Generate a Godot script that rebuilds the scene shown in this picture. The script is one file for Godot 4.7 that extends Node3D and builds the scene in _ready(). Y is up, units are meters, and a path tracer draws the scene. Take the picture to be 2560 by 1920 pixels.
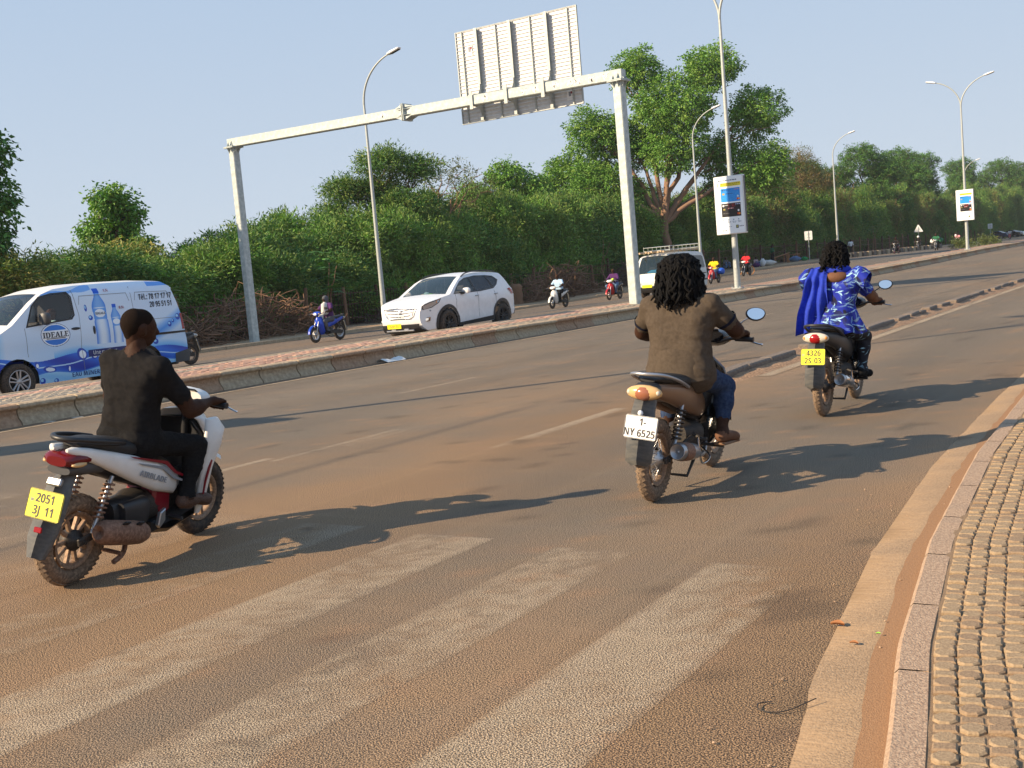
extends Node3D
# A dual carriageway in late-afternoon light: riders in front, paved median with a sign gantry, thicket behind.
# World: the road runs along -z, y is up, metres. The camera stands on the right-hand pavement and looks about 33 degrees left of the road.

const CAM_H := 1.58
var rng := RandomNumberGenerator.new()
var M := {}

func _ready() -> void:
	rng.seed = 20240
	_view()
	_materials()
	_roads()
	_median()
	_pavement()
	_separator()
	_gantry()
	_lamps()
	_signs()
	_green()
	_verge()
	_vehicles()
	_riders()
	_far_life()
	_litter()

func _view() -> void:
	var cam := Camera3D.new()
	cam.name = "camera"
	add_child(cam)
	var f := 2800.0
	var roll := deg_to_rad(5.0)
	var pitch := atan((960.0 - 691.5) * cos(roll) / f)
	cam.fov = rad_to_deg(2.0 * atan(960.0 / f))
	cam.position = Vector3(0, CAM_H, 0)
	cam.basis = Basis(Vector3.UP, deg_to_rad(33.0)) * Basis(Vector3.RIGHT, -pitch) * Basis(Vector3.BACK, -roll)
	cam.near = 0.05
	cam.far = 3000.0
	cam.current = true
	var env := Environment.new()
	var sky := Sky.new()
	var pm := ProceduralSkyMaterial.new()
	pm.sky_top_color = Color(0.42, 0.54, 0.68)
	pm.sky_horizon_color = Color(0.635, 0.672, 0.71)
	pm.sky_curve = 0.32
	pm.ground_bottom_color = Color(0.30, 0.25, 0.2)
	pm.ground_horizon_color = Color(0.62, 0.60, 0.58)
	pm.sun_angle_max = 1.0
	sky.sky_material = pm
	env.background_mode = Environment.BG_SKY
	env.sky = sky
	env.background_energy_multiplier = 1.0
	env.tonemap_mode = Environment.TONE_MAPPER_LINEAR
	env.tonemap_exposure = 1.75
	env.sdfgi_enabled = true
	env.ssao_enabled = true
	env.ssil_enabled = true
	env.fog_enabled = true
	env.fog_density = 0.00022
	env.fog_light_color = Color(0.86, 0.88, 0.9)
	var we := WorldEnvironment.new()
	we.name = "world_environment"
	we.environment = env
	add_child(we)
	var sun := DirectionalLight3D.new()
	sun.name = "sun"
	sun.light_energy = 1.5
	sun.light_color = Color(1.0, 0.90, 0.76)
	sun.light_angular_distance = 0.53
	sun.shadow_enabled = true
	add_child(sun)
	var el := deg_to_rad(27.5)
	var dir := Vector3(0.61 * cos(el), -sin(el), -0.792 * cos(el)).normalized()
	sun.basis = Basis.looking_at(dir, Vector3.UP)
# ---------------------------------------------------------------- mesh helpers
func V(x: float, y: float, z: float) -> Vector3:
	return Vector3(x, y, z)

func S(smooth := true) -> SurfaceTool:
	var st := SurfaceTool.new()
	st.begin(Mesh.PRIMITIVE_TRIANGLES)
	st.set_smooth_group(0 if smooth else -1)
	return st

func tri(st: SurfaceTool, a: Vector3, b: Vector3, c: Vector3) -> void:
	st.add_vertex(a)
	st.add_vertex(b)
	st.add_vertex(c)

func quad(st: SurfaceTool, a: Vector3, b: Vector3, c: Vector3, d: Vector3) -> void:
	tri(st, a, b, c)
	tri(st, a, c, d)

func box(st: SurfaceTool, xf: Transform3D, size: Vector3, bevel := 0.0) -> void:
	st.set_smooth_group(-1)
	var h := size * 0.5
	var b := minf(bevel, minf(h.x, minf(h.y, h.z)) * 0.9)
	if b <= 0.0:
		var p := []
		for i in 8:
			p.append(xf * V(h.x * (1 if i & 1 else -1), h.y * (1 if i & 2 else -1), h.z * (1 if i & 4 else -1)))
		for f in [[0, 1, 3, 2], [5, 4, 6, 7], [4, 0, 2, 6], [1, 5, 7, 3], [2, 3, 7, 6], [4, 5, 1, 0]]:
			quad(st, p[f[0]], p[f[1]], p[f[2]], p[f[3]])
		return
	# chamfered: every corner has three points
	var q := {}
	for i in 8:
		var s := V(1 if i & 1 else -1, 1 if i & 2 else -1, 1 if i & 4 else -1)
		for ax in 3:
			var v := s * (h - V(b, b, b))
			v[ax] = s[ax] * h[ax]
			q[i * 3 + ax] = xf * v
	for f in [[0, 2, 6, 4, 0], [1, 5, 7, 3, 0], [0, 4, 5, 1, 1], [2, 3, 7, 6, 1], [0, 1, 3, 2, 2], [4, 6, 7, 5, 2]]:
		var ax: int = f[4]
		quad(st, q[f[0] * 3 + ax], q[f[1] * 3 + ax], q[f[2] * 3 + ax], q[f[3] * 3 + ax])
	for i in 8:
		for ax in 3:
			var j: int = i ^ (1 << ax)
			if i < j:
				var u := (ax + 1) % 3
				var w := (ax + 2) % 3
				quad(st, q[i * 3 + u], q[j * 3 + u], q[j * 3 + w], q[i * 3 + w])
		tri(st, q[i * 3], q[i * 3 + 1], q[i * 3 + 2])

func at(p: Vector3, rx := 0.0, ry := 0.0, rz := 0.0) -> Transform3D:
	return Transform3D(Basis.from_euler(V(rx, ry, rz)), p)

func bar(st: SurfaceTool, a: Vector3, b: Vector3, w: float, t: float, bevel := 0.0) -> void:
	# a box-section bar from a to b, w wide sideways and t high
	var d := (b - a)
	var z := d.normalized()
	var up := Vector3.UP if absf(z.y) < 0.98 else Vector3.RIGHT
	var x := up.cross(z).normalized()
	var y := z.cross(x)
	box(st, Transform3D(Basis(x, y, z), (a + b) * 0.5), V(w, t, d.length()), bevel)

func loft(st: SurfaceTool, rings: Array, cap := true, smooth := true) -> void:
	st.set_smooth_group(0 if smooth else -1)
	for i in rings.size() - 1:
		var a: PackedVector3Array = rings[i]
		var b: PackedVector3Array = rings[i + 1]
		var n := a.size()
		for k in n:
			var m := (k + 1) % n
			quad(st, a[k], a[m], b[m], b[k])
	if cap:
		st.set_smooth_group(-1)
		for e in [0, rings.size() - 1]:
			var r: PackedVector3Array = rings[e]
			var c := Vector3.ZERO
			for p in r:
				c += p
			c /= r.size()
			for k in r.size():
				var m := (k + 1) % r.size()
				if e == 0:
					tri(st, c, r[m], r[k])
				else:
					tri(st, c, r[k], r[m])

func tube(st: SurfaceTool, pts: Array, rad, sides := 8, cap := true) -> void:
	var rings := []
	var n := pts.size()
	var side := Vector3.ZERO
	for i in n:
		var d: Vector3 = (pts[mini(i + 1, n - 1)] - pts[maxi(i - 1, 0)]).normalized()
		if side == Vector3.ZERO:
			side = d.cross(Vector3.UP if absf(d.y) < 0.95 else Vector3.RIGHT).normalized()
		side = (side - d * side.dot(d)).normalized()
		var up := d.cross(side)
		var r: float = rad[i] if rad is Array else rad
		var ring := PackedVector3Array()
		for k in sides:
			var t := TAU * k / sides
			ring.append(pts[i] + (side * cos(t) + up * sin(t)) * r)
		rings.append(ring)
	loft(st, rings, cap)

func curve(pts: Array, n := 6) -> Array:
	# a smooth run through the given points (Catmull-Rom)
	var out := []
	for i in pts.size() - 1:
		var p0: Vector3 = pts[maxi(i - 1, 0)]
		var p3: Vector3 = pts[mini(i + 2, pts.size() - 1)]
		for k in n:
			out.append(pts[i].cubic_interpolate(pts[i + 1], p0, p3, float(k) / n))
	out.append(pts[-1])
	return out

func lathe(st: SurfaceTool, xf: Transform3D, prof: Array, segs := 16, smooth := true) -> void:
	# prof: Vector2(radius, height along y)
	st.set_smooth_group(0 if smooth else -1)
	for i in prof.size() - 1:
		for k in segs:
			var t0 := TAU * k / segs
			var t1 := TAU * (k + 1) / segs
			var a := xf * V(prof[i].x * cos(t0), prof[i].y, prof[i].x * sin(t0))
			var b := xf * V(prof[i].x * cos(t1), prof[i].y, prof[i].x * sin(t1))
			var c := xf * V(prof[i + 1].x * cos(t1), prof[i + 1].y, prof[i + 1].x * sin(t1))
			var d := xf * V(prof[i + 1].x * cos(t0), prof[i + 1].y, prof[i + 1].x * sin(t0))
			if prof[i].x > 1e-5:
				tri(st, a, b, c)
			if prof[i + 1].x > 1e-5:
				tri(st, a, c, d)

func ell(st: SurfaceTool, c: Vector3, r: Vector3, b := Basis(), n := 12) -> void:
	var prof := []
	for i in n / 2 + 1:
		var t := PI * i / (n / 2) - PI / 2
		prof.append(Vector2(cos(t), sin(t)))
	lathe(st, Transform3D(b * Basis.from_scale(r), c), prof, n)

func poly(a: Array) -> PackedVector2Array:
	# flat list x, y, x, y ...
	var p := PackedVector2Array()
	for i in range(0, a.size(), 2):
		p.append(Vector2(a[i], a[i + 1]))
	return p

func prism(st: SurfaceTool, p: PackedVector2Array, xf: Transform3D, depth: float, bevel := 0.0) -> void:
	# the outline p in the xy plane, extruded to +-depth/2 in z
	st.set_smooth_group(-1)
	if Geometry2D.is_polygon_clockwise(p):
		p = p.duplicate()
		p.reverse()
	var n := p.size()
	var q := PackedVector2Array()
	for i in n:
		var d0 := (p[i] - p[(i + n - 1) % n]).normalized()
		var d1 := (p[(i + 1) % n] - p[i]).normalized()
		var nn := (d0.orthogonal() + d1.orthogonal())
		q.append(p[i] - nn.normalized() * bevel / maxf(0.5, nn.length() * 0.5))
	var idx := Geometry2D.triangulate_polygon(q)
	var h := depth * 0.5
	for s in [-1.0, 1.0]:
		for k in range(0, idx.size(), 3):
			var a := xf * V(q[idx[k]].x, q[idx[k]].y, s * h)
			var b := xf * V(q[idx[k + 1]].x, q[idx[k + 1]].y, s * h)
			var c := xf * V(q[idx[k + 2]].x, q[idx[k + 2]].y, s * h)
			if s < 0:
				tri(st, a, b, c)
			else:
				tri(st, a, c, b)
	for i in n:
		var j := (i + 1) % n
		var a0 := xf * V(p[i].x, p[i].y, -h + bevel)
		var b0 := xf * V(p[j].x, p[j].y, -h + bevel)
		var a1 := xf * V(p[i].x, p[i].y, h - bevel)
		var b1 := xf * V(p[j].x, p[j].y, h - bevel)
		quad(st, a0, a1, b1, b0)
		if bevel > 0:
			quad(st, xf * V(q[i].x, q[i].y, -h), a0, b0, xf * V(q[j].x, q[j].y, -h))
			quad(st, a1, xf * V(q[i].x, q[i].y, h), xf * V(q[j].x, q[j].y, h), b1)

func obj(st: SurfaceTool, called: String, m: Material, parent: Node) -> MeshInstance3D:
	st.generate_normals()
	var o := MeshInstance3D.new()
	o.name = called
	o.mesh = st.commit()
	o.material_override = null
	if o.mesh.get_surface_count() > 0:
		o.mesh.surface_set_material(0, m)
	parent.add_child(o, true)
	return o

func shared(mesh: Mesh, called: String, m: Material, parent: Node, xf := Transform3D()) -> MeshInstance3D:
	var o := MeshInstance3D.new()
	o.name = called
	o.mesh = mesh
	if m:
		o.material_override = m
	o.transform = xf
	parent.add_child(o, true)
	return o

var names := {}
func numbered(called: String) -> String:
	var n: int = names.get(called, 0)
	names[called] = n + 1
	return called if n == 0 else "%s_%03d" % [called, n]

func tag(o: Node, label: String, category: String, group := "") -> void:
	o.set_meta("label", label)
	o.set_meta("category", category)
	if group:
		o.set_meta("group", group)

func thing(called: String, label: String, category: String, where := Vector3.ZERO, turn := 0.0, group := "") -> Node3D:
	var o := Node3D.new()
	o.name = numbered(called)
	add_child(o)
	o.position = where
	o.rotation.y = turn
	tag(o, label, category, group)
	return o

func structure(called: String) -> Node3D:
	var o := Node3D.new()
	o.name = numbered(called)
	add_child(o)
	o.set_meta("kind", "structure")
	return o

func copy_of(o: Node3D, label := "") -> Node3D:
	var c: Node3D = o.duplicate()
	var base: String = String(o.name)
	if base.substr(base.length() - 3).is_valid_int():
		base = base.substr(0, base.length() - 4)
	c.name = numbered(base)
	add_child(c)
	if label:
		c.set_meta("label", label)
	return c

func lettering(parent: Node, text: String, height: float, xf: Transform3D, m: Material, serif := false, bold := 500, squeeze := 1.0) -> MeshInstance3D:
	var f := SystemFont.new()
	f.font_names = PackedStringArray(["Droid Serif" if serif else "Droid Sans"])
	f.font_weight = bold
	var t := TextMesh.new()
	t.font = f
	t.font_size = 48
	t.text = text
	t.pixel_size = height / 34.0
	t.depth = 0.0015
	t.curve_step = 2.0
	t.material = m
	var o := shared(t, "lettering", null, parent, xf * Transform3D(Basis.from_scale(V(squeeze, 1, 1)), Vector3.ZERO))
	return o

# ---------------------------------------------------------------- materials
var tex_cache := {}
func noise_tex(freq: float, stops: Array, kind := FastNoiseLite.TYPE_SIMPLEX_SMOOTH, oct := 4, size := 512, sd := 1) -> NoiseTexture2D:
	var key := str([freq, stops, kind, oct, size, sd])
	if tex_cache.has(key):
		return tex_cache[key]
	var n := FastNoiseLite.new()
	n.seed = sd
	n.noise_type = kind
	n.frequency = freq
	n.fractal_octaves = oct
	n.fractal_gain = 0.6
	var t := NoiseTexture2D.new()
	t.width = size
	t.height = size
	t.seamless = true
	t.noise = n
	var g := Gradient.new()
	g.offsets = PackedFloat32Array()
	g.colors = PackedColorArray()
	for s in stops:
		g.add_point(s[0], s[1])
	while g.get_point_count() > stops.size():
		g.remove_point(0)
	t.color_ramp = g
	tex_cache[key] = t
	return t

func bump_tex(freq: float, strength: float, kind := FastNoiseLite.TYPE_SIMPLEX_SMOOTH, oct := 3, size := 512) -> NoiseTexture2D:
	var key := str([freq, strength, kind, oct, size])
	if tex_cache.has(key):
		return tex_cache[key]
	var n := FastNoiseLite.new()
	n.seed = 7
	n.noise_type = kind
	n.frequency = freq
	n.fractal_octaves = oct
	var t := NoiseTexture2D.new()
	t.width = size
	t.height = size
	t.seamless = true
	t.as_normal_map = true
	t.bump_strength = strength
	t.noise = n
	tex_cache[key] = t
	return t

func lin(r: float, g: float, b: float) -> Color:
	return Color(r, g, b).linear_to_srgb()

func mat(called: String, c: Color, rough := 0.7, metal := 0.0) -> StandardMaterial3D:
	# c is linear base colour
	var m := StandardMaterial3D.new()
	m.resource_name = called
	m.albedo_color = c.linear_to_srgb()
	m.roughness = rough
	m.metallic = metal
	M[called] = m
	return m

func worn(called: String, a: Color, b: Color, tile: float, rough := 0.8, metal := 0.0, freq := 0.02, bump := 0.0, world := false, kind := FastNoiseLite.TYPE_SIMPLEX_SMOOTH, oct := 4) -> StandardMaterial3D:
	# a mottled surface between two linear colours; tile: metres that the texture covers
	var m := mat(called, Color(1, 1, 1), rough, metal)
	m.albedo_texture = noise_tex(freq, [[0.25, a.linear_to_srgb()], [0.75, b.linear_to_srgb()]], kind, oct)
	m.uv1_triplanar = true
	m.uv1_world_triplanar = world
	m.uv1_scale = Vector3.ONE / tile
	if bump > 0:
		m.normal_enabled = true
		m.normal_texture = bump_tex(freq * 2.0, 6.0, kind)
		m.normal_scale = bump
	return m

func flat_thing(o: MeshInstance3D, called: String, label: String, category: String, group := "") -> MeshInstance3D:
	o.name = numbered(called)
	tag(o, label, category, group)
	return o
# ---------------------------------------------------------------- the lie of the land
func rise(z: float) -> float:
	return 0.4 * smoothstep(45.0, 110.0, -z)

func gy(x: float, z: float) -> float:
	# height of the road surfaces: the far carriageway falls away from the median, both climb gently
	if x > -16.4:
		return rise(z)
	var fall := 0.14 - 0.026 * (-17.6 - maxf(x, -32.6))
	return rise(z) + lerpf(fall, 0.13, smoothstep(45.0, 95.0, -z))

func med_y(x: float, z: float) -> float:
	var t := clampf((x + 15.6) / -1.7, 0.0, 1.0)
	return rise(z) + 0.325 + 0.045 * sin(t * PI * 0.62)

var nz := FastNoiseLite.new()
func nv(x: float, z: float, f: float, o := 0.0) -> float:
	# smooth noise, about 0..1
	return clampf(0.5 + 0.75 * nz.get_noise_3d(x * f * 100.0, o * 71.3, z * f * 100.0), 0.0, 1.0)

func span(a: float, b: float, step: float) -> PackedFloat32Array:
	var out := PackedFloat32Array()
	var n := maxi(1, int(round(absf(b - a) / step)))
	for i in n:
		out.append(lerpf(a, b, float(i) / n))
	return out

func sheet(called: String, xs: PackedFloat32Array, zs: PackedFloat32Array, yf: Callable, cf, m: Material, parent: Node) -> MeshInstance3D:
	var v := PackedVector3Array()
	var c := PackedColorArray()
	var idx := PackedInt32Array()
	var nx := xs.size()
	for z in zs:
		for x in xs:
			v.append(Vector3(x, yf.call(x, z), z))
			if cf:
				c.append(cf.call(x, z))
	for j in zs.size() - 1:
		for i in nx - 1:
			var k := j * nx + i
			idx.append_array(PackedInt32Array([k, k + nx, k + nx + 1, k, k + nx + 1, k + 1]))
	var nn := PackedVector3Array()
	nn.resize(v.size())
	for j in zs.size():
		for i in nx:
			var k := j * nx + i
			var dx := v[j * nx + mini(i + 1, nx - 1)] - v[j * nx + maxi(i - 1, 0)]
			var dz := v[mini(j + 1, zs.size() - 1) * nx + i] - v[maxi(j - 1, 0) * nx + i]
			var n := dx.cross(dz).normalized()
			nn[k] = n if n.y > 0 else -n
	var a := []
	a.resize(Mesh.ARRAY_MAX)
	a[Mesh.ARRAY_VERTEX] = v
	a[Mesh.ARRAY_NORMAL] = nn
	if cf:
		a[Mesh.ARRAY_COLOR] = c
	a[Mesh.ARRAY_INDEX] = idx
	var am := ArrayMesh.new()
	am.add_surface_from_arrays(Mesh.PRIMITIVE_TRIANGLES, a)
	am.surface_set_material(0, m)
	var o := MeshInstance3D.new()
	o.name = called
	o.mesh = am
	parent.add_child(o, true)
	return o

const TAR := Color(0.285, 0.228, 0.165)
const DUST := Color(0.44, 0.275, 0.145)
const SAND := Color(0.50, 0.30, 0.165)
const PAINT := Color(0.62, 0.485, 0.33)

func tar_near(x: float, z: float) -> Color:
	# bound asphalt under a film of laterite dust: thin in the wheel tracks, thick where nobody drives
	var n := nv(x, z * 0.45, 0.011) * 0.55 + nv(x, z, 0.06, 3.0) * 0.3 + nv(x, z, 0.3, 5.0) * 0.15
	var d := 0.25 + (n - 0.5) * 1.5
	d += 0.62 * exp(-pow((x + 5.7) / 0.85, 2.0)) * smoothstep(-22.0, -6.0, z) # round the end of the separator
	d += 0.6 * smoothstep(-9.5, -3.5, z) * smoothstep(-8.0, -4.5, x)
	d += 0.65 * exp(-pow((x + 1.65) / 0.45, 2.0)) # along the gutter
	d += 0.5 * exp(-pow((x + 15.2) / 0.3, 2.0))
	d -= 0.28 * exp(-pow((x + 3.6) / 0.55, 2.0)) * smoothstep(-30.0, -12.0, -absf(z + 20))
	d -= 0.3 * smoothstep(-8.0, -25.0, z)
	var col := TAR.lerp(DUST, clampf(d, 0.0, 1.0))
	var g := nv(x, z * 0.25, 0.05, 9.0)
	col = col * (0.86 + 0.28 * g)
	if nv(x, z, 0.25, 12.0) > 0.88:
		col = col.lerp(SAND, 0.5)
	if nv(x * 1.0, z * 0.7, 0.2, 17.0) > 0.9:
		col = col * 0.7
	# a tarred joint between two lanes of paving
	col = col.lerp(Color(0.10, 0.09, 0.08), 0.45 * smoothstep(0.09, 0.02, absf(x + 7.19 + 0.05 * sin(z * 0.9))) * smoothstep(-2.0, -5.0, z))
	col.a = 1.0
	return col

func tar_far(x: float, z: float) -> Color:
	var n := nv(x, z * 0.3, 0.02, 2.0)
	var d := 0.15 + (n - 0.5) * 0.8 + 0.5 * exp(-pow((x + 32.0) / 0.7, 2.0)) + 0.4 * exp(-pow((x + 17.4) / 0.4, 2.0))
	var col := Color(0.215, 0.19, 0.16).lerp(DUST, clampf(d, 0.0, 1.0))
	col.a = 1.0
	return col

func _roads() -> void:
	nz.seed = 5
	nz.noise_type = FastNoiseLite.TYPE_SIMPLEX_SMOOTH
	nz.frequency = 0.01 * 10.0
	nz.fractal_octaves = 2
	var g := structure("ground")
	var soil := func(x: float, z: float) -> Color:
		var k := nv(x, z, 0.012, 4.0) * 0.6 + nv(x, z, 0.09, 8.0) * 0.4
		var c := Color(0.42, 0.255, 0.14).lerp(Color(0.62, 0.43, 0.25), k)
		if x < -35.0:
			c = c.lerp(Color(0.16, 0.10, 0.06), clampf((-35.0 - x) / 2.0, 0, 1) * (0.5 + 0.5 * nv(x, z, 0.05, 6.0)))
		c.a = 1.0
		return c
	var gx := PackedFloat32Array([-900, -300, -120, -70, -55, -46, -42])
	gx.append_array(span(-40.0, -32.35, 0.5))
	gx.append_array(PackedFloat32Array([-32.35, -32.3, -17, -8, 0, 12, 60, 300, 900]))
	var gz := PackedFloat32Array([300, 60, 20])
	gz.append_array(span(4, -60, 0.8))
	gz.append_array(span(-60, -240, 4.0))
	gz.append_array(PackedFloat32Array([-240, -400, -700, -1200]))
	var gfun := func(x: float, z: float) -> float:
		if x < -32.32:
			return gy(x, z) + 0.125 + 0.05 * (nv(x, z, 0.02, 1.0) - 0.5) * smoothstep(-32.4, -34.0, x)
		return rise(z) - 0.35
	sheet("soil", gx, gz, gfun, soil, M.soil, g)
	var xs := span(-15.45, -1.0, 0.14)
	xs.append_array(PackedFloat32Array([-1.0, -0.4, 0.3]))
	var zs := PackedFloat32Array([12.0, 6.0])
	zs.append_array(span(3.0, -16.0, 0.14))
	zs.append_array(span(-16.0, -60.0, 0.5))
	zs.append_array(span(-60.0, -280.0, 4.0))
	var r := structure("road")
	sheet("asphalt", xs, zs, func(x, z): return gy(x, z), tar_near, M.asphalt, r)
	var r2 := structure("far_road")
	var zs2 := span(30.0, -60.0, 0.8)
	zs2.append_array(span(-60.0, -280.0, 4.0))
	sheet("asphalt", span(-32.34, -17.0, 0.35), zs2, func(x, z): return gy(x, z), tar_far, M.asphalt, r2)
	# painted markings, worn through to the asphalt and dusted over
	var zebra := [[-4.42, -3.82], [-3.34, -2.82], [-2.33, -1.78], [-5.5, -4.92], [-6.58, -6.0], [-7.66, -7.08], [-8.74, -8.16], [-9.8, -9.24]]
	for k in zebra.size():
		var b: Array = zebra[k]
		var a0 := 0.80 if k < 3 else (0.5 if k == 3 else 0.28)
		var off: float = (b[0] + 3.0) * 0.09
		paint("crossing_stripe", r, b[0], b[1], -2.0, -5.42 + off, 0.045, a0, 0.02)
	for a in [[-5.93, -5.74, -8.6, -11.2, 0.75], [-8.12, -7.98, -6.0, -7.9, 0.8], [-7.93, -7.8, -7.7, -9.7, 0.7], [-7.8, -7.62, -8.6, -9.9, 0.4], [-10.5, -10.38, -13.0, -15.0, 0.65], [-10.4, -10.28, -26.0, -29.0, 0.75], [-10.4, -10.28, -38.0, -41.0, 0.75], [-10.4, -10.28, -50.0, -53.0, 0.75], [-10.4, -10.28, -62.0, -65.0, 0.75], [-10.55, -10.43, -2.0, -4.6, 0.6], [-9.0, -8.86, -3.2, -5.6, 0.4]]:
		paint("lane_dash", r, a[0], a[1], a[2], a[3], 0.06, a[4], 0.03)
	paint("edge_line", r, -14.95, -14.78, 4.0, -40.0, 0.09, 1.25, 0.02)
	paint("edge_line", r, -14.95, -14.78, -40.0, -104.0, 0.5, 1.25, 0.0)
	paint("edge_line", r, -5.28, -5.06, -14.0, -48.0, 0.09, 1.3, 0.03)
	paint("edge_line", r, -5.28, -5.06, -48.0, -120.0, 0.5, 1.3, 0.0)

func paint(called: String, parent: Node, x0: float, x1: float, z0: float, z1: float, step: float, cover: float, wobble: float) -> void:
	var sx := minf(step, (x1 - x0) / 3.0)
	var xs := span(x0, x1, sx)
	xs.append(x1)
	var zs := span(z0, z1, step)
	zs.append(z1)
	var cf := func(x: float, z: float) -> Color:
		var edge := minf(minf(x - x0, x1 - x), minf(z0 - z, z - z1)) / 0.04
		var n := nv(x, z, 0.9, 2.0) * 0.45 + nv(x, z * 0.4, 0.12, 7.0) * 0.55
		var k := clampf((n - 0.42) * 2.2 + cover * 0.62, 0.0, 1.0)
		k *= clampf(0.35 + edge, 0.0, 1.0)
		var c := tar_near(x, z).lerp(PAINT, k * minf(cover, 1.0))
		c.a = 1.0
		return c
	var yf := func(x: float, z: float) -> float:
		var e := minf(minf(x - x0, x1 - x), minf(z0 - z, z - z1))
		return gy(x, z) + (0.004 if z1 < -16.5 else lerpf(0.0006, 0.003, clampf(e / 0.03, 0.0, 1.0)))
	sheet(called, xs, zs, yf, cf, M.asphalt, parent)

func _median() -> void:
	var g := structure("median")
	# kerb blocks: a lip above a hollow face, each about a metre long
	var prof := poly([0, -0.1, 0, 0.0, -0.02, 0.05, -0.075, 0.11, -0.1, 0.17, -0.1, 0.225, -0.075, 0.252, -0.03, 0.262, -0.022, 0.285, -0.035, 0.315, -0.075, 0.33, -0.3, 0.335, -0.3, -0.1])
	var meshes := []
	for k in 3:
		var st := S(false)
		prism(st, prof, Transform3D(), 0.985, 0.006)
		st.generate_normals()
		meshes.append(st.commit())
	var z := -6.0
	var i := 0
	while z > -150.0:
		var xf := Transform3D(Basis(Vector3.UP, rng.randf_range(-0.006, 0.006)) * Basis(Vector3.BACK, rng.randf_range(-0.01, 0.01)), V(-15.28 + rng.randf_range(-0.008, 0.008), rise(z) + rng.randf_range(-0.008, 0.006), z - 0.5))
		shared(meshes[i % 3], "kerb_block", [M.kerb, M.kerb_red, M.kerb][(i * 7 / 3) % 3], g, xf)
		z -= 1.005
		i += 1
	# bed of sand and mortar under the pavers
	var zs := span(6.0, -60.0, 0.5)
	zs.append_array(span(-60.0, -200.0, 3.0))
	var bed := func(x: float, zz: float) -> Color:
		var c := Color(0.40, 0.30, 0.21)
		if zz < -44.0:
			c = Color(0.47, 0.36, 0.26).lerp(Color(0.50, 0.25, 0.17), 0.75 * smoothstep(0.35, 0.6, nv(0.0, zz, 0.004, 3.0) * 0.5 + 0.5 * smoothstep(-16.2, -16.6, x)))
		c = c * (0.8 + 0.4 * nv(x, zz, 0.2, 1.0))
		c.a = 1.0
		return c
	var low := func(x: float, zz: float) -> float: return med_y(x, zz) - (0.014 if zz > -44.0 else 0.0)
	sheet("paver_bed", span(-17.16, -15.5, 0.2), zs, low, bed, M.grit, g)
	# far kerb of the median
	var st2 := S(false)
	for k in 70:
		var za := 6.0 - k * 3.0
		box(st2, at(V(-17.22, med_y(-17.2, za) - 0.19, za - 1.5)), V(0.16, 0.4, 2.985), 0.012)
	var fk := obj(st2, "far_kerb", M.kerb, g)
	fk.set_meta("kind", "stuff")
	# pavers: 20 x 10 cm, two colours laid in bands
	var pm := []
	for k in 4:
		var st := S(false)
		box(st, Transform3D(), V(0.098, 0.05, 0.202 - 0.003 * k), 0.006)
		st.generate_normals()
		pm.append(st.commit())
	var rest := {"a": S(false), "b": S(false), "c": S(false)}
	var made := 0
	var row := 0
	var x := -15.64
	while x > -17.12:
		var zz := -8.0 + (0.105 if row % 2 else 0.0)
		while zz > -44.0:
			var pink := x < -16.3 + 0.25 * sin(zz * 0.21) and x > -16.9
			if nv(x, zz, 0.03, 14.0) > 0.8:
				pink = not pink
			var pxf := Transform3D(Basis.from_euler(V(rng.randf_range(-0.015, 0.015), rng.randf_range(-0.02, 0.02), rng.randf_range(-0.02, 0.02))), V(x, med_y(x, zz) - 0.025 + rng.randf_range(-0.004, 0.004), zz))
			var tone: String = "a" if pink else ("b" if rng.randf() < 0.6 else "c")
			if zz < -9.6 and zz > -13.95 and made < 300:
				shared(pm[rng.randi() % 4], "paver", M["paver_" + tone], g, pxf)
				made += 1
			else:
				box(rest[tone], pxf, V(0.098, 0.05, 0.2))
			zz -= 0.21
		x -= 0.104
		row += 1
	for k in rest:
		var o := obj(rest[k], "paver_run", M["paver_" + k], g)
		o.set_meta("kind", "stuff")

func side_of(line: Array, off: float) -> Array:
	# the line moved sideways (to its right, seen from above along -z) by off
	var out := []
	for i in line.size():
		var d: Vector2 = (line[mini(i + 1, line.size() - 1)] - line[maxi(i - 1, 0)]).normalized()
		out.append(line[i] + Vector2(-d.y, d.x) * off)
	return out

func strip(st: SurfaceTool, la: Array, ya: float, lb: Array, yb: float) -> void:
	for i in la.size() - 1:
		quad(st, V(la[i].x, ya, la[i].y), V(la[i + 1].x, ya, la[i + 1].y), V(lb[i + 1].x, yb, lb[i + 1].y), V(lb[i].x, yb, lb[i].y))

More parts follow.
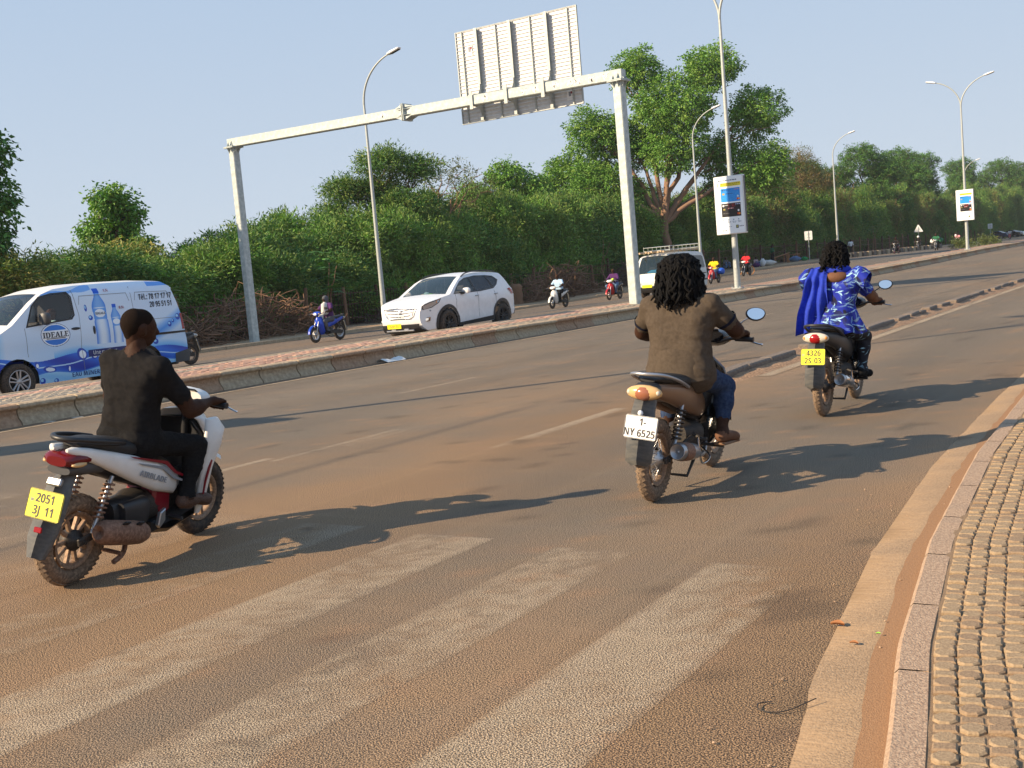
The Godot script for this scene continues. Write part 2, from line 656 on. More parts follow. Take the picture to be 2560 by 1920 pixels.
func _pavement() -> void:
	var c := Curve2D.new()
	var raw := [Vector2(0.3, 3.2), Vector2(-0.35, 0.8), Vector2(-0.95, -2.0), Vector2(-1.2, -3.3), Vector2(-1.36, -4.08), Vector2(-1.59, -5.68), Vector2(-1.8, -8.1), Vector2(-1.95, -11.7), Vector2(-2.05, -17.0), Vector2(-2.1, -30.0), Vector2(-2.1, -60.0)]
	for i in raw.size():
		var t: Vector2 = (raw[mini(i + 1, raw.size() - 1)] - raw[maxi(i - 1, 0)]).normalized() * 0.3
		c.add_point(raw[i], -t, t)
	var line := []
	var s := 0.0
	while s < c.get_baked_length():
		line.append(c.sample_baked(s))
		s += 0.16
	var g := structure("pavement")
	# gutter strip: rough concrete with a drifted bed of red sand against the kerb
	var st := S()
	var rough := func(l: Array, k: float) -> Array:
		var out := []
		for p in l:
			out.append(p + Vector2((nv(p.x, p.y, 0.35, k) - 0.5) * 0.03, 0))
		return out
	var l0: Array = rough.call(line, 3.0)
	strip(st, l0, 0.001, line, 0.004)
	strip(st, line, 0.004, side_of(line, 0.24), 0.02)
	obj(st, "gutter", M.gutter, g)
	st = S()
	strip(st, rough.call(side_of(line, 0.187), 1.0), 0.0185, side_of(line, 0.26), 0.036)
	strip(st, side_of(line, 0.26), 0.036, side_of(line, 0.31), 0.05)
	obj(st, "sand_drift", M.sand, g)
	# kerb stones
	var k0 := 0
	var a := side_of(line, 0.285)
	var b := side_of(line, 0.40)
	while k0 + 5 < line.size():
		st = S(false)
		var seg := 5
		var n0: Vector2 = a[k0].lerp(a[k0 + 1], 0.04)
		for j in seg:
			var p: Vector2 = a[k0 + j]
			var q: Vector2 = a[k0 + j + 1]
			var p2: Vector2 = b[k0 + j]
			var q2: Vector2 = b[k0 + j + 1]
			if j == seg - 1:
				q = p.lerp(q, 0.93)
				q2 = p2.lerp(q2, 0.93)
			var h0 := 0.098 + 0.010 * (nv(p.x, p.y, 0.5, 2.0) - 0.5)
			var h1 := 0.098 + 0.010 * (nv(a[k0 + j + 1].x, a[k0 + j + 1].y, 0.5, 2.0) - 0.5)
			var i0 := p.lerp(p2, 0.14)
			var i1 := q.lerp(q2, 0.14)
			quad(st, V(p.x, -0.05, p.y), V(q.x, -0.05, q.y), V(q.x, h1 - 0.016, q.y), V(p.x, h0 - 0.016, p.y))
			quad(st, V(p.x, h0 - 0.016, p.y), V(q.x, h1 - 0.016, q.y), V(i1.x, h1, i1.y), V(i0.x, h0, i0.y))
			quad(st, V(i0.x, h0, i0.y), V(i1.x, h1, i1.y), V(q2.x, h1 - 0.004, q2.y), V(p2.x, h0 - 0.004, p2.y))
			quad(st, V(p2.x, h0 - 0.004, p2.y), V(q2.x, h1 - 0.004, q2.y), V(q2.x, -0.05, q2.y), V(p2.x, -0.05, p2.y))
			if j == 0:
				quad(st, V(p.x, -0.05, p.y), V(p.x, h0 - 0.016, p.y), V(p2.x, h0 - 0.004, p2.y), V(p2.x, -0.05, p2.y))
			if j == seg - 1:
				quad(st, V(q.x, -0.05, q.y), V(q.x, h1 - 0.016, q.y), V(q2.x, h1 - 0.004, q2.y), V(q2.x, -0.05, q2.y))
		obj(st, "kerb_stone", M.kerb_stone, g)
		k0 += seg
	# bed
	st = S()
	strip(st, side_of(line, 0.385), 0.091, side_of(line, 1.2), 0.092)
	strip(st, side_of(line, 1.2), 0.092, side_of(line, 7.0), 0.1)
	obj(st, "paver_bed", M.sand_pale, g)
	# interlocking pavers: eight-sided heads and oblong links in staggered rows
	var oct := PackedVector2Array()
	for k in 8:
		var t := TAU * (k + 0.5) / 8.0
		oct.append(Vector2(cos(t) * 0.0405, sin(t) * 0.043))
	var rect := poly([-0.036, -0.026, 0.036, -0.026, 0.036, 0.026, -0.036, 0.026])
	var pm := []
	for p in [oct, rect]:
		st = S(false)
		prism(st, p, Transform3D(Basis(Vector3.RIGHT, -PI / 2), Vector3.ZERO), 0.05, 0.006)
		st.generate_normals()
		pm.append(st.commit())
	var rest := [S(false), S(false)]
	var made := 0
	var total := c.get_baked_length()
	s = 3.0
	var row := 0
	while s < 20.0:
		var o: Vector2 = c.sample_baked(s)
		var d: Vector2 = (c.sample_baked(s + 0.1) - c.sample_baked(s - 0.1)).normalized()
		var nn := Vector2(-d.y, d.x)
		var w := 0.452
		var i := 0
		while w < 1.15:
			var kind := (i + row) % 2
			var p := o + nn * w
			var gap := nv(p.x, p.y, 0.12, 21.0)
			var xf := Transform3D(Basis(Vector3.UP, atan2(-nn.y, nn.x) + rng.randf_range(-0.04, 0.04)) * Basis.from_euler(V(rng.randf_range(-0.03, 0.03), 0, rng.randf_range(-0.03, 0.03))), V(p.x, 0.077 + rng.randf_range(-0.006, 0.006) - (0.012 if gap > 0.86 else 0.0), p.y))
			# in the picture the pavement's wedge runs along its right-hand edge
			var seen := p.y < -2.7 and p.x < -0.148 * -p.y + 0.06
			var m: Material = M.paver_side if rng.randf() < 0.7 else M.paver_side2
			if seen and made < 290:
				shared(pm[kind], "paver", m, g, xf)
				made += 1
			elif s < 16.5:
				prism(rest[0 if m == M.paver_side else 1], oct if kind == 0 else rect, xf * Transform3D(Basis(Vector3.RIGHT, -PI / 2), Vector3.ZERO), 0.05, 0.006)
			w += 0.0785
			i += 1
		s += 0.073
		row += 1
	for k in 2:
		var o2 := obj(rest[k], "paver_run", M.paver_side if k == 0 else M.paver_side2, g)
		o2.set_meta("kind", "stuff")

func _separator() -> void:
	# a low line of concrete blocks, half buried in blown sand, some broken
	var t := thing("lane_separator", "low broken line of concrete blocks half buried in sand dividing the lanes", "lane divider")
	var st := S()
	var zs := span(-12.6, -60.0, 0.2)
	zs.append_array(span(-60.0, -130.0, 1.0))
	var cf := func(x: float, z: float) -> Color:
		var c := Color(0.40, 0.25, 0.15).lerp(SAND, nv(x, z, 0.15, 3.0)) * (0.75 + 0.4 * nv(x, z, 0.6, 4.0))
		c.a = 1.0
		return c
	var yf := func(x: float, z: float) -> float:
		var k := smoothstep(-12.6, -14.2, z)
		var e := clampf(1.0 - absf(x + 5.7) / (0.42 + 0.12 * (nv(x, z, 0.12, 8.0) - 0.5)), 0.0, 1.0)
		return rise(z) - 0.012 + (0.095 * pow(e, 0.7) * (0.65 + 0.7 * nv(x, z, 0.18, 2.0))) * k
	sheet("sand_ridge", span(-6.24, -5.16, 0.06), zs, yf, cf, M.grit, t)
	var z := -13.6
	while z > -110.0:
		var l := rng.randf_range(0.75, 1.05)
		if rng.randf() < 0.14:
			l = rng.randf_range(0.3, 0.5)
		st = S(false)
		box(st, at(V(-5.62 + rng.randf_range(-0.02, 0.02), rise(z) + 0.045 + rng.randf_range(-0.01, 0.012), z - l * 0.5), rng.randf_range(-0.02, 0.02), rng.randf_range(-0.03, 0.03), rng.randf_range(-0.05, 0.05)), V(0.2, 0.16, l), 0.02)
		obj(st, "block", M.kerb_dark, t)
		z -= l + (0.03 if rng.randf() < 0.62 else rng.randf_range(0.2, 0.75))

func _materials() -> void:
	var CE := FastNoiseLite.TYPE_CELLULAR
	var a := mat("asphalt", Color(1, 1, 1), 0.92)
	a.vertex_color_use_as_albedo = true
	a.albedo_texture = noise_tex(0.16, [[0.30, Color(0.36, 0.33, 0.31)], [0.5, Color(0.84, 0.84, 0.83)], [0.66, Color(1, 1, 1)]], FastNoiseLite.TYPE_SIMPLEX, 2, 1024, 3)
	a.uv1_triplanar = true
	a.uv1_world_triplanar = true
	a.uv1_scale = Vector3.ONE / 1.7
	a.normal_enabled = true
	a.normal_texture = bump_tex(0.16, 5.0, FastNoiseLite.TYPE_SIMPLEX, 2, 1024)
	a.normal_scale = 0.55
	for n in ["soil", "grit"]:
		var s := mat(n, Color(1, 1, 1), 0.95)
		s.vertex_color_use_as_albedo = true
		s.albedo_texture = noise_tex(0.05, [[0.2, Color(0.62, 0.6, 0.58)], [0.7, Color(1, 1, 1)]], FastNoiseLite.TYPE_SIMPLEX, 4, 512, 4)
		s.uv1_triplanar = true
		s.uv1_world_triplanar = true
		s.uv1_scale = Vector3.ONE / 1.3
		s.normal_enabled = true
		s.normal_texture = bump_tex(0.06, 5.0)
		s.normal_scale = 0.5
	worn("kerb", Color(0.33, 0.24, 0.15), Color(0.50, 0.385, 0.25), 1.1, 0.9, 0, 0.02, 0.5, true)
	worn("kerb_red", Color(0.30, 0.175, 0.10), Color(0.46, 0.30, 0.185), 1.1, 0.9, 0, 0.02, 0.5, true)
	worn("kerb_dark", Color(0.13, 0.10, 0.08), Color(0.24, 0.19, 0.145), 0.9, 0.92, 0, 0.03, 0.6, true)
	worn("kerb_stone", Color(0.31, 0.205, 0.135), Color(0.50, 0.355, 0.235), 0.35, 0.92, 0, 0.03, 0.8, true)
	worn("gutter", Color(0.25, 0.165, 0.095), Color(0.36, 0.25, 0.15), 0.5, 0.92, 0, 0.04, 0.7, true)
	worn("sand", Color(0.235, 0.125, 0.06), Color(0.31, 0.175, 0.087), 0.4, 0.96, 0, 0.05, 0.7, true)
	worn("sand_pale", Color(0.20, 0.13, 0.075), Color(0.33, 0.22, 0.125), 0.25, 0.96, 0, 0.05, 0.7, true)
	worn("paver_a", Color(0.44, 0.26, 0.185), Color(0.60, 0.37, 0.265), 0.7, 0.92, 0, 0.03, 0.4, true)
	worn("paver_b", Color(0.33, 0.265, 0.19), Color(0.50, 0.40, 0.285), 0.7, 0.92, 0, 0.03, 0.4, true)
	worn("paver_c", Color(0.29, 0.25, 0.20), Color(0.42, 0.36, 0.28), 0.7, 0.92, 0, 0.03, 0.4, true)
	worn("paver_side", Color(0.26, 0.18, 0.105), Color(0.40, 0.29, 0.175), 0.22, 0.93, 0, 0.03, 0.8, true)
	worn("paver_side2", Color(0.225, 0.15, 0.09), Color(0.345, 0.24, 0.145), 0.22, 0.93, 0, 0.03, 0.8, true)
	worn("galv", Color(0.37, 0.42, 0.41), Color(0.53, 0.58, 0.56), 1.3, 0.55, 0.15, 0.015, 0.12, false, CE)
	worn("galv_pole", Color(0.36, 0.39, 0.38), Color(0.45, 0.48, 0.46), 1.0, 0.5, 0.2, 0.02)
	worn("sheet_metal", Color(0.60, 0.61, 0.61), Color(0.70, 0.71, 0.71), 2.0, 0.5, 0.1, 0.015)
	mat("lamp_white", Color(0.78, 0.79, 0.80), 0.4)
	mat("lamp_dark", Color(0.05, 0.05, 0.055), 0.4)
	mat("black_plastic", Color(0.02, 0.02, 0.022), 0.45)
	mat("black_gloss", Color(0.012, 0.012, 0.014), 0.18)
	mat("grey_plastic", Color(0.06, 0.062, 0.066), 0.5)
	worn("fender_grey", Color(0.07, 0.073, 0.075), Color(0.13, 0.125, 0.115), 0.4, 0.55, 0, 0.02)
	worn("tyre", Color(0.028, 0.025, 0.023), Color(0.11, 0.075, 0.05), 0.5, 0.92, 0, 0.02, 0.3)
	worn("tyre_dusty", Color(0.10, 0.07, 0.048), Color(0.30, 0.205, 0.13), 0.4, 0.95, 0, 0.03, 0.3)
	worn("rim_dusty", Color(0.20, 0.13, 0.085), Color(0.42, 0.28, 0.18), 0.25, 0.6, 0.3, 0.02)
	mat("rim_steel", Color(0.55, 0.55, 0.56), 0.35, 0.8)
	mat("rim_black", Color(0.035, 0.033, 0.032), 0.45, 0.3)
	mat("chrome", Color(0.75, 0.75, 0.76), 0.15, 1.0)
	mat("steel", Color(0.42, 0.42, 0.43), 0.35, 0.8)
	worn("rusty", Color(0.16, 0.08, 0.05), Color(0.33, 0.19, 0.125), 0.3, 0.75, 0.2, 0.02, 0.3)
	worn("engine", Color(0.02, 0.02, 0.021), Color(0.075, 0.06, 0.048), 0.2, 0.6, 0.2, 0.03)
	worn("white_paint", Color(0.74, 0.745, 0.75), Color(0.80, 0.805, 0.81), 1.5, 0.28, 0, 0.01)
	M.white_paint.clearcoat_enabled = true
	worn("white_plain", Color(0.70, 0.69, 0.66), Color(0.78, 0.77, 0.74), 1.2, 0.4, 0, 0.01)
	worn("blue_paint", Color(0.01, 0.05, 0.42), Color(0.015, 0.07, 0.5), 1.0, 0.3, 0, 0.01)
	mat("red_paint", Color(0.42, 0.012, 0.02), 0.3)
	mat("dark_red", Color(0.22, 0.008, 0.018), 0.35)
	mat("bronze_paint", Color(0.20, 0.115, 0.065), 0.35, 0.2)
	mat("tail_red", Color(0.30, 0.007, 0.009), 0.18)
	mat("tail_maroon", Color(0.13, 0.006, 0.008), 0.15)
	mat("tail_clear", Color(0.62, 0.56, 0.46), 0.15)
	mat("tail_amber", Color(0.62, 0.40, 0.18), 0.2)
	mat("tail_brown", Color(0.32, 0.12, 0.065), 0.2)
	mat("amber", Color(0.65, 0.25, 0.04), 0.25)
	mat("plate_yellow", Color(0.90, 0.80, 0.005), 0.5)
	mat("plate_white", Color(0.80, 0.80, 0.79), 0.5)
	mat("ink", Color(0.02, 0.02, 0.025), 0.6)
	mat("ink_grey", Color(0.25, 0.27, 0.30), 0.6)
	worn("seat_black", Color(0.012, 0.012, 0.013), Color(0.03, 0.028, 0.027), 0.2, 0.62, 0, 0.05, 0.2)
	mat("mirror_face", Color(0.93, 0.94, 0.95), 0.02, 1.0)
	var gl := mat("glass", Color(0.03, 0.05, 0.06), 0.03)
	gl.transparency = BaseMaterial3D.TRANSPARENCY_ALPHA
	gl.albedo_color.a = 0.5
	var gd := mat("glass_dark", Color(0.012, 0.014, 0.02), 0.04)
	gd.transparency = BaseMaterial3D.TRANSPARENCY_ALPHA
	gd.albedo_color.a = 0.93
	var gc := mat("glass_clear", Color(0.05, 0.06, 0.07), 0.03)
	gc.transparency = BaseMaterial3D.TRANSPARENCY_ALPHA
	gc.albedo_color.a = 0.15
	mat("lens", Color(0.72, 0.75, 0.78), 0.06)
	mat("interior", Color(0.035, 0.037, 0.04), 0.8)
	mat("interior_grey", Color(0.16, 0.17, 0.18), 0.8)
	worn("skin", Color(0.042, 0.021, 0.014), Color(0.062, 0.031, 0.020), 0.3, 0.6, 0, 0.03)
	worn("skin_mid", Color(0.13, 0.064, 0.038), Color(0.17, 0.085, 0.05), 0.3, 0.6, 0, 0.03)
	worn("hair", Color(0.003, 0.003, 0.0035), Color(0.008, 0.0075, 0.0075), 0.1, 0.7, 0, 0.08, 0.6)
	M.hair.metallic_specular = 0.25
	worn("hair_crop", Color(0.014, 0.010, 0.008), Color(0.022, 0.015, 0.012), 0.02, 0.9, 0, 0.08, 0.8)
	M.hair_crop.metallic_specular = 0.1
	worn("bark", Color(0.17, 0.10, 0.065), Color(0.36, 0.22, 0.14), 0.8, 0.95, 0, 0.03, 0.8)
	worn("bark_dark", Color(0.07, 0.045, 0.032), Color(0.16, 0.105, 0.07), 0.8, 0.95, 0, 0.03, 0.8)
	worn("twig", Color(0.13, 0.07, 0.042), Color(0.30, 0.17, 0.095), 0.5, 0.95, 0, 0.03)
	worn("rust_iron", Color(0.05, 0.022, 0.018), Color(0.13, 0.055, 0.038), 0.6, 0.85, 0, 0.03)
	for n in ["leaf", "leaf_broad"]:
		var lf := mat(n, Color(1, 1, 1), 0.62)
		lf.vertex_color_use_as_albedo = true
		lf.cull_mode = BaseMaterial3D.CULL_DISABLED
		lf.backlight_enabled = true
		lf.backlight = Color(0.55, 0.62, 0.25)
	worn("tee_black", Color(0.013, 0.0125, 0.013), Color(0.019, 0.0175, 0.017), 0.35, 0.9, 0, 0.02)
	worn("jeans_black", Color(0.009, 0.009, 0.010), Color(0.020, 0.019, 0.019), 0.3, 0.85, 0, 0.03)
	worn("polo_brown", Color(0.070, 0.054, 0.040), Color(0.092, 0.072, 0.054), 0.35, 0.95, 0, 0.02)
	worn("jeans_blue", Color(0.018, 0.032, 0.075), Color(0.045, 0.07, 0.13), 0.35, 0.9, 0, 0.02)
	worn("leather", Color(0.05, 0.025, 0.015), Color(0.13, 0.065, 0.04), 0.2, 0.7, 0, 0.03)
	mat("navy", Color(0.012, 0.015, 0.03), 0.9)
	mat("sole", Color(0.20, 0.11, 0.06), 0.8)
	for n in ["tee_black", "jeans_black", "polo_brown", "jeans_blue", "navy", "skin", "skin_mid"]:
		M[n].metallic_specular = 0.2
# ---------------------------------------------------------------- gantry, lamps, signs
func _gantry() -> void:
	var L := V(-33.2, 0, -32.4)
	var R := V(-16.3, 0, -32.87)
	L.y = gy(L.x, L.z) + 0.1
	R.y = med_y(R.x, R.z)
	var yl := 7.98
	var yr := 7.83
	var t := thing("sign_gantry", "galvanised steel portal with square posts carrying a sign over the far carriageway", "gantry", Vector3.ZERO)
	var turn := deg_to_rad(7.0)
	for p in [[L, yl], [R, yr]]:
		var st := S(false)
		var b: Vector3 = p[0]
		var h: float = p[1] - b.y - 0.36
		box(st, at(b + V(0, h * 0.5 - 0.05, 0), 0, -turn), V(0.31, h + 0.1, 0.31), 0.025)
		# weld bands, base plate
		var post := obj(st, "post", M.galv, t)
		st = S(false)
		box(st, at(b + V(0, h - 0.012, 0), 0, -turn), V(0.56, 0.03, 0.56), 0.004)
		box(st, at(b + V(0, h + 0.024, 0), 0, -turn), V(0.56, 0.03, 0.56), 0.004)
		for k in 4:
			var q := Basis(Vector3.UP, -turn + k * PI / 2)
			for s in [-0.09, 0.09]:
				for e in [-1, 1]:
					prism(st, poly([0.155, 0, 0.27, 0, 0.155, 0.2 * e]), Transform3D(q, b + V(0, h + 0.006 + e * 0.034, 0)) * Transform3D(Basis(), V(0, 0, s)), 0.012)
		obj(st, "flange", M.galv, post)
		for k in [0.18, 0.47, 0.72]:
			st = S(false)
			box(st, at(b + V(0, h * k, 0), 0, -turn), V(0.314, 0.02, 0.314), 0.004)
			obj(st, "weld_band", M.galv, post)
	var a := L + V(-0.2, yl - L.y - 0.18, 0)
	var c := R + V(0.2, yr - R.y - 0.18, 0)
	var m := a.lerp(c, 0.505)
	for e in [[a, m], [m, c]]:
		var st := S(false)
		bar(st, e[0], e[1], 0.32, 0.34, 0.025)
		obj(st, "beam", M.galv, t)
	var st3 := S(false)
	var dx := (c - a).normalized()
	for s in [-0.035, 0.035]:
		box(st3, at(m + dx * s, 0, 0, 0), V(0.03, 0.6, 0.56), 0.004)
	for s in [-1, 1]:
		for q in [-0.2, -0.07, 0.07, 0.2]:
			prism(st3, poly([0, 0, 0.3 * s, 0, 0, 0.11]), at(m + V(0.05 * s, 0.165, q)), 0.012)
			prism(st3, poly([0, 0, 0.3 * s, 0, 0, -0.11]), at(m + V(0.05 * s, -0.165, q)), 0.012)
	for q in [-0.1, 0.1]:
		for s in [-1, 1]:
			prism(st3, poly([0, 0, 0.25 * s, 0, 0, 0.11]), at(m + V(0.05 * s, q, 0.155), PI / 2, 0, 0), 0.012)
	obj(st3, "splice_flange", M.galv, t)
	# pale scrawls of old zinc paint on the beam's face
	for k in 9:
		var f: float = [0.79, 0.815, 0.86, 0.89, 0.905, 0.935, 0.965, 0.7, 0.45][k]
		var p := a.lerp(c, f)
		var pts := []
		for j in 6:
			pts.append(p + V(0.05 * j - 0.1 + 0.05 * sin(k * 3.1 + j * 2.0), 0.09 * sin(j * 1.9 + k), 0.162))
		var st := S(false)
		for j in 5:
			var d: Vector3 = (pts[j + 1] - pts[j]).normalized()
			var n := V(-d.y, d.x, 0) * (0.012 + 0.012 * ((k + j) % 3))
			quad(st, pts[j] - n, pts[j + 1] - n, pts[j + 1] + n, pts[j] + n)
		obj(st, "paint_scrawl", M.lamp_white, t)
	# the sign: we see the back of its aluminium planks
	var g := thing("direction_sign", "back of a large white direction sign of horizontal planks on the gantry", "road sign", V(0, 0, 0))
	var x0 := -22.7
	var x1 := -17.85
	var y0 := 7.06
	var y1 := 10.2
	var z := -33.3
	var tilt := -0.028
	var n := 26
	var hh := (y1 - y0) / n
	for k in n:
		var st := S(false)
		var y := y0 + hh * (k + 0.5)
		var prof := poly([-0.012, -hh * 0.46, 0.0, -hh * 0.46, 0.0, hh * 0.30, 0.03, hh * 0.34, 0.03, hh * 0.46, -0.012, hh * 0.46])
		prism(st, prof, Transform3D(Basis(V(0, 0, 1), V(0, 1, 0), V(-1, 0, 0)), V((x0 + x1) * 0.5, y, z)), x1 - x0 - 0.04)
		obj(st, "plank", M.sheet_metal, g)
	var st4 := S(false)
	box(st4, at(V(x0, (y0 + y1) * 0.5, z + 0.01)), V(0.035, y1 - y0 + 0.02, 0.07), 0.004)
	box(st4, at(V(x1, (y0 + y1) * 0.5, z + 0.01)), V(0.035, y1 - y0 + 0.02, 0.07), 0.004)
	box(st4, at(V((x0 + x1) * 0.5, y1 + 0.012, z + 0.01)), V(x1 - x0 + 0.03, 0.02, 0.07), 0.004)
	box(st4, at(V((x0 + x1) * 0.5, y0 - 0.012, z + 0.01)), V(x1 - x0 + 0.03, 0.02, 0.07), 0.004)
	obj(st4, "edge_frame", M.galv_pole, g)
	for fx in [0.055, 0.345, 0.63, 0.93]:
		var st := S(false)
		box(st, at(V(lerpf(x0, x1, fx), (y0 + y1) * 0.5, z + 0.045)), V(0.045, y1 - y0 - 0.02, 0.045), 0.004)
		obj(st, "rib", M.galv_pole, g)
	for fx in [0.19, 0.475, 0.77]:
		var st := S(false)
		var x := lerpf(x0, x1, fx)
		var yb := lerpf(a.y, c.y, inverse_lerp(a.x, c.x, x))
		var zb := lerpf(a.z, c.z, inverse_lerp(a.x, c.x, x))
		# H-section post, its web deepening in a curve to grip the beam
		box(st, at(V(x, (y0 + y1) * 0.5, z + 0.05)), V(0.11, y1 - y0 - 0.03, 0.012))
		box(st, at(V(x, (yb + 0.6 + y1) * 0.5, z + 0.17)), V(0.11, y1 - yb - 0.6, 0.012))
		box(st, at(V(x, (y0 + yb - 0.5) * 0.5, z + 0.17)), V(0.11, yb - 0.5 - y0, 0.012))
		var web := poly([0.05, y0 + 0.015, 0.17, y0 + 0.015, 0.17, yb - 0.5, 0.2, yb - 0.36, 0.28, yb - 0.24, 0.62, yb - 0.2, 0.62, yb + 0.24, 0.3, yb + 0.26, 0.2, yb + 0.4, 0.17, yb + 0.6, 0.17, y1 - 0.015, 0.05, y1 - 0.015])
		prism(st, web, Transform3D(Basis(V(0, 0, 1), V(0, 1, 0), V(-1, 0, 0)), V(x, 0, z)), 0.012)
		box(st, at(V(x, yb, zb + 0.19)), V(0.13, 0.62, 0.03), 0.003)
		obj(st, "bracket_post", M.galv_pole, g)
	# a tag plate and a small sticker, too far to read
	for q in [[0.11, 0.78, 0.24, 0.34], [0.9, 0.1, 0.2, 0.3]]:
		var st := S(false)
		box(st, at(V(lerpf(x0, x1, q[0]), lerpf(y0, y1, q[1]), z + 0.026)), V(q[2], q[3], 0.004))
		var o := obj(st, "sticker", M.plate_white, g)
		st = S(false)
		box(st, at(V(lerpf(x0, x1, q[0]) + 0.01, lerpf(y0, y1, q[1]) + 0.05, z + 0.030)), V(q[2] * 0.45, q[3] * 0.5, 0.004))
		obj(st, "print", M.ink_grey, o)
		st = S(false)
		box(st, at(V(lerpf(x0, x1, q[0]) + 0.07, lerpf(y0, y1, q[1]) + 0.09, z + 0.033)), V(q[2] * 0.3, q[3] * 0.25, 0.004))
		obj(st, "print", M.dark_red, o)

func lamp_arm(t: Node3D, h: float, s: float) -> void:
	var st := S()
	var pts := []
	var rad := []
	for k in 15:
		var u := k / 14.0
		var ang := u * deg_to_rad(74)
		pts.append(V(s * (1.0 - cos(ang)) * 2.35, h + sin(ang) * 2.1, 0))
		rad.append(lerpf(0.055, 0.036, u))
	tube(st, pts, rad, 8)
	obj(st, "arm", M.galv_pole, t)
	var e: Vector3 = pts[-1]
	var d: Vector3 = (pts[-1] - pts[-2]).normalized()
	var ang2 := atan2(d.y, d.x * s)
	st = S(false)
	var xf := Transform3D(Basis(Vector3.UP, 0.0 if s > 0 else PI) * Basis(Vector3.BACK, ang2 * 0.85), e)
	var o := poly([-0.05, -0.03, 0.1, -0.05, 0.62, -0.045, 0.68, 0.0, 0.6, 0.045, 0.15, 0.075, -0.05, 0.045])
	prism(st, o, xf, 0.24, 0.03)
	var head := obj(st, "lamp_head", M.lamp_white, t)
	st = S(false)
	box(st, xf * at(V(0.37, -0.052, 0)), V(0.5, 0.02, 0.2), 0.004)
	obj(st, "light_panel", M.lamp_dark, head)

func make_lamp(label: String, group: String, where: Vector3, h: float, double: bool) -> Node3D:
	var t := thing("street_lamp", label, "street lamp", where, 0.0, group)
	var st := S()
	tube(st, [V(0, -0.1, 0), V(0, 1.3, 0), V(0, h * 0.5, 0), V(0, h, 0)], [0.125, 0.12, 0.09, 0.055], 10)
	obj(st, "pole", M.galv_pole, t)
	st = S(false)
	box(st, at(V(0, 0.01, 0)), V(0.42, 0.03, 0.42), 0.006)
	for k in 4:
		lathe(st, at(V(0.16 * (1 if k & 1 else -1), 0.02, 0.16 * (1 if k & 2 else -1))), [Vector2(0.02, 0), Vector2(0.02, 0.06), Vector2(0, 0.06)], 6)
	obj(st, "base_plate", M.galv_pole, t)
	st = S(false)
	box(st, at(V(0, 0.95, 0.122)), V(0.12, 0.34, 0.012), 0.004)
	obj(st, "service_door", M.galv_pole, t)
	lamp_arm(t, h, 1.0)
	if double:
		lamp_arm(t, h, -1.0)
	return t

func _lamps() -> void:
	var far := [[-40.9, "single-arm street lamp on the far verge behind the white SUV"], [-78.6, "single-arm street lamp on the far verge behind the white minibus"], [-113.6, "slim single-arm street lamp against the dark brownish thorn trees"], [-180.0, "distant single-arm street lamp seen just behind a double-arm lamp with a poster box"]]
	for f in far:
		make_lamp(f[1], "street lamps along the far verge", V(-33.3, gy(-33.3, f[0]) + 0.11, f[0]), 10.1, false)
	for f in [[-3.6, "double-arm street lamp with poster box beside the blue and white van"], [-41.9, "tall double-arm street lamp with poster box on the median beside the minibus"], [-88.0, "double-arm street lamp with poster box far along the median"]]:
		var p := V(-16.3, med_y(-16.3, f[0]), f[0])
		make_lamp(f[1], "double street lamps on the median", p, 10.3, true)
		poster(p, f[0])

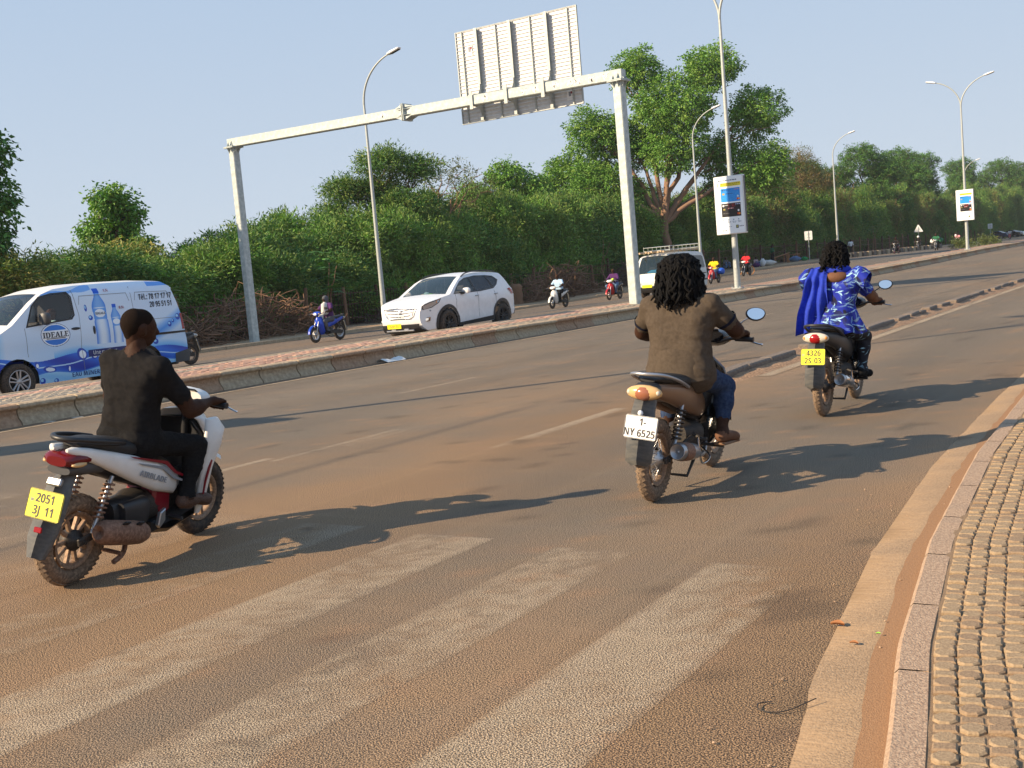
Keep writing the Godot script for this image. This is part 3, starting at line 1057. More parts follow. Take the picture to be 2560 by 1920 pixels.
func poster_texture() -> ImageTexture:
	# a bank-card advertisement; the small print is only lines at this distance
	var im := Image.create(256, 470, false, Image.FORMAT_RGB8)
	im.fill(Color(0.93, 0.96, 0.98))
	for k in 60:
		var y := 120 + k * 4
		im.fill_rect(Rect2i(0, y, 10 + int(18 * absf(sin(k * 0.11))), 4), Color(0.72, 0.86, 0.94))
	var g := RandomNumberGenerator.new()
	g.seed = 4
	var words := func(x: int, y: int, w: int, h: int, c: Color) -> void:
		var e := x
		while e < x + w:
			var l := g.randi_range(6, 20)
			im.fill_rect(Rect2i(e, y, mini(l, x + w - e), h), c)
			e += l + 4
	words.call(36, 26, 170, 8, Color(0.25, 0.33, 0.42))
	im.fill_rect(Rect2i(54, 50, 186, 30), Color(0.88, 0.82, 0.15))
	words.call(62, 56, 170, 6, Color(0.55, 0.42, 0.05))
	words.call(62, 68, 150, 5, Color(0.6, 0.48, 0.1))
	im.fill_rect(Rect2i(28, 50, 6, 30), Color(0.9, 0.8, 0.2))
	im.fill_rect(Rect2i(54, 96, 176, 112), Color(0.10, 0.55, 0.90))
	for k in 260:
		im.fill_rect(Rect2i(54 + g.randi_range(0, 168), 96 + g.randi_range(30, 106), g.randi_range(2, 9), 2), Color(0.2, 0.66, 0.95))
	im.fill_rect(Rect2i(66, 106, 14, 10), Color(0.06, 0.16, 0.3))
	words.call(84, 108, 60, 6, Color(0.08, 0.3, 0.6))
	words.call(178, 106, 46, 5, Color(0.85, 0.5, 0.55))
	im.fill_rect(Rect2i(68, 134, 22, 16), Color(0.72, 0.62, 0.35))
	words.call(98, 138, 70, 6, Color(0.05, 0.25, 0.55))
	im.fill_rect(Rect2i(54, 220, 176, 112), Color(0.06, 0.05, 0.07))
	for k in 90:
		im.fill_rect(Rect2i(110 + g.randi_range(0, 70), 222 + g.randi_range(0, 44), g.randi_range(3, 12), 3), Color(g.randf_range(0.3, 0.7), 0.06, 0.07))
	words.call(84, 232, 30, 7, Color(0.85, 0.85, 0.85))
	words.call(182, 228, 44, 7, Color(0.7, 0.75, 0.9))
	words.call(116, 258, 46, 8, Color(0.9, 0.7, 0.7))
	words.call(66, 300, 60, 4, Color(0.5, 0.5, 0.5))
	im.fill_rect(Rect2i(68, 262, 20, 14), Color(0.6, 0.55, 0.3))
	for q in [[206, 188, Color(0.85, 0.25, 0.12)], [218, 188, Color(0.95, 0.62, 0.2)], [204, 310, Color(0.85, 0.25, 0.1)], [216, 310, Color(0.96, 0.6, 0.15)], [210, 166, Color(0.75, 0.88, 0.97)], [208, 284, Color(0.95, 0.95, 0.97)], [72, 238, Color(0.95, 0.95, 0.95)]]:
		for dy in range(-9, 10):
			var w := int(sqrt(81.0 - dy * dy))
			im.fill_rect(Rect2i(q[0] - w, q[1] + dy, w * 2, 1), q[2])
	for k in 4:
		im.fill_rect(Rect2i(60 + k * 46, 352, 12, 10), Color(0.55, 0.65, 0.72))
		words.call(50 + k * 48, 370, 36, 4, Color(0.45, 0.52, 0.6))
		words.call(54 + k * 48, 379, 28, 4, Color(0.5, 0.56, 0.63))
	words.call(48, 412, 90, 4, Color(0.55, 0.6, 0.66))
	words.call(48, 440, 44, 8, Color(0.3, 0.34, 0.4))
	im.fill_rect(Rect2i(176, 404, 24, 26), Color(0.25, 0.27, 0.15))
	im.fill_rect(Rect2i(182, 410, 10, 12), Color(0.75, 0.75, 0.4))
	words.call(206, 412, 40, 7, Color(0.35, 0.38, 0.45))
	return ImageTexture.create_from_image(im)

var poster_mat: StandardMaterial3D
func poster(p: Vector3, z: float) -> void:
	if poster_mat == null:
		poster_mat = mat("poster_print", Color(1, 1, 1), 0.35)
		poster_mat.albedo_texture = poster_texture()
	var label := "poster box showing two bank cards on the lamp "
	label += "farthest along the median" if z < -60 else ("beside the minibus" if z < -20 else "beside the blue and white van")
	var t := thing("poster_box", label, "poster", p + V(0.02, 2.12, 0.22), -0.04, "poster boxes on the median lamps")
	var w := 1.22
	var h := 2.24
	var st := S(false)
	box(st, at(V(0, h * 0.5, 0)), V(w, h, 0.2), 0.02)
	obj(st, "case", M.white_plain, t)
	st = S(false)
	box(st, at(V(w * 0.5 + 0.004, h * 0.5, -0.02)), V(0.012, h - 0.1, 0.13), 0.003)  # the shade on the right-hand edge, put in as a dark strip
	obj(st, "dark_side_strip", M.lamp_dark, t)
	for s in [1, -1]:
		st = S(false)
		var zz: float = s * 0.106
		var x0: float = -s * (w * 0.5 - 0.03)
		for c in [[x0, 0.03, 0, 1], [-x0, 0.03, 1, 1], [-x0, h - 0.03, 1, 0], [x0, 0.03, 0, 1], [-x0, h - 0.03, 1, 0], [x0, h - 0.03, 0, 0]]:
			st.set_uv(Vector2(c[2], c[3]))
			st.add_vertex(V(c[0], c[1], zz))
		obj(st, "poster", poster_mat, t)
	st = S(false)
	for y in [0.25, h - 0.25]:
		box(st, at(V(0, y, -0.16)), V(0.3, 0.06, 0.14), 0.006)
	obj(st, "clamp", M.galv_pole, t)

func small_sign(kind: String, label: String, p: Vector3, turn: float) -> void:
	var t := thing("traffic_sign", label, "road sign", p, turn)
	var st := S()
	tube(st, [V(0, -0.05, 0), V(0, 2.75, 0)], 0.034, 8)
	obj(st, "pole", M.galv_pole, t)
	st = S(false)
	var y := 2.35
	if kind == "square":
		prism(st, poly([-0.36, -0.36, -0.3, -0.42, 0.3, -0.42, 0.36, -0.36, 0.36, 0.36, 0.3, 0.42, -0.3, 0.42, -0.36, 0.36]), at(V(0, y, -0.05)), 0.02, 0.004)
	else:
		prism(st, poly([-0.52, -0.36, 0.52, -0.36, 0.56, -0.30, 0.05, 0.56, -0.05, 0.56, -0.56, -0.30]), at(V(0, y + 0.1, -0.05)), 0.02, 0.004)
	obj(st, "plate", M.sheet_metal, t)
	st = S(false)
	for d in [-0.16, 0.16]:
		box(st, at(V(0, y + d, -0.02)), V(0.3, 0.04, 0.03))
	obj(st, "clamp", M.galv_pole, t)

func _signs() -> void:
	small_sign("square", "back of a small square road sign in front of the dark thorn trees", V(-33.2, gy(-33.2, -104.0) + 0.11, -104.0), 0.1)
	small_sign("triangle", "back of a white triangular road sign behind the loaded motorcycle", V(-33.6, gy(-33.6, -150.0) + 0.11, -150.0), 0.0)
	small_sign("square", "back of a small square road sign by the parked dark blue car", V(-33.4, gy(-33.4, -200.0) + 0.11, -200.0), 0.0)
# ---------------------------------------------------------------- trees, thicket, fence, brush
const RT := Vector3(0.839, 0, -0.545)   # sideways and away as seen along the view, used to spread crowns
const AWAY := Vector3(-0.545, 0, -0.839)

func leaf_mesh(blobs: Array, count: int, kind: String, tones: Array, sd: int) -> ArrayMesh:
	# leaf sprays in clumps through the volume of the blobs [centre, radii, share]
	var g := RandomNumberGenerator.new()
	g.seed = sd
	var v := PackedVector3Array()
	var c := PackedColorArray()
	var idx := PackedInt32Array()
	var sum := 0.0
	for b in blobs:
		sum += b[1].x * b[1].y + b[1].z * b[1].y
	var broad := kind == "broad"
	var per := 16 if broad else 22
	for b in blobs:
		var cen: Vector3 = b[0]
		var r: Vector3 = b[1]
		var n := int(count * (r.x * r.y + r.z * r.y) / sum / per)
		var lump := FastNoiseLite.new()
		lump.seed = sd + n
		lump.frequency = 0.9 / maxf(1.0, r.x) * 1.3
		for k in n:
			var d := V(g.randfn(), g.randfn() * 0.9 + 0.12, g.randfn()).normalized()
			var rr := pow(g.randf(), 0.42) * 0.97
			rr *= 0.86 + 0.42 * lump.get_noise_3d(d.x * 2.0, d.y * 2.0, d.z * 2.0)
			var p := cen + d * r * rr
			var out := (d / r).normalized()
			var tone: Color = tones[g.randi() % tones.size()]
			var cs := 0.34 if broad else 0.42
			for j in per:
				var q := p + V(g.randfn(), g.randfn() * 0.7, g.randfn()) * cs * 0.55
				var dir := (V(g.randfn(), g.randfn() * 0.6, g.randfn()) + out * 0.9).normalized()
				var l := g.randf_range(0.13, 0.31)
				var w := g.randf_range(0.022, 0.042)
				if broad:
					dir = (dir + V(0, -0.55, 0)).normalized()
					l = g.randf_range(0.16, 0.29)
					w = g.randf_range(0.045, 0.075)
				var s := dir.cross(V(g.randfn(), g.randfn() + 0.8, g.randfn())).normalized() * w
				var f := dir.cross(s).normalized() * w * 0.5
				var m := v.size()
				v.append(q)
				v.append(q + dir * l * 0.45 + s + f)
				v.append(q + dir * l)
				v.append(q + dir * l * 0.45 - s + f)
				var col := tone * g.randf_range(0.72, 1.3)
				col.a = 1.0
				for e in 4:
					c.append(col)
				idx.append_array(PackedInt32Array([m, m + 1, m + 2, m, m + 2, m + 3]))
	var a := []
	a.resize(Mesh.ARRAY_MAX)
	a[Mesh.ARRAY_VERTEX] = v
	a[Mesh.ARRAY_COLOR] = c
	a[Mesh.ARRAY_INDEX] = idx
	var am := ArrayMesh.new()
	am.add_surface_from_arrays(Mesh.PRIMITIVE_TRIANGLES, a)
	am.surface_set_material(0, M.leaf_broad if broad else M.leaf)
	return am

func limb(st: SurfaceTool, a: Vector3, b: Vector3, r0: float, r1: float, wob: float, g: RandomNumberGenerator) -> void:
	var pts := []
	var rad := []
	for i in 6:
		var t := i / 5.0
		pts.append(a.lerp(b, t) + V(g.randfn(), g.randfn() * 0.5, g.randfn()) * wob * sin(t * PI) + V(0, sin(t * PI) * wob, 0))
		rad.append(lerpf(r0, r1, t))
	tube(st, pts, rad, 7)

func tree(called: String, label: String, p: Vector3, fork: float, r: float, blobs: Array, count: int, kind: String, tones: Array, sd: int, bark: Material, group := "") -> Node3D:
	var t := thing(called, label, "tree", p, 0.0, group)
	var g := RandomNumberGenerator.new()
	g.seed = sd
	var st := S()
	limb(st, V(0, -0.2, 0), V(0.1, fork, 0), r, r * 0.75, fork * 0.03, g)
	var trunk := obj(st, "trunk", bark, t)
	st = S()
	for b in blobs:
		var mid := V(0.1, fork, 0).lerp(b[0], 0.4) + V(0, b[0].y * 0.06, 0)
		limb(st, V(0.1, fork - 0.1, 0), mid, r * 0.55, r * 0.36, 0.15, g)
		limb(st, mid, b[0] + V(0, b[1].y * 0.3, 0), r * 0.36, r * 0.1, 0.3, g)
		for k in 4:
			var d := V(g.randfn(), g.randfn() * 0.6, g.randfn()).normalized()
			limb(st, mid.lerp(b[0], 0.5), b[0] + d * b[1] * 0.85, r * 0.16, 0.015, 0.2, g)
	obj(st, "limbs", bark, trunk)
	shared(leaf_mesh(blobs, count, kind, tones, sd), "crown", null, t)
	return t

func view_blobs(a: Array) -> Array:
	# [sideways, up, away, radius, radius up] -> blobs
	var out := []
	for b in a:
		out.append([RT * b[0] + V(0, b[1], 0) + AWAY * b[2], V(b[3], b[4], b[3])])
	return out

func on_verge(x: float, z: float) -> Vector3:
	return V(x, gy(x, z) + 0.12, z)

func _green() -> void:
	var fresh := [Color(0.128, 0.279, 0.034), Color(0.162, 0.330, 0.046), Color(0.093, 0.222, 0.030), Color(0.197, 0.324, 0.052)]
	var deep := [Color(0.069, 0.178, 0.030), Color(0.093, 0.229, 0.034), Color(0.049, 0.140, 0.025)]
	var olive := [Color(0.167, 0.248, 0.044), Color(0.123, 0.216, 0.037), Color(0.207, 0.273, 0.052), Color(0.093, 0.184, 0.034)]
	var straw := [Color(0.408, 0.343, 0.075), Color(0.288, 0.292, 0.057), Color(0.204, 0.248, 0.052), Color(0.456, 0.356, 0.086)]
	var brown := [Color(0.168, 0.133, 0.046), Color(0.132, 0.146, 0.041), Color(0.216, 0.146, 0.057), Color(0.102, 0.127, 0.034)]
	tree("broadleaf_tree", "tall spreading tree with a forked orange-brown trunk behind the minibus", on_verge(-38.3, -83.3), 4.4, 0.42,
		view_blobs([[1.5, 13.2, 0, 4.3, 3.6], [-4.8, 12.0, 1, 2.7, 2.6], [-5.3, 7.6, 0, 2.7, 2.6], [8.2, 12.4, 1, 2.6, 2.9], [8.4, 7.9, 0, 2.8, 2.6], [-1.2, 16.6, 1, 2.5, 2.3], [4.7, 16.2, 0, 2.7, 2.3], [1.0, 9.9, -1, 3.0, 2.2], [-2.6, 7.4, 1, 1.8, 1.4], [5.4, 9.4, 1.5, 2.4, 2.4], [-2.0, 11.0, 2, 3.0, 2.6], [5.2, 6.9, 2, 1.6, 1.3]]), 88000, "broad", fresh, 11, M.bark)
	tree("broadleaf_tree", "dark large-leaved tree rising above the thicket beside the blue and white van", on_verge(-40.0, -24.6), 3.0, 0.3,
		view_blobs([[0.0, 8.6, 0, 1.9, 1.9], [1.3, 7.9, 0, 1.25, 1.5], [1.2, 6.1, 0.5, 1.2, 1.3], [0.2, 5.0, 0, 1.7, 1.4], [-1.6, 7.0, 0, 2.0, 2.2], [1.15, 4.5, 0, 0.8, 0.9]]), 12000, "broad", deep, 12, M.bark_dark)
	tree("broadleaf_tree", "small round tree with green head standing over the hedge behind the van", on_verge(-46.0, -36.1), 3.2, 0.2,
		view_blobs([[0.25, 7.0, 0, 1.2, 1.0], [-0.7, 5.6, 0, 0.95, 0.9], [0.9, 6.2, 0.3, 0.85, 0.9], [1.5, 4.8, 0, 0.7, 0.6], [0.1, 5.2, 0.4, 1.2, 0.9]]), 8000, "broad", fresh, 13, M.bark_dark)
	tree("acacia_tree", "flat-topped feathery acacia spreading above the thicket behind the leaning lamp pole", on_verge(-42.0, -53.0), 3.5, 0.24,
		view_blobs([[-0.2, 9.0, 0, 2.0, 1.1], [-2.6, 7.6, 0, 1.7, 1.0], [1.8, 8.5, 0.5, 1.7, 1.0], [-0.8, 7.4, 1, 2.4, 1.1], [0.8, 6.4, 0, 2.4, 1.0], [-3.2, 6.4, 0, 1.2, 0.7]]), 26000, "fine", deep + olive, 14, M.bark_dark)
	var sp := tree("acacia_tree", "sparse half-bare acacia branches reaching out beside the feathery acacia", on_verge(-42.5, -58.5), 3.6, 0.16,
		view_blobs([[0.4, 8.2, 0, 1.5, 1.3], [2.0, 8.3, 0, 1.4, 1.2], [3.1, 7.4, 0.3, 1.1, 0.9], [1.4, 6.8, 0, 1.3, 0.8]]), 1500, "fine", [Color(0.14, 0.16, 0.05), Color(0.11, 0.13, 0.04)], 15, M.bark)
	tree("broadleaf_tree", "bright green tree top over the hedge behind the white SUV", on_verge(-46.0, -72.5), 4.0, 0.25,
		view_blobs([[0, 8.8, 0, 1.9, 1.6], [-2.2, 7.4, 0, 1.6, 1.3], [2.0, 7.9, 0, 1.6, 1.4], [0.3, 6.6, 0, 2.6, 1.4]]), 14000, "broad", fresh, 16, M.bark_dark)
	tree("broadleaf_tree", "bright green tree leaning against the tall forked tree", on_verge(-46.0, -82.0), 4.0, 0.28,
		view_blobs([[0, 9.4, 0, 2.3, 1.9], [-2.0, 8.2, 0, 1.6, 1.3], [2.4, 8.8, 0, 2.0, 1.8], [0.5, 6.8, 0, 3.0, 1.6], [-3.8, 7.2, 0, 1.5, 1.2]]), 18000, "broad", fresh, 17, M.bark_dark)
	tree("thorn_tree", "dull brownish thorn tree behind the poster box beside the minibus", on_verge(-41.0, -112.0), 4.0, 0.3,
		view_blobs([[0, 8.8, 0, 3.0, 2.4], [2.2, 10.4, 0, 2.3, 1.9], [-2.2, 7.0, 0, 2.4, 2.0], [2.6, 6.4, 0, 2.6, 2.3], [0, 4.6, 0, 3.0, 1.8]]), 26000, "fine", brown + olive, 18, M.bark_dark)
	tree("thorn_tree", "brown-leaved thorn tree between the poster boxes over the fence", on_verge(-41.0, -127.0), 4.2, 0.3,
		view_blobs([[0, 10.6, 0, 2.5, 2.2], [1.8, 8.4, 0, 2.8, 2.4], [-1.8, 7.4, 0, 2.6, 2.2], [0, 5.0, 0, 3.4, 2.0]]), 24000, "fine", brown, 19, M.bark_dark)
	var gb := [[0, 12.8, 0, 3.6, 2.8], [3.4, 11.0, 0, 3.2, 2.6], [-3.2, 10.6, 0, 3.0, 2.6], [0.6, 8.0, 0, 4.4, 2.6], [3.6, 6.6, 0, 3.0, 2.2], [-3.4, 6.4, 0, 3.0, 2.2]]
	var gt := tree("broadleaf_tree", "rounded dark green tree of the row behind the loaded motorcycle", on_verge(-43.0, -160.0), 4.5, 0.4, view_blobs(gb), 46000, "broad", deep + [Color(0.07, 0.12, 0.022)], 20, M.bark_dark, "rounded trees along the far end of the fence")
	for q in [[-44.0, -184.0, 1.05, 2.0], [-46.0, -208.0, 1.1, 4.1], [-47.0, -250.0, 1.15, 1.1], [-45.0, -286.0, 1.22, 2.6], [-47.0, -330.0, 1.3, 5.0], [-52.0, -400.0, 1.5, 0.7], [-47.0, -148.0, 0.85, 3.4]]:
		var o := copy_of(gt)
		o.position = on_verge(q[0], q[1])
		o.scale = Vector3.ONE * q[2]
		o.rotation.y = q[3]
	# the thicket: feathery thorn bushes, shoulder to shoulder behind the fence
	var kinds := [[fresh + olive, "dense feathery green thorn bush in the thicket behind the fence"], [olive + straw, "yellowish feathery thorn bush in the thicket behind the fence"], [deep + olive, "dark green feathery thorn bush in the thicket behind the fence"], [brown + olive, "brownish dry thorn bush in the thicket behind the fence"]]
	var proto := []
	for k in 4:
		var t := thing("thorn_bush", kinds[k][1], "bush", Vector3.ZERO, 0.0, "thorn bushes in the roadside thicket")
		var g := RandomNumberGenerator.new()
		g.seed = 60 + k
		var bl := []
		for j in 9:
			var an := TAU * j / 9.0 + g.randf() * 0.5
			var rr := 0.0 if j == 8 else g.randf_range(1.0, 1.9)
			bl.append([V(cos(an) * rr, g.randf_range(2.0, 3.7), sin(an) * rr), V(g.randf_range(1.2, 1.7), g.randf_range(1.0, 1.5), g.randf_range(1.2, 1.7))])
		for j in 7:
			var an := TAU * j / 7.0 + g.randf() * 0.5
			bl.append([V(cos(an) * 2.0, g.randf_range(0.9, 1.4), sin(an) * 1.8), V(1.2, 1.1, 1.2)])
		var st := S()
		for j in 9:
			limb(st, V(g.randfn() * 0.3, -0.1, g.randfn() * 0.3), bl[j][0], 0.07, 0.015, 0.2, g)
		obj(st, "stems", M.bark_dark, t)
		shared(leaf_mesh(bl, 42000, "fine", kinds[k][0], 70 + k), "crown", null, t)
		proto.append(t)
	var used := [false, false, false, false]
	var z := -12.0
	var g2 := RandomNumberGenerator.new()
	g2.seed = 99
	while z > -340.0:
		for row in 2:
			var zz := z + row * 1.7
			var h := 0.92 + 0.5 * smoothstep(30.0, 62.0, -zz) + 0.25 * smoothstep(95.0, 130.0, -zz) + 0.5 * smoothstep(200.0, 260.0, -zz)
			if row == 1:
				h *= 1.13
			var k := g2.randi() % 3
			if zz > -27.0:
				k = 1 if g2.randf() < 0.75 else 2
			elif zz > -36.0:
				k = [1, 0, 2, 0, 2][g2.randi() % 5]
			elif k == 1:
				k = 0 if g2.randf() < 0.5 else 2
			elif zz < -98.0 and g2.randf() < 0.55:
				k = 3
			var o: Node3D = proto[k] if not used[k] else copy_of(proto[k])
			used[k] = true
			var zone := "the striped island"
			for q in [[-26.0, "the blue and white van"], [-40.0, "the gantry's far post"], [-56.0, "the white SUV"], [-70.0, "the white motorcycle"], [-100.0, "the minibus"], [-135.0, "the verge vendors"]]:
				if zz > q[0]:
					zone = q[1]
					break
			o.set_meta("label", String(kinds[k][1]).replace("the fence", zone) + (", second row" if row == 1 else ", front row"))
			o.position = on_verge(-39.8 - row * 3.6 - g2.randf() * 0.8, zz)
			o.rotation.y = g2.randf() * TAU
			o.scale = V(g2.randf_range(0.9, 1.12), h * g2.randf_range(0.9, 1.1), g2.randf_range(0.9, 1.15))
		z -= g2.randf_range(3.2, 4.1) if z > -110.0 else (g2.randf_range(5.0, 6.5) if z > -220.0 else 8.0)
	for k in 4:
		if not used[k]:
			proto[k].queue_free()
	_saplings(deep, fresh)

func _saplings(deep: Array, fresh: Array) -> void:
	# young trees with long pinnate fronds on the verge
	for q in [[-36.0, -40.3, 3.9, "tall sapling with drooping compound leaves behind the blue motorcycle", 3, 0.9], [-36.0, -30.6, 2.6, "young yellowish sapling with compound leaves behind the van's rear corner", 5, 0.7], [-36.0, -68.0, 4.2, "pale-stemmed leaning sapling beside the purple-shirted rider", 7, 0.8], [-36.0, -56.5, 1.9, "small green sapling beside the heap of cut branches", 9, 0.5], [-35.5, -135.0, 4.0, "small flat-topped young tree on the far verge near the striped island", 10, 0.9]]:
		var t := thing("sapling", q[3], "sapling", on_verge(q[0], q[1]))
		var g := RandomNumberGenerator.new()
		g.seed = q[4]
		var st := S()
		var h: float = q[2]
		limb(st, V(0, -0.1, 0), V(0.25, h * 0.8, 0.1), 0.05, 0.02, 0.12, g)
		limb(st, V(0.03, h * 0.3, 0), V(h * 0.2, h * 0.75, 0.2), 0.035, 0.015, 0.1, g)
		obj(st, "stem", M.bark, t)
		var v := PackedVector3Array()
		var c := PackedColorArray()
		var idx := PackedInt32Array()
		for k in 44:
			var base := V(0.25 * g.randf(), h * g.randf_range(0.42, 0.95), 0.1)
			var an := g.randf() * TAU
			var dir := V(cos(an), g.randf_range(-0.15, 0.5), sin(an)).normalized()
			var l: float = g.randf_range(0.7, 1.25) * q[5]
			var col: Color = (deep[g.randi() % 3] if q[4] != 5 else Color(0.14, 0.16, 0.03)) * g.randf_range(0.9, 1.5)
			col.a = 1.0
			for j in 13:
				var u := (j + 1) / 13.0
				var p: Vector3 = base + dir * l * u + V(0, -0.3 * l * u * u, 0)
				for s in [-1.0, 1.0]:
					var side: Vector3 = dir.cross(Vector3.UP).normalized() * s
					var ld: Vector3 = (side + dir * 0.45 + V(0, -0.2, 0)).normalized() * 0.2 * (1.15 - u * 0.6) * q[5]
					var w := dir * 0.032
					var m := v.size()
					v.append_array(PackedVector3Array([p, p + ld * 0.5 + w, p + ld, p + ld * 0.5 - w]))
					for e in 4:
						c.append(col)
					idx.append_array(PackedInt32Array([m, m + 1, m + 2, m, m + 2, m + 3]))
		var a := []
		a.resize(Mesh.ARRAY_MAX)
		a[Mesh.ARRAY_VERTEX] = v
		a[Mesh.ARRAY_COLOR] = c
		a[Mesh.ARRAY_INDEX] = idx
		var am := ArrayMesh.new()
		am.add_surface_from_arrays(Mesh.PRIMITIVE_TRIANGLES, a)
		am.surface_set_material(0, M.leaf)
		shared(am, "crown", null, t)

func _verge() -> void:
	# kerb of the far carriageway
	var k := structure("far_verge_kerb")
	var st := S(false)
	for i in 110:
		var z := 8.0 - i * 2.0
		box(st, at(V(-32.36, gy(-32.4, z) + 0.02, z - 1.0)), V(0.17, 0.24, 1.985), 0.015)
	var o := obj(st, "kerb_run", M.kerb, k)
	o.set_meta("kind", "stuff")
	# fence: rusty posts, rails and thin bars
	var f := thing("iron_fence", "rusty iron bar fence with thick posts running below the thicket", "fence")
	var g := RandomNumberGenerator.new()
	g.seed = 31
	var z := -14.0
	var last := Vector3.ZERO
	while z > -215.0:
		var p := on_verge(-37.2 + g.randf_range(-0.1, 0.1), z)
		st = S()
		var h := g.randf_range(1.7, 2.1)
		tube(st, [p - V(0, 0.1, 0), p + V(g.randf_range(-0.03, 0.03), h * 0.5, 0), p + V(g.randf_range(-0.05, 0.05), h, g.randf_range(-0.05, 0.05))], [0.11, 0.1, 0.09], 6)
		obj(st, "post", M.twig if g.randf() < 0.6 else M.rust_iron, f)
		if last != Vector3.ZERO and z > -160.0:
			st = S(false)
			for y in [0.35, 1.05, 1.6]:
				bar(st, last + V(0, y, 0), p + V(0, y, 0), 0.035, 0.04)
			var n := 11
			for i in range(1, n):
				var q := last.lerp(p, float(i) / n)
				bar(st, q + V(0, 0.02, 0), q + V(g.randf_range(-0.02, 0.02), 1.72, g.randf_range(-0.02, 0.02)), 0.022, 0.022)
			var pn := obj(st, "bar_panel", M.rust_iron, f)
			pn.set_meta("kind", "stuff")
		last = p
		z -= 2.6 if z > -80 else 3.4
	# heaps of cut thorn branches
	for h in [[-35.2, -28.0, 3.6, 1.7, 520, "dark heap of cut thorn branches beside the gantry's far post"], [-35.4, -34.5, 4.2, 1.9, 700, "tangled brown heap of dead branches behind the blue motorcycle"], [-35.6, -47.0, 4.0, 0.9, 300, "low scatter of dead branches under the fence behind the SUV"], [-35.2, -60.5, 4.6, 1.9, 700, "orange-brown heap of cut branches behind the white motorcycle"], [-35.6, -72.0, 3.5, 1.6, 320, "dark heap of branches behind the gantry's near post"]]:
		var t := thing("branch_heap", h[5], "branches", on_verge(h[0], h[1]))
		st = S()
		for i in h[4]:
			var u := g.randf_range(-1.0, 1.0)
			var top: float = h[3] * (1.0 - u * u * 0.8)
			var b := V(g.randfn() * 0.55, g.randf() * top, u * h[2])
			var d := V(g.randfn(), g.randfn() * 0.55, g.randfn()).normalized()
			var l := g.randf_range(0.4, 1.5)
			var bend := V(g.randfn(), g.randfn(), g.randfn()) * 0.28
			var pts := [b - d * l * 0.5, b + bend * l * 0.6, b + d * l * 0.5]
			for j in 3:
				pts[j].y = maxf(pts[j].y, 0.02)
			var r := g.randf_range(0.012, 0.034)
			tube(st, curve(pts, 2), [r, r * 0.9, r * 0.8, r * 0.6, r * 0.3], 4, false)
		var s := obj(st, "sticks", M.twig if h[4] > 500 else M.bark_dark, t)
		s.set_meta("kind", "stuff")
	# a cut palm log on end
	var t2 := thing("palm_log", "short thick palm log standing on end beyond the SUV's tail", "log", on_verge(-35.0, -55.2), 0.3)
	st = S()
	var rings := []
	for i in 9:
		var ring := PackedVector3Array()
		for j in 14:
			var an := TAU * j / 14.0
			var r := 0.36 * (1.0 + 0.09 * sin(j * 3.0 + i * 2.0)) * (1.0 if i < 8 else 0.7)
			ring.append(V(cos(an) * r, i * 0.15, sin(an) * r))
		rings.append(ring)
	loft(st, rings)
	obj(st, "trunk", M.twig, t2)
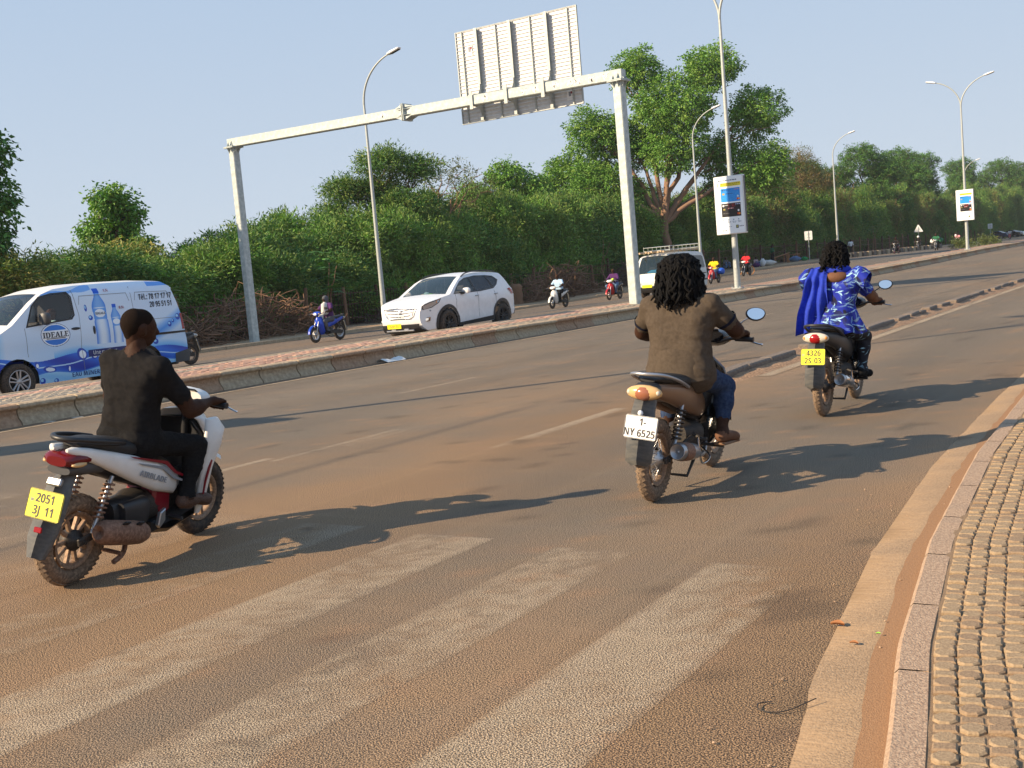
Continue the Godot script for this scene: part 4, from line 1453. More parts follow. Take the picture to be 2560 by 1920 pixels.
# ---------------------------------------------------------------- people: one skin over tapered bones
func skin_over(bones: Array, cell: float, k: float, into: Dictionary, wrinkle := 0.0) -> void:
	# bones: [a, b, ra, rb, cloth]; meshes the smooth union as surface nets, one set of faces for each cloth
	var lo := Vector3.ONE * 1e9
	var hi := -lo
	for b in bones:
		var r := maxf(b[2], b[3])
		lo = lo.min(b[0].min(b[1]) - Vector3.ONE * r)
		hi = hi.max(b[0].max(b[1]) + Vector3.ONE * r)
	lo -= Vector3.ONE * (cell * 2.0 + k)
	hi += Vector3.ONE * (cell * 2.0 + k)
	var nx := int((hi.x - lo.x) / cell) + 2
	var ny := int((hi.y - lo.y) / cell) + 2
	var nzz := int((hi.z - lo.z) / cell) + 2
	var sy := nx
	var sz := nx * ny
	var acc := PackedFloat32Array()
	acc.resize(sz * nzz)
	var best := PackedFloat32Array()
	best.resize(sz * nzz)
	best.fill(1e9)
	var cloth := PackedByteArray()
	cloth.resize(sz * nzz)
	var flag := PackedByteArray()
	flag.resize(sz * nzz)
	var active := PackedInt32Array()
	var kinds := []
	var reach := maxf(3.2 * k, cell * 1.8)
	var ik := 1.0 / k
	for b in bones:
		if not kinds.has(b[4]):
			kinds.append(b[4])
		var kind: int = kinds.find(b[4])
		var a: Vector3 = b[0]
		var ba: Vector3 = b[1] - a
		var inv := 1.0 / maxf(ba.length_squared(), 1e-9)
		var ra: float = b[2]
		var dr: float = b[3] - ra
		var rm := maxf(b[2], b[3]) + reach
		var l: Vector3 = ((b[0].min(b[1]) - Vector3.ONE * rm) - lo) / cell
		var h: Vector3 = ((b[0].max(b[1]) + Vector3.ONE * rm) - lo) / cell
		var x0 := maxi(0, int(l.x))
		var x1 := mini(nx - 1, int(h.x) + 1)
		for iz in range(maxi(0, int(l.z)), mini(nzz - 1, int(h.z) + 1) + 1):
			for iy in range(maxi(0, int(l.y)), mini(ny - 1, int(h.y) + 1) + 1):
				var row := iz * sz + iy * sy
				var pa := V(lo.x + x0 * cell, lo.y + iy * cell, lo.z + iz * cell) - a
				for ix in range(x0, x1 + 1):
					var t := clampf(pa.dot(ba) * inv, 0.0, 1.0)
					var d := (pa - ba * t).length() - ra - dr * t
					pa.x += cell
					if d < reach:
						var i := row + ix
						acc[i] += exp(-d * ik)
						if d < best[i]:
							best[i] = d
							cloth[i] = kind
						if d > -reach and flag[i] == 0:
							flag[i] = 1
							active.append(i)
	var offs := [0, 1, sy, sy + 1, sz, sz + 1, sz + sy, sz + sy + 1]
	var edges := [[0, 1], [2, 3], [4, 5], [6, 7], [0, 2], [1, 3], [4, 6], [5, 7], [0, 4], [1, 5], [2, 6], [3, 7]]
	var corner := [V(0, 0, 0), V(1, 0, 0), V(0, 1, 0), V(1, 1, 0), V(0, 0, 1), V(1, 0, 1), V(0, 1, 1), V(1, 1, 1)]
	var at_cell := {}
	var pv := PackedVector3Array()
	var todo := {}
	for i in active:
		# the cells round this grid point
		for o in [0, 1, sy, sy + 1, sz, sz + 1, sz + sy, sz + sy + 1]:
			var c: int = i - o
			if c >= 0:
				todo[c] = true
	var f := PackedFloat32Array()
	f.resize(8)
	var total := sz * nzz
	for c in todo:
		if c + sz + sy + 1 >= total:
			continue
		var mask := 0
		for e in 8:
			f[e] = acc[c + offs[e]]
			if f[e] > 1.0:
				mask |= 1 << e
		if mask == 0 or mask == 255:
			continue
		for e in 8:
			f[e] = -k * log(maxf(f[e], 1e-8))
		var p := Vector3.ZERO
		var n := 0
		for e in edges:
			var fa := f[e[0]]
			var fb := f[e[1]]
			if (fa < 0.0) != (fb < 0.0):
				p += corner[e[0]].lerp(corner[e[1]], clampf(fa / (fa - fb), 0.0, 1.0))
				n += 1
		at_cell[c] = pv.size()
		pv.append(lo + (V(c % sy, (c / sy) % ny, c / sz) + p / n) * cell)
	# faces
	var faces := {}
	for q in kinds.size():
		faces[q] = PackedInt32Array()
	var step := [1, sy, sz]
	for c in at_cell:
		for ax in 3:
			var e: int = c + step[ax]
			var ina: bool = acc[c] > 1.0
			if ina == (acc[e] > 1.0):
				continue
			var u: int = step[(ax + 1) % 3]
			var w: int = step[(ax + 2) % 3]
			var c1: int = c - u
			var c2: int = c - u - w
			var c3: int = c - w
			if not (at_cell.has(c1) and at_cell.has(c2) and at_cell.has(c3)):
				continue
			var kd := cloth[c] if ina else cloth[e]
			var q := [at_cell[c], at_cell[c1], at_cell[c2], at_cell[c3]]
			if ina:
				q.reverse()
			faces[kd].append_array(PackedInt32Array([q[0], q[1], q[2], q[0], q[2], q[3]]))
	var nn := PackedVector3Array()
	nn.resize(pv.size())
	for kd in faces:
		var fi: PackedInt32Array = faces[kd]
		for j in range(0, fi.size(), 3):
			var n := (pv[fi[j + 2]] - pv[fi[j]]).cross(pv[fi[j + 1]] - pv[fi[j]])
			nn[fi[j]] += n
			nn[fi[j + 1]] += n
			nn[fi[j + 2]] += n
	for j in nn.size():
		nn[j] = nn[j].normalized()
	var wn := FastNoiseLite.new()
	wn.seed = 3
	wn.frequency = 5.0
	wn.fractal_octaves = 2
	for kd in faces:
		var called: String = kinds[kd]
		if faces[kd].is_empty():
			continue
		if not into.has(called):
			into[called] = [PackedVector3Array(), PackedVector3Array(), PackedInt32Array()]
		var remap := {}
		var soft := not (called.begins_with("skin") or called.begins_with("hair"))
		for j in faces[kd]:
			if not remap.has(j):
				remap[j] = into[called][0].size()
				var p := pv[j]
				if soft and wrinkle > 0.0:
					p += nn[j] * wrinkle * (wn.get_noise_3d(p.x * 1.1, p.y * 2.3, p.z * 1.3) + 0.7 * wn.get_noise_3d(p.x * 3.0, p.y * 4.2 + p.x * 2.0, p.z * 3.0))
				into[called][0].append(p)
				into[called][1].append(nn[j])
			into[called][2].append(remap[j])

func fold_normals(d: Array) -> PackedVector3Array:
	var nn := PackedVector3Array()
	nn.resize(d[0].size())
	for j in range(0, d[2].size(), 3):
		var a: int = d[2][j]
		var b: int = d[2][j + 1]
		var c: int = d[2][j + 2]
		var n: Vector3 = (d[0][c] - d[0][a]).cross(d[0][b] - d[0][a])
		nn[a] += n
		nn[b] += n
		nn[c] += n
	for j in nn.size():
		nn[j] = nn[j].normalized() if nn[j].length_squared() > 0 else d[1][j]
	return nn

func dress(into: Dictionary, t: Node3D, wear: Dictionary) -> Node:
	# wear: cloth -> [part name, material]; bare skin is the body, clothes hang on it
	var body: Node3D = null
	var keys := into.keys()
	keys.sort()
	if keys.has("skin"):
		keys.erase("skin")
		keys.push_front("skin")
	for called in keys:
		var d: Array = into[called]
		var a := []
		a.resize(Mesh.ARRAY_MAX)
		a[Mesh.ARRAY_VERTEX] = d[0]
		a[Mesh.ARRAY_NORMAL] = fold_normals(d)
		a[Mesh.ARRAY_INDEX] = d[2]
		var am := ArrayMesh.new()
		am.add_surface_from_arrays(Mesh.PRIMITIVE_TRIANGLES, a)
		var base: String = called.trim_suffix("_r").trim_suffix("_l")
		var w: Array = wear[base] if wear.has(base) else [base.trim_prefix("skin_"), wear.skin[1]]
		am.surface_set_material(0, w[1])
		var o := shared(am, w[0], null, t if body == null else body)
		if body == null:
			body = o
	return body

func mirror(b: Array) -> Array:
	var out := []
	for q in b:
		var bare: bool = q[4].begins_with("skin") or q[4].begins_with("shoe")
		out.append([q[0], q[1], q[2], q[3], q[4] + ("_r" if bare else "")])
		out.append([q[0] * V(-1, 1, 1), q[1] * V(-1, 1, 1), q[2], q[3], q[4] + ("_l" if bare else "")])
	return out

func chain(pts: Array, r0: float, r1: float, cloth: String) -> Array:
	var out := []
	for i in pts.size() - 1:
		var n := float(pts.size() - 1)
		out.append([pts[i], pts[i + 1], lerpf(r0, r1, i / n), lerpf(r0, r1, (i + 1) / n), cloth])
	return out

func hand_on_grip(s: float, wrist: Vector3, grip: Vector3, cloth: String) -> Array:
	# s: +1 right hand, -1 left; the grip runs along x; palm above it, four fingers over the front, thumb underneath
	var b := []
	var pr := grip + V(0, 0.03, 0.012)
	b.append([wrist, wrist.lerp(pr, 0.6), 0.027, 0.03, cloth])
	b.append([wrist.lerp(pr, 0.5) + V(0.012, 0, 0), pr + V(0.026, 0, 0), 0.022, 0.019, cloth])
	b.append([wrist.lerp(pr, 0.5) - V(0.012, 0, 0), pr - V(0.026, 0, 0), 0.022, 0.019, cloth])
	for i in 4:
		var x := grip.x + s * (0.033 - 0.0215 * i)
		var l: float = [0.82, 0.95, 1.0, 0.9][i]
		var k0 := V(x, grip.y + 0.032, grip.z - 0.008)
		var k1 := V(x, grip.y + 0.020, grip.z - 0.036 * l)
		var k2 := V(x, grip.y - 0.012, grip.z - 0.034 * l)
		var k3 := V(x, grip.y - 0.026, grip.z - 0.010)
		b.append_array(chain([k0, k1, k2, k3], 0.0102, 0.0082, cloth))
	var th := grip + V(-s * 0.045, 0.012, 0.02)
	b.append_array(chain([pr + V(-s * 0.03, -0.004, 0.02), th, grip + V(-s * 0.05, -0.016, -0.004), grip + V(-s * 0.036, -0.026, -0.018)], 0.0125, 0.009, cloth))
	return b

func head_bones(c: Vector3, f: Vector3, skin: String) -> Array:
	# c: middle of the skull; f: the way the face looks (level)
	var r := f.cross(Vector3.UP).normalized()
	var b := []
	b.append([c + f * 0.012 + V(0, 0.022, 0) , c - f * 0.028 + V(0, 0.018, 0), 0.078, 0.082, skin])
	b.append([c + f * 0.03 - V(0, 0.03, 0), c + f * 0.042 - V(0, 0.075, 0), 0.06, 0.042, skin])   # face and jaw
	b.append([c - f * 0.03 - V(0, 0.055, 0), c - f * 0.02 - V(0, 0.15, 0), 0.056, 0.055, skin])    # nape
	b.append([c + f * 0.094 + V(0, -0.002, 0), c + f * 0.108 - V(0, 0.03, 0), 0.008, 0.014, skin])  # nose
	b.append([c + f * 0.085 - V(0, 0.062, 0) - r * 0.016, c + f * 0.085 - V(0, 0.062, 0) + r * 0.016, 0.0085, 0.0085, skin])
	for s in [-1.0, 1.0]:
		b.append([c + r * s * 0.079 + V(0, 0.012, 0) - f * 0.012, c + r * s * 0.076 - V(0, 0.03, 0) - f * 0.004, 0.012, 0.009, skin])
		b.append([c + r * s * 0.084 + V(0, 0.006, 0) - f * 0.018, c + r * s * 0.08 - V(0, 0.014, 0) - f * 0.016, 0.008, 0.008, skin])
		b.append([c + r * s * 0.034 + f * 0.07 + V(0, 0.016, 0), c + r * s * 0.034 + f * 0.071 + V(0, 0.016, 0), 0.012, 0.012, skin])
	return b

func rider_bones(o: Dictionary) -> Array:
	# astride, facing -z; o holds the measures that differ
	var w: float = o.get("wide", 1.0)
	var up: float = o.get("up", 0.0)
	var z0: float = o.get("z", 0.14)
	var lean: float = o.get("lean", -0.06)
	var hip: float = o.get("hip", 0.84) + up
	var top: String = o.get("top", "shirt")
	var leg: String = o.get("leg", "trousers")
	var arm: String = o.get("arm", "skin_arm")
	var shin: String = o.get("shin", leg)
	var foot: String = o.get("foot", "shoe")
	var gy_: float = o.get("grip_y", 1.0)
	var gz: float = o.get("grip_z", -0.33)
	var gx: float = o.get("grip_x", 0.31)
	var T := func(x: float, y: float) -> Vector3: return V(x * w, hip + y, z0 + lean * y / 0.46)
	var sh: Vector3 = T.call(0.19, 0.44)
	var wr := V(gx - 0.005, gy_ + 0.028, gz + 0.085)
	var el: Vector3 = o.get("elbow", V(0.285 * w + 0.015, (sh.y + gy_) * 0.5 - 0.06, (sh.z + gz) * 0.5 + 0.08))
	var ms := sh.lerp(el, 0.62)
	var knee: Vector3 = o.get("knee", V(0.175, hip - 0.10, z0 - 0.44))
	var ank: Vector3 = o.get("ankle", V(0.17, 0.36, z0 - 0.28))
	var toe: Vector3 = o.get("toe", ank + V(0.02, -0.055, -0.17))
	var cuff: float = o.get("cuff", 0.93)
	var b := [
		[T.call(0.085, -0.03), T.call(-0.085, -0.03), 0.128 * w, 0.128 * w, o.get("pelvis", leg)],
		[T.call(0.07, 0.10), T.call(-0.07, 0.10), 0.122 * w, 0.122 * w, top],
		[T.call(0.075, 0.22), T.call(-0.075, 0.22), 0.112 * w, 0.112 * w, top],
		[T.call(0.10, 0.33), T.call(-0.10, 0.33), 0.108 * w, 0.108 * w, top],
		[T.call(0.125, 0.425), T.call(-0.125, 0.425), 0.078, 0.078, top],
		[T.call(0.045, 0.47), T.call(-0.045, 0.47), 0.058, 0.058, top],
		[T.call(0.0, 0.48), T.call(0, 0.58), 0.056, 0.053, "skin"]]
	var side := [
		[sh, ms, 0.068 * sqrt(w), 0.06 * sqrt(w), top],
		[ms, el, 0.047 * sqrt(w), 0.041 * sqrt(w), arm],
		[el, el.lerp(wr, 0.35), 0.041 * sqrt(w), 0.042 * sqrt(w), arm],
		[el.lerp(wr, 0.35), wr, 0.042 * sqrt(w), 0.027, arm],
		[T.call(0.09, -0.04), knee, 0.095 * w, 0.064 * sqrt(w), leg],
		[knee, knee.lerp(ank, 0.35), 0.062 * sqrt(w), 0.06 * sqrt(w), shin],
		[knee.lerp(ank, 0.35), knee.lerp(ank, cuff), 0.06 * sqrt(w), 0.043, shin],
		[knee.lerp(ank, cuff), ank, 0.037, 0.036, "skin_ankle"],
		[ank + V(0, -0.035, 0.04), ank + V(0, -0.04, -0.02), 0.036, 0.036, foot],
		[ank + V(0.004, -0.03, -0.02), toe, 0.038, 0.03, foot],
		[toe + V(-0.022, 0, 0.03), toe + V(0.022, 0, 0.02), 0.027, 0.027, foot]]
	b.append_array(mirror(side))
	return b

func head_of(o: Dictionary) -> Vector3:
	var up: float = o.get("up", 0.0)
	var hip: float = o.get("hip", 0.84) + up
	return V(0, hip + 0.665, o.get("z", 0.14) + o.get("lean", -0.06) * 1.35 - 0.02)

func make_rider(label: String, where: Transform3D, o: Dictionary, wear: Dictionary, near: bool, group := "") -> Node3D:
	var t := thing("person", label, "person", Vector3.ZERO, 0.0, group)
	t.transform = where
	var into := {}
	var hc := head_of(o)
	var face: Vector3 = o.get("face", V(0, 0, -1))
	var bones := rider_bones(o)
	if near:
		skin_over(bones, 0.0125, 0.018, into, o.get("wrinkle", 0.006))
		skin_over(head_bones(hc, face, "skin"), 0.006, 0.010, into)
		for s in [-1.0, 1.0]:
			var grip := V(s * o.get("grip_x", 0.31), o.get("grip_y", 1.0), o.get("grip_z", -0.33))
			skin_over(hand_on_grip(s, grip + V(-s * 0.005, 0.028, 0.085), grip, "skin_hand_r" if s > 0 else "skin_hand_l"), 0.0042, 0.0045, into)
	else:
		bones.append_array([[hc + V(0, 0.02, 0.01), hc + V(0, 0.02, -0.015), 0.085, 0.082, o.get("head", "skin")], [hc + V(0, -0.03, -0.03), hc + V(0, -0.07, -0.045), 0.06, 0.045, "skin"], [hc + V(0, 0, -0.095), hc + V(0, -0.03, -0.105), 0.012, 0.016, "skin"]])
		for s in [-1.0, 1.0]:
			var grip := V(s * o.get("grip_x", 0.31), o.get("grip_y", 1.0), o.get("grip_z", -0.33))
			bones.append([grip + V(-s * 0.005, 0.028, 0.085), grip + V(0, 0.02, 0), 0.03, 0.036, "skin_arm_r" if s > 0 else "skin_arm_l"])
		if o.has("more"):
			bones.append_array(o.more)
		skin_over(bones, 0.024, 0.02, into)
	dress(into, t, wear)
	return t

func make_person(label: String, where: Transform3D, bones: Array, wear: Dictionary, cell := 0.024) -> Node3D:
	var t := thing("person", label, "person")
	t.transform = where
	var into := {}
	skin_over(bones, cell, 0.02, into)
	dress(into, t, wear)
	return t
# ---------------------------------------------------------------- motorcycles (local: -z ahead, rear axle at z = 0.62)
func ring(c: Vector3, hw: float, hh: float, n := 16, p := 2.6, axis := 2) -> PackedVector3Array:
	# a rounded oblong round c, across the given axis
	var out := PackedVector3Array()
	for k in n:
		var t := TAU * k / n
		var u := signf(cos(t)) * pow(absf(cos(t)), 2.0 / p) * hw
		var w := signf(sin(t)) * pow(absf(sin(t)), 2.0 / p) * hh
		out.append(c + (V(u, w, 0) if axis == 2 else (V(u, 0, w) if axis == 1 else V(0, u, w))))
	return out

func hull(st: SurfaceTool, stations: Array, axis := 2, n := 16, p := 2.6) -> void:
	# stations [x, y, z, half width, half height] joined by a smooth skin
	var rings := []
	for s in stations:
		rings.append(ring(V(s[0], s[1], s[2]), s[3], s[4], n, p, axis))
	loft(st, rings)

func wheel(parent: Node, c: Vector3, r: float, w: float, style: String, tyre: Material, rim: Material) -> void:
	var X := Transform3D(Basis(Vector3.BACK, -PI / 2), c)
	var st := S()
	var h := r * 0.2
	var prof := []
	for k in 13:
		var t := TAU * k / 12.0
		prof.append(Vector2(r - h + sin(t) * h * (1.0 if sin(t) > 0 else 0.9), cos(t) * w * 0.5 * (1.0 - 0.12 * maxf(0, sin(t)))))
	lathe(st, X, prof, 30)
	# tread blocks
	st.set_smooth_group(-1)
	for k in 44:
		var a := TAU * k / 44.0
		for s in [-1.0, 1.0]:
			var q := Transform3D(Basis(Vector3.RIGHT, a + s * 0.03), c)
			box(st, q * at(V(s * w * 0.2, r - h * 0.13, 0), 0, s * 0.6, s * -0.36), V(w * 0.36, 0.0042, r * 0.085))
	var o := obj(st, "wheel", tyre, parent)
	st = S()
	var ri := r - h * 2.0
	lathe(st, X, [Vector2(ri + 0.006, -w * 0.36), Vector2(ri - 0.012, -w * 0.36), Vector2(ri - 0.024, -w * 0.12), Vector2(ri - 0.024, w * 0.12), Vector2(ri - 0.012, w * 0.36), Vector2(ri + 0.006, w * 0.36)], 30)
	obj(st, "rim", rim, o)
	st = S(false)
	if style == "wire":
		for k in 32:
			var a := TAU * k / 32.0
			var s := 1.0 if k % 2 else -1.0
			var d := 0.22 if (k / 2) % 2 else -0.22
			var p0 := c + V(s * 0.035, sin(a + d) * 0.045, cos(a + d) * 0.045)
			var p1 := c + V(0, sin(a) * (ri - 0.022), cos(a) * (ri - 0.022))
			tube(st, [p0, p1], 0.0026, 3, false)
		obj(st, "spokes", M.steel, o).set_meta("kind", "stuff")
	else:
		for k in 5:
			var q := Transform3D(Basis(Vector3.RIGHT, TAU * k / 5.0), c)
			for s in [-1.0, 1.0]:
				bar(st, q * V(0, 0.04, s * 0.012), q * V(0, ri - 0.015, s * (0.012 + r * 0.16)), 0.03, 0.024, 0.005)
		obj(st, "spoke_star", rim, o)
	st = S()
	lathe(st, X, [Vector2(0, -0.06), Vector2(0.028, -0.06), Vector2(0.032, -0.045), Vector2(0.062, -0.035), Vector2(0.062, 0.035), Vector2(0.032, 0.045), Vector2(0.028, 0.06), Vector2(0, 0.06)], 14)
	obj(st, "hub", M.steel if style == "wire" else M.engine, o)

func spring(parent: Node, a: Vector3, b: Vector3, r: float, m: Material) -> void:
	var st := S()
	tube(st, [a, b], r * 0.45, 8)
	var o := obj(st, "shock_absorber", M.steel, parent)
	st = S()
	var d := (b - a).normalized()
	var x := d.cross(Vector3.FORWARD).normalized()
	var y := d.cross(x)
	var pts := []
	var n := 8 * 9
	for k in n + 1:
		var t := float(k) / n
		pts.append(a.lerp(b, 0.25 + 0.65 * t) + (x * cos(t * TAU * 8.0) + y * sin(t * TAU * 8.0)) * r)
	tube(st, pts, r * 0.22, 5, false)
	obj(st, "coil", m, o)

func number_plate(parent: Node, xf: Transform3D, w: float, h: float, m: Material, lines: Array) -> void:
	var st := S(false)
	prism(st, poly([-w / 2 + 0.01, -h / 2, w / 2 - 0.01, -h / 2, w / 2, -h / 2 + 0.01, w / 2, h / 2 - 0.01, w / 2 - 0.01, h / 2, -w / 2 + 0.01, h / 2, -w / 2, h / 2 - 0.01, -w / 2, -h / 2 + 0.01]), xf, 0.004)
	var o := obj(st, "number_plate", m, parent)
	st = S(false)
	for s in [-1, 1]:
		box(st, xf * at(V(s * (w / 2 - 0.003), 0, 0.0025)), V(0.003, h - 0.008, 0.002))
		box(st, xf * at(V(0, s * (h / 2 - 0.003), 0.0025)), V(w - 0.008, 0.003, 0.002))
	obj(st, "border", M.ink, o)
	for l in lines:
		lettering(o, l[0], l[3], xf * at(V(l[1], l[2], 0.0028)), M.ink if l.size() < 5 else M[l[4]], false, 700, 0.88)

func mirror_arm(parent: Node, base: Vector3, head: Vector3, m: Material, face_dir: Vector3) -> void:
	var st := S()
	tube(st, curve([base, base.lerp(head, 0.4) + V(0, 0.035, 0), head]), 0.0055, 6)
	var o := obj(st, "mirror", m, parent)
	var zb := face_dir.normalized()
	var xb := Vector3.UP.cross(zb).normalized()
	var bs := Basis(xb, zb.cross(xb), zb)
	st = S(false)
	var pp := PackedVector2Array()
	for k in 18:
		var t := TAU * k / 18.0
		pp.append(Vector2(cos(t) * 0.072 * (1.0 + 0.1 * sin(t)), sin(t) * 0.05))
	prism(st, pp, Transform3D(bs, head), 0.028, 0.01)
	obj(st, "mirror_shell", M.black_plastic, o)
	st = S(false)
	var pq := PackedVector2Array()
	for v in pp:
		pq.append(v * 0.86)
	prism(st, pq, Transform3D(bs, head + zb * 0.0155), 0.002)
	obj(st, "mirror_glass", M.mirror_face, o)

func bike_pose(rear: Vector3, heading: float, lean := 0.0) -> Transform3D:
	# the rear wheel touches the ground at rear; heading: radians to the left of -z; lean: radians to the right
	var b := Basis(Vector3.UP, heading) * Basis(Vector3.BACK, -lean)
	return Transform3D(b, rear - b * V(0, 0, 0.62))

func make_bike(o: Dictionary) -> Node3D:
	var t := thing("motorcycle" if o.kind != "scooter" else "scooter", o.label, "motorcycle" if o.kind != "scooter" else "scooter", Vector3.ZERO, 0.0, o.get("group", ""))
	t.transform = o.xf
	var body: Material = o.body
	var r: float = o.get("r", 0.285)
	var st := S()
	var tyre: Material = o.get("tyre", M.tyre)
	var style: String = o.get("wheels", "wire")
	var rw: float = o.get("tyre_w", 0.082)
	wheel(t, V(0, r, 0.62), r, rw, style, tyre, o.get("rim", M.rim_dusty))
	wheel(t, V(0, r * 0.97, -0.63), r * 0.97, rw * 0.85, style, o.get("tyre_front", tyre), o.get("rim", M.rim_dusty))
	# fork, front mudguard, steering head
	st = S()
	for s in [-1.0, 1.0]:
		tube(st, [V(s * 0.075, r, -0.63), V(s * 0.075, r + 0.2, -0.575), V(s * 0.07, 0.72, -0.47)], [0.02, 0.024, 0.018], 8)
	obj(st, "fork", M.steel if o.kind != "scooter" else M.black_plastic, t)
	st = S()
	var rings := []
	for k in 10:
		var a := deg_to_rad((55.0 + 85.0 * k / 9.0) if o.kind == "scooter" else (5.0 + 145.0 * k / 9.0))
		var c := V(0, r + sin(a) * (r + 0.035), -0.63 - cos(a) * (r + 0.035))
		var out := V(0, sin(a), -cos(a))
		rings.append(PackedVector3Array([c - V(0.055, 0, 0) - out * 0.028, c - V(0.04, 0, 0), c, c + V(0.04, 0, 0), c + V(0.055, 0, 0) - out * 0.028]))
	for k in 9:
		for j in 4:
			quad(st, rings[k][j], rings[k][j + 1], rings[k + 1][j + 1], rings[k + 1][j])
	obj(st, "front_mudguard", body, t)
	# handlebar with grips, levers, cowl
	var gy_: float = o.get("grip_y", 1.0)
	var gz: float = o.get("grip_z", -0.33)
	var gx: float = o.get("grip_x", 0.31)
	st = S()
	tube(st, curve([V(-gx - 0.04, gy_, gz), V(-gx + 0.1, gy_, gz - 0.01), V(-0.08, gy_ - 0.04, gz - 0.09), V(0.08, gy_ - 0.04, gz - 0.09), V(gx - 0.1, gy_, gz - 0.01), V(gx + 0.04, gy_, gz)], 4), 0.012, 8)
	tube(st, [V(0, gy_ - 0.04, gz - 0.09), V(0, 0.62, -0.45)], 0.03, 8)
	var hb := obj(st, "handlebar", M.black_plastic, t)
	for s in [-1.0, 1.0]:
		st = S()
		tube(st, [V(s * (gx - 0.065), gy_, gz), V(s * (gx + 0.065), gy_, gz)], 0.0175, 10)
		tube(st, [V(s * (gx + 0.065), gy_, gz), V(s * (gx + 0.07), gy_, gz)], 0.021, 10)
		obj(st, "grip", M.black_plastic, hb)
		st = S()
		tube(st, curve([V(s * (gx - 0.08), gy_ - 0.004, gz - 0.03), V(s * gx, gy_ - 0.012, gz - 0.062), V(s * (gx + 0.075), gy_ - 0.03, gz - 0.05), V(s * (gx + 0.12), gy_ - 0.036, gz - 0.036)], 4), 0.006, 6)
		ell(st, V(s * (gx + 0.122), gy_ - 0.036, gz - 0.035), V(0.009, 0.009, 0.009), Basis(), 8)
		obj(st, "lever", M.chrome, hb)
	st = S()
	hull(st, [[0, gy_ + 0.005, gz - 0.06, 0.14, 0.045], [0, gy_ - 0.005, gz - 0.12, 0.17, 0.065], [0, gy_ - 0.02, gz - 0.18, 0.13, 0.06], [0, gy_ - 0.03, gz - 0.215, 0.08, 0.04]])
	var cowl := obj(st, "handlebar_cowl", o.get("cowl", body), t)
	st = S()
	ell(st, V(0, gy_ - 0.03, gz - 0.2), V(0.085, 0.05, 0.03))
	obj(st, "headlight", M.lens, cowl)
	st = S(false)
	box(st, at(V(0, gy_ + 0.042, gz - 0.075), -0.5), V(0.2, 0.012, 0.08), 0.004)
	obj(st, "dial", M.black_gloss, cowl)
	for s in [-1.0, 1.0]:
		st = S()
		ell(st, V(s * 0.135, gy_ - 0.02, gz - 0.165), V(0.035, 0.022, 0.025))
		obj(st, "indicator", M.tail_amber, cowl)
	for q in o.get("mirrors", [[1.0, 0.135, 0.16, 0.02], [-1.0, 0.135, 0.16, 0.02]]):
		mirror_arm(hb, V(q[0] * (gx - 0.1), gy_ + 0.01, gz - 0.015), V(q[0] * (gx + q[1] - 0.1), gy_ + q[2], gz - q[3]), o.get("mirror_stalk", M.black_plastic), o.get("mirror_dir", V(0.1, 0.2, 1)))
	# engine, frame, swing arm, exhaust
	st = S()
	hull(st, [[0, 0.33, -0.26, 0.05, 0.05], [0, 0.34, -0.18, 0.075, 0.075], [0, 0.35, -0.05, 0.115, 0.105], [0, 0.36, 0.1, 0.12, 0.11], [0, 0.38, 0.2, 0.07, 0.07]])
	for k in 6:
		box(st, at(V(0, 0.335, -0.19 - k * 0.016)), V(0.16, 0.13, 0.006))
	tube(st, [V(0, 0.5, -0.42), V(0, 0.46, -0.1), V(0, 0.56, 0.15), V(0, 0.68, 0.5)], [0.035, 0.04, 0.04, 0.03], 8)
	tube(st, [V(-0.24, 0.275, -0.1), V(0.24, 0.275, -0.1)], 0.012, 6)
	obj(st, "engine", M.engine, t)
	for s in [-1.0, 1.0]:
		st = S()
		tube(st, [V(s * 0.16, 0.275, -0.1), V(s * 0.25, 0.28, -0.1)], 0.016, 8)
		obj(st, "footrest", M.black_plastic, t)
	st = S(false)
	for s in [-1.0, 1.0]:
		bar(st, V(s * 0.095, 0.37, 0.12), V(s * 0.085, r, 0.66), 0.025, 0.045, 0.006)
	tube(st, [V(-0.11, r, 0.62), V(0.11, r, 0.62)], 0.012, 8)
	obj(st, "swing_arm", M.engine, t)
	for s in [-1.0, 1.0]:
		spring(t, V(s * 0.115, r + 0.05, 0.58), V(s * 0.115, 0.64, 0.42), 0.03, o.get("coil", M.engine))
	# seat
	st = S()
	if o.kind == "scooter":
		hull(st, [[0, 0.70, -0.13, 0.07, 0.02], [0, 0.735, -0.06, 0.11, 0.045], [0, 0.755, 0.12, 0.145, 0.055], [0, 0.79, 0.315, 0.145, 0.055], [0, 0.835, 0.487, 0.125, 0.045], [0, 0.86, 0.61, 0.09, 0.03], [0, 0.865, 0.66, 0.05, 0.015]])
	else:
		hull(st, [[0, 0.70, -0.17, 0.06, 0.02], [0, 0.735, -0.1, 0.10, 0.04], [0, 0.755, 0.1, 0.135, 0.05], [0, 0.785, 0.34, 0.135, 0.05], [0, 0.825, 0.58, 0.12, 0.042], [0, 0.84, 0.72, 0.09, 0.028], [0, 0.84, 0.77, 0.05, 0.012]])
	obj(st, "seat", M.seat_black, t)
	if o.kind == "scooter":
		_scooter_body(t, o)
	else:
		_underbone_body(t, o)
	return t

func rear_guard(t: Node3D, m: Material, pts: Array, hw: Array) -> MeshInstance3D:
	# a curved mudguard flap, folded along its middle
	var st := S()
	var n := pts.size()
	for i in n - 1:
		for s in [-1.0, 1.0]:
			var a: Vector3 = pts[i]
			var b: Vector3 = pts[i + 1]
			var ae: Vector3 = a + V(s * hw[i], -0.01, -0.02)
			var be: Vector3 = b + V(s * hw[i + 1], -0.01, -0.02)
			quad(st, a, b, be, ae)
			quad(st, ae, be, be + V(0, -0.01, -0.035), ae + V(0, -0.01, -0.035))
	return obj(st, "rear_mudguard", m, t)

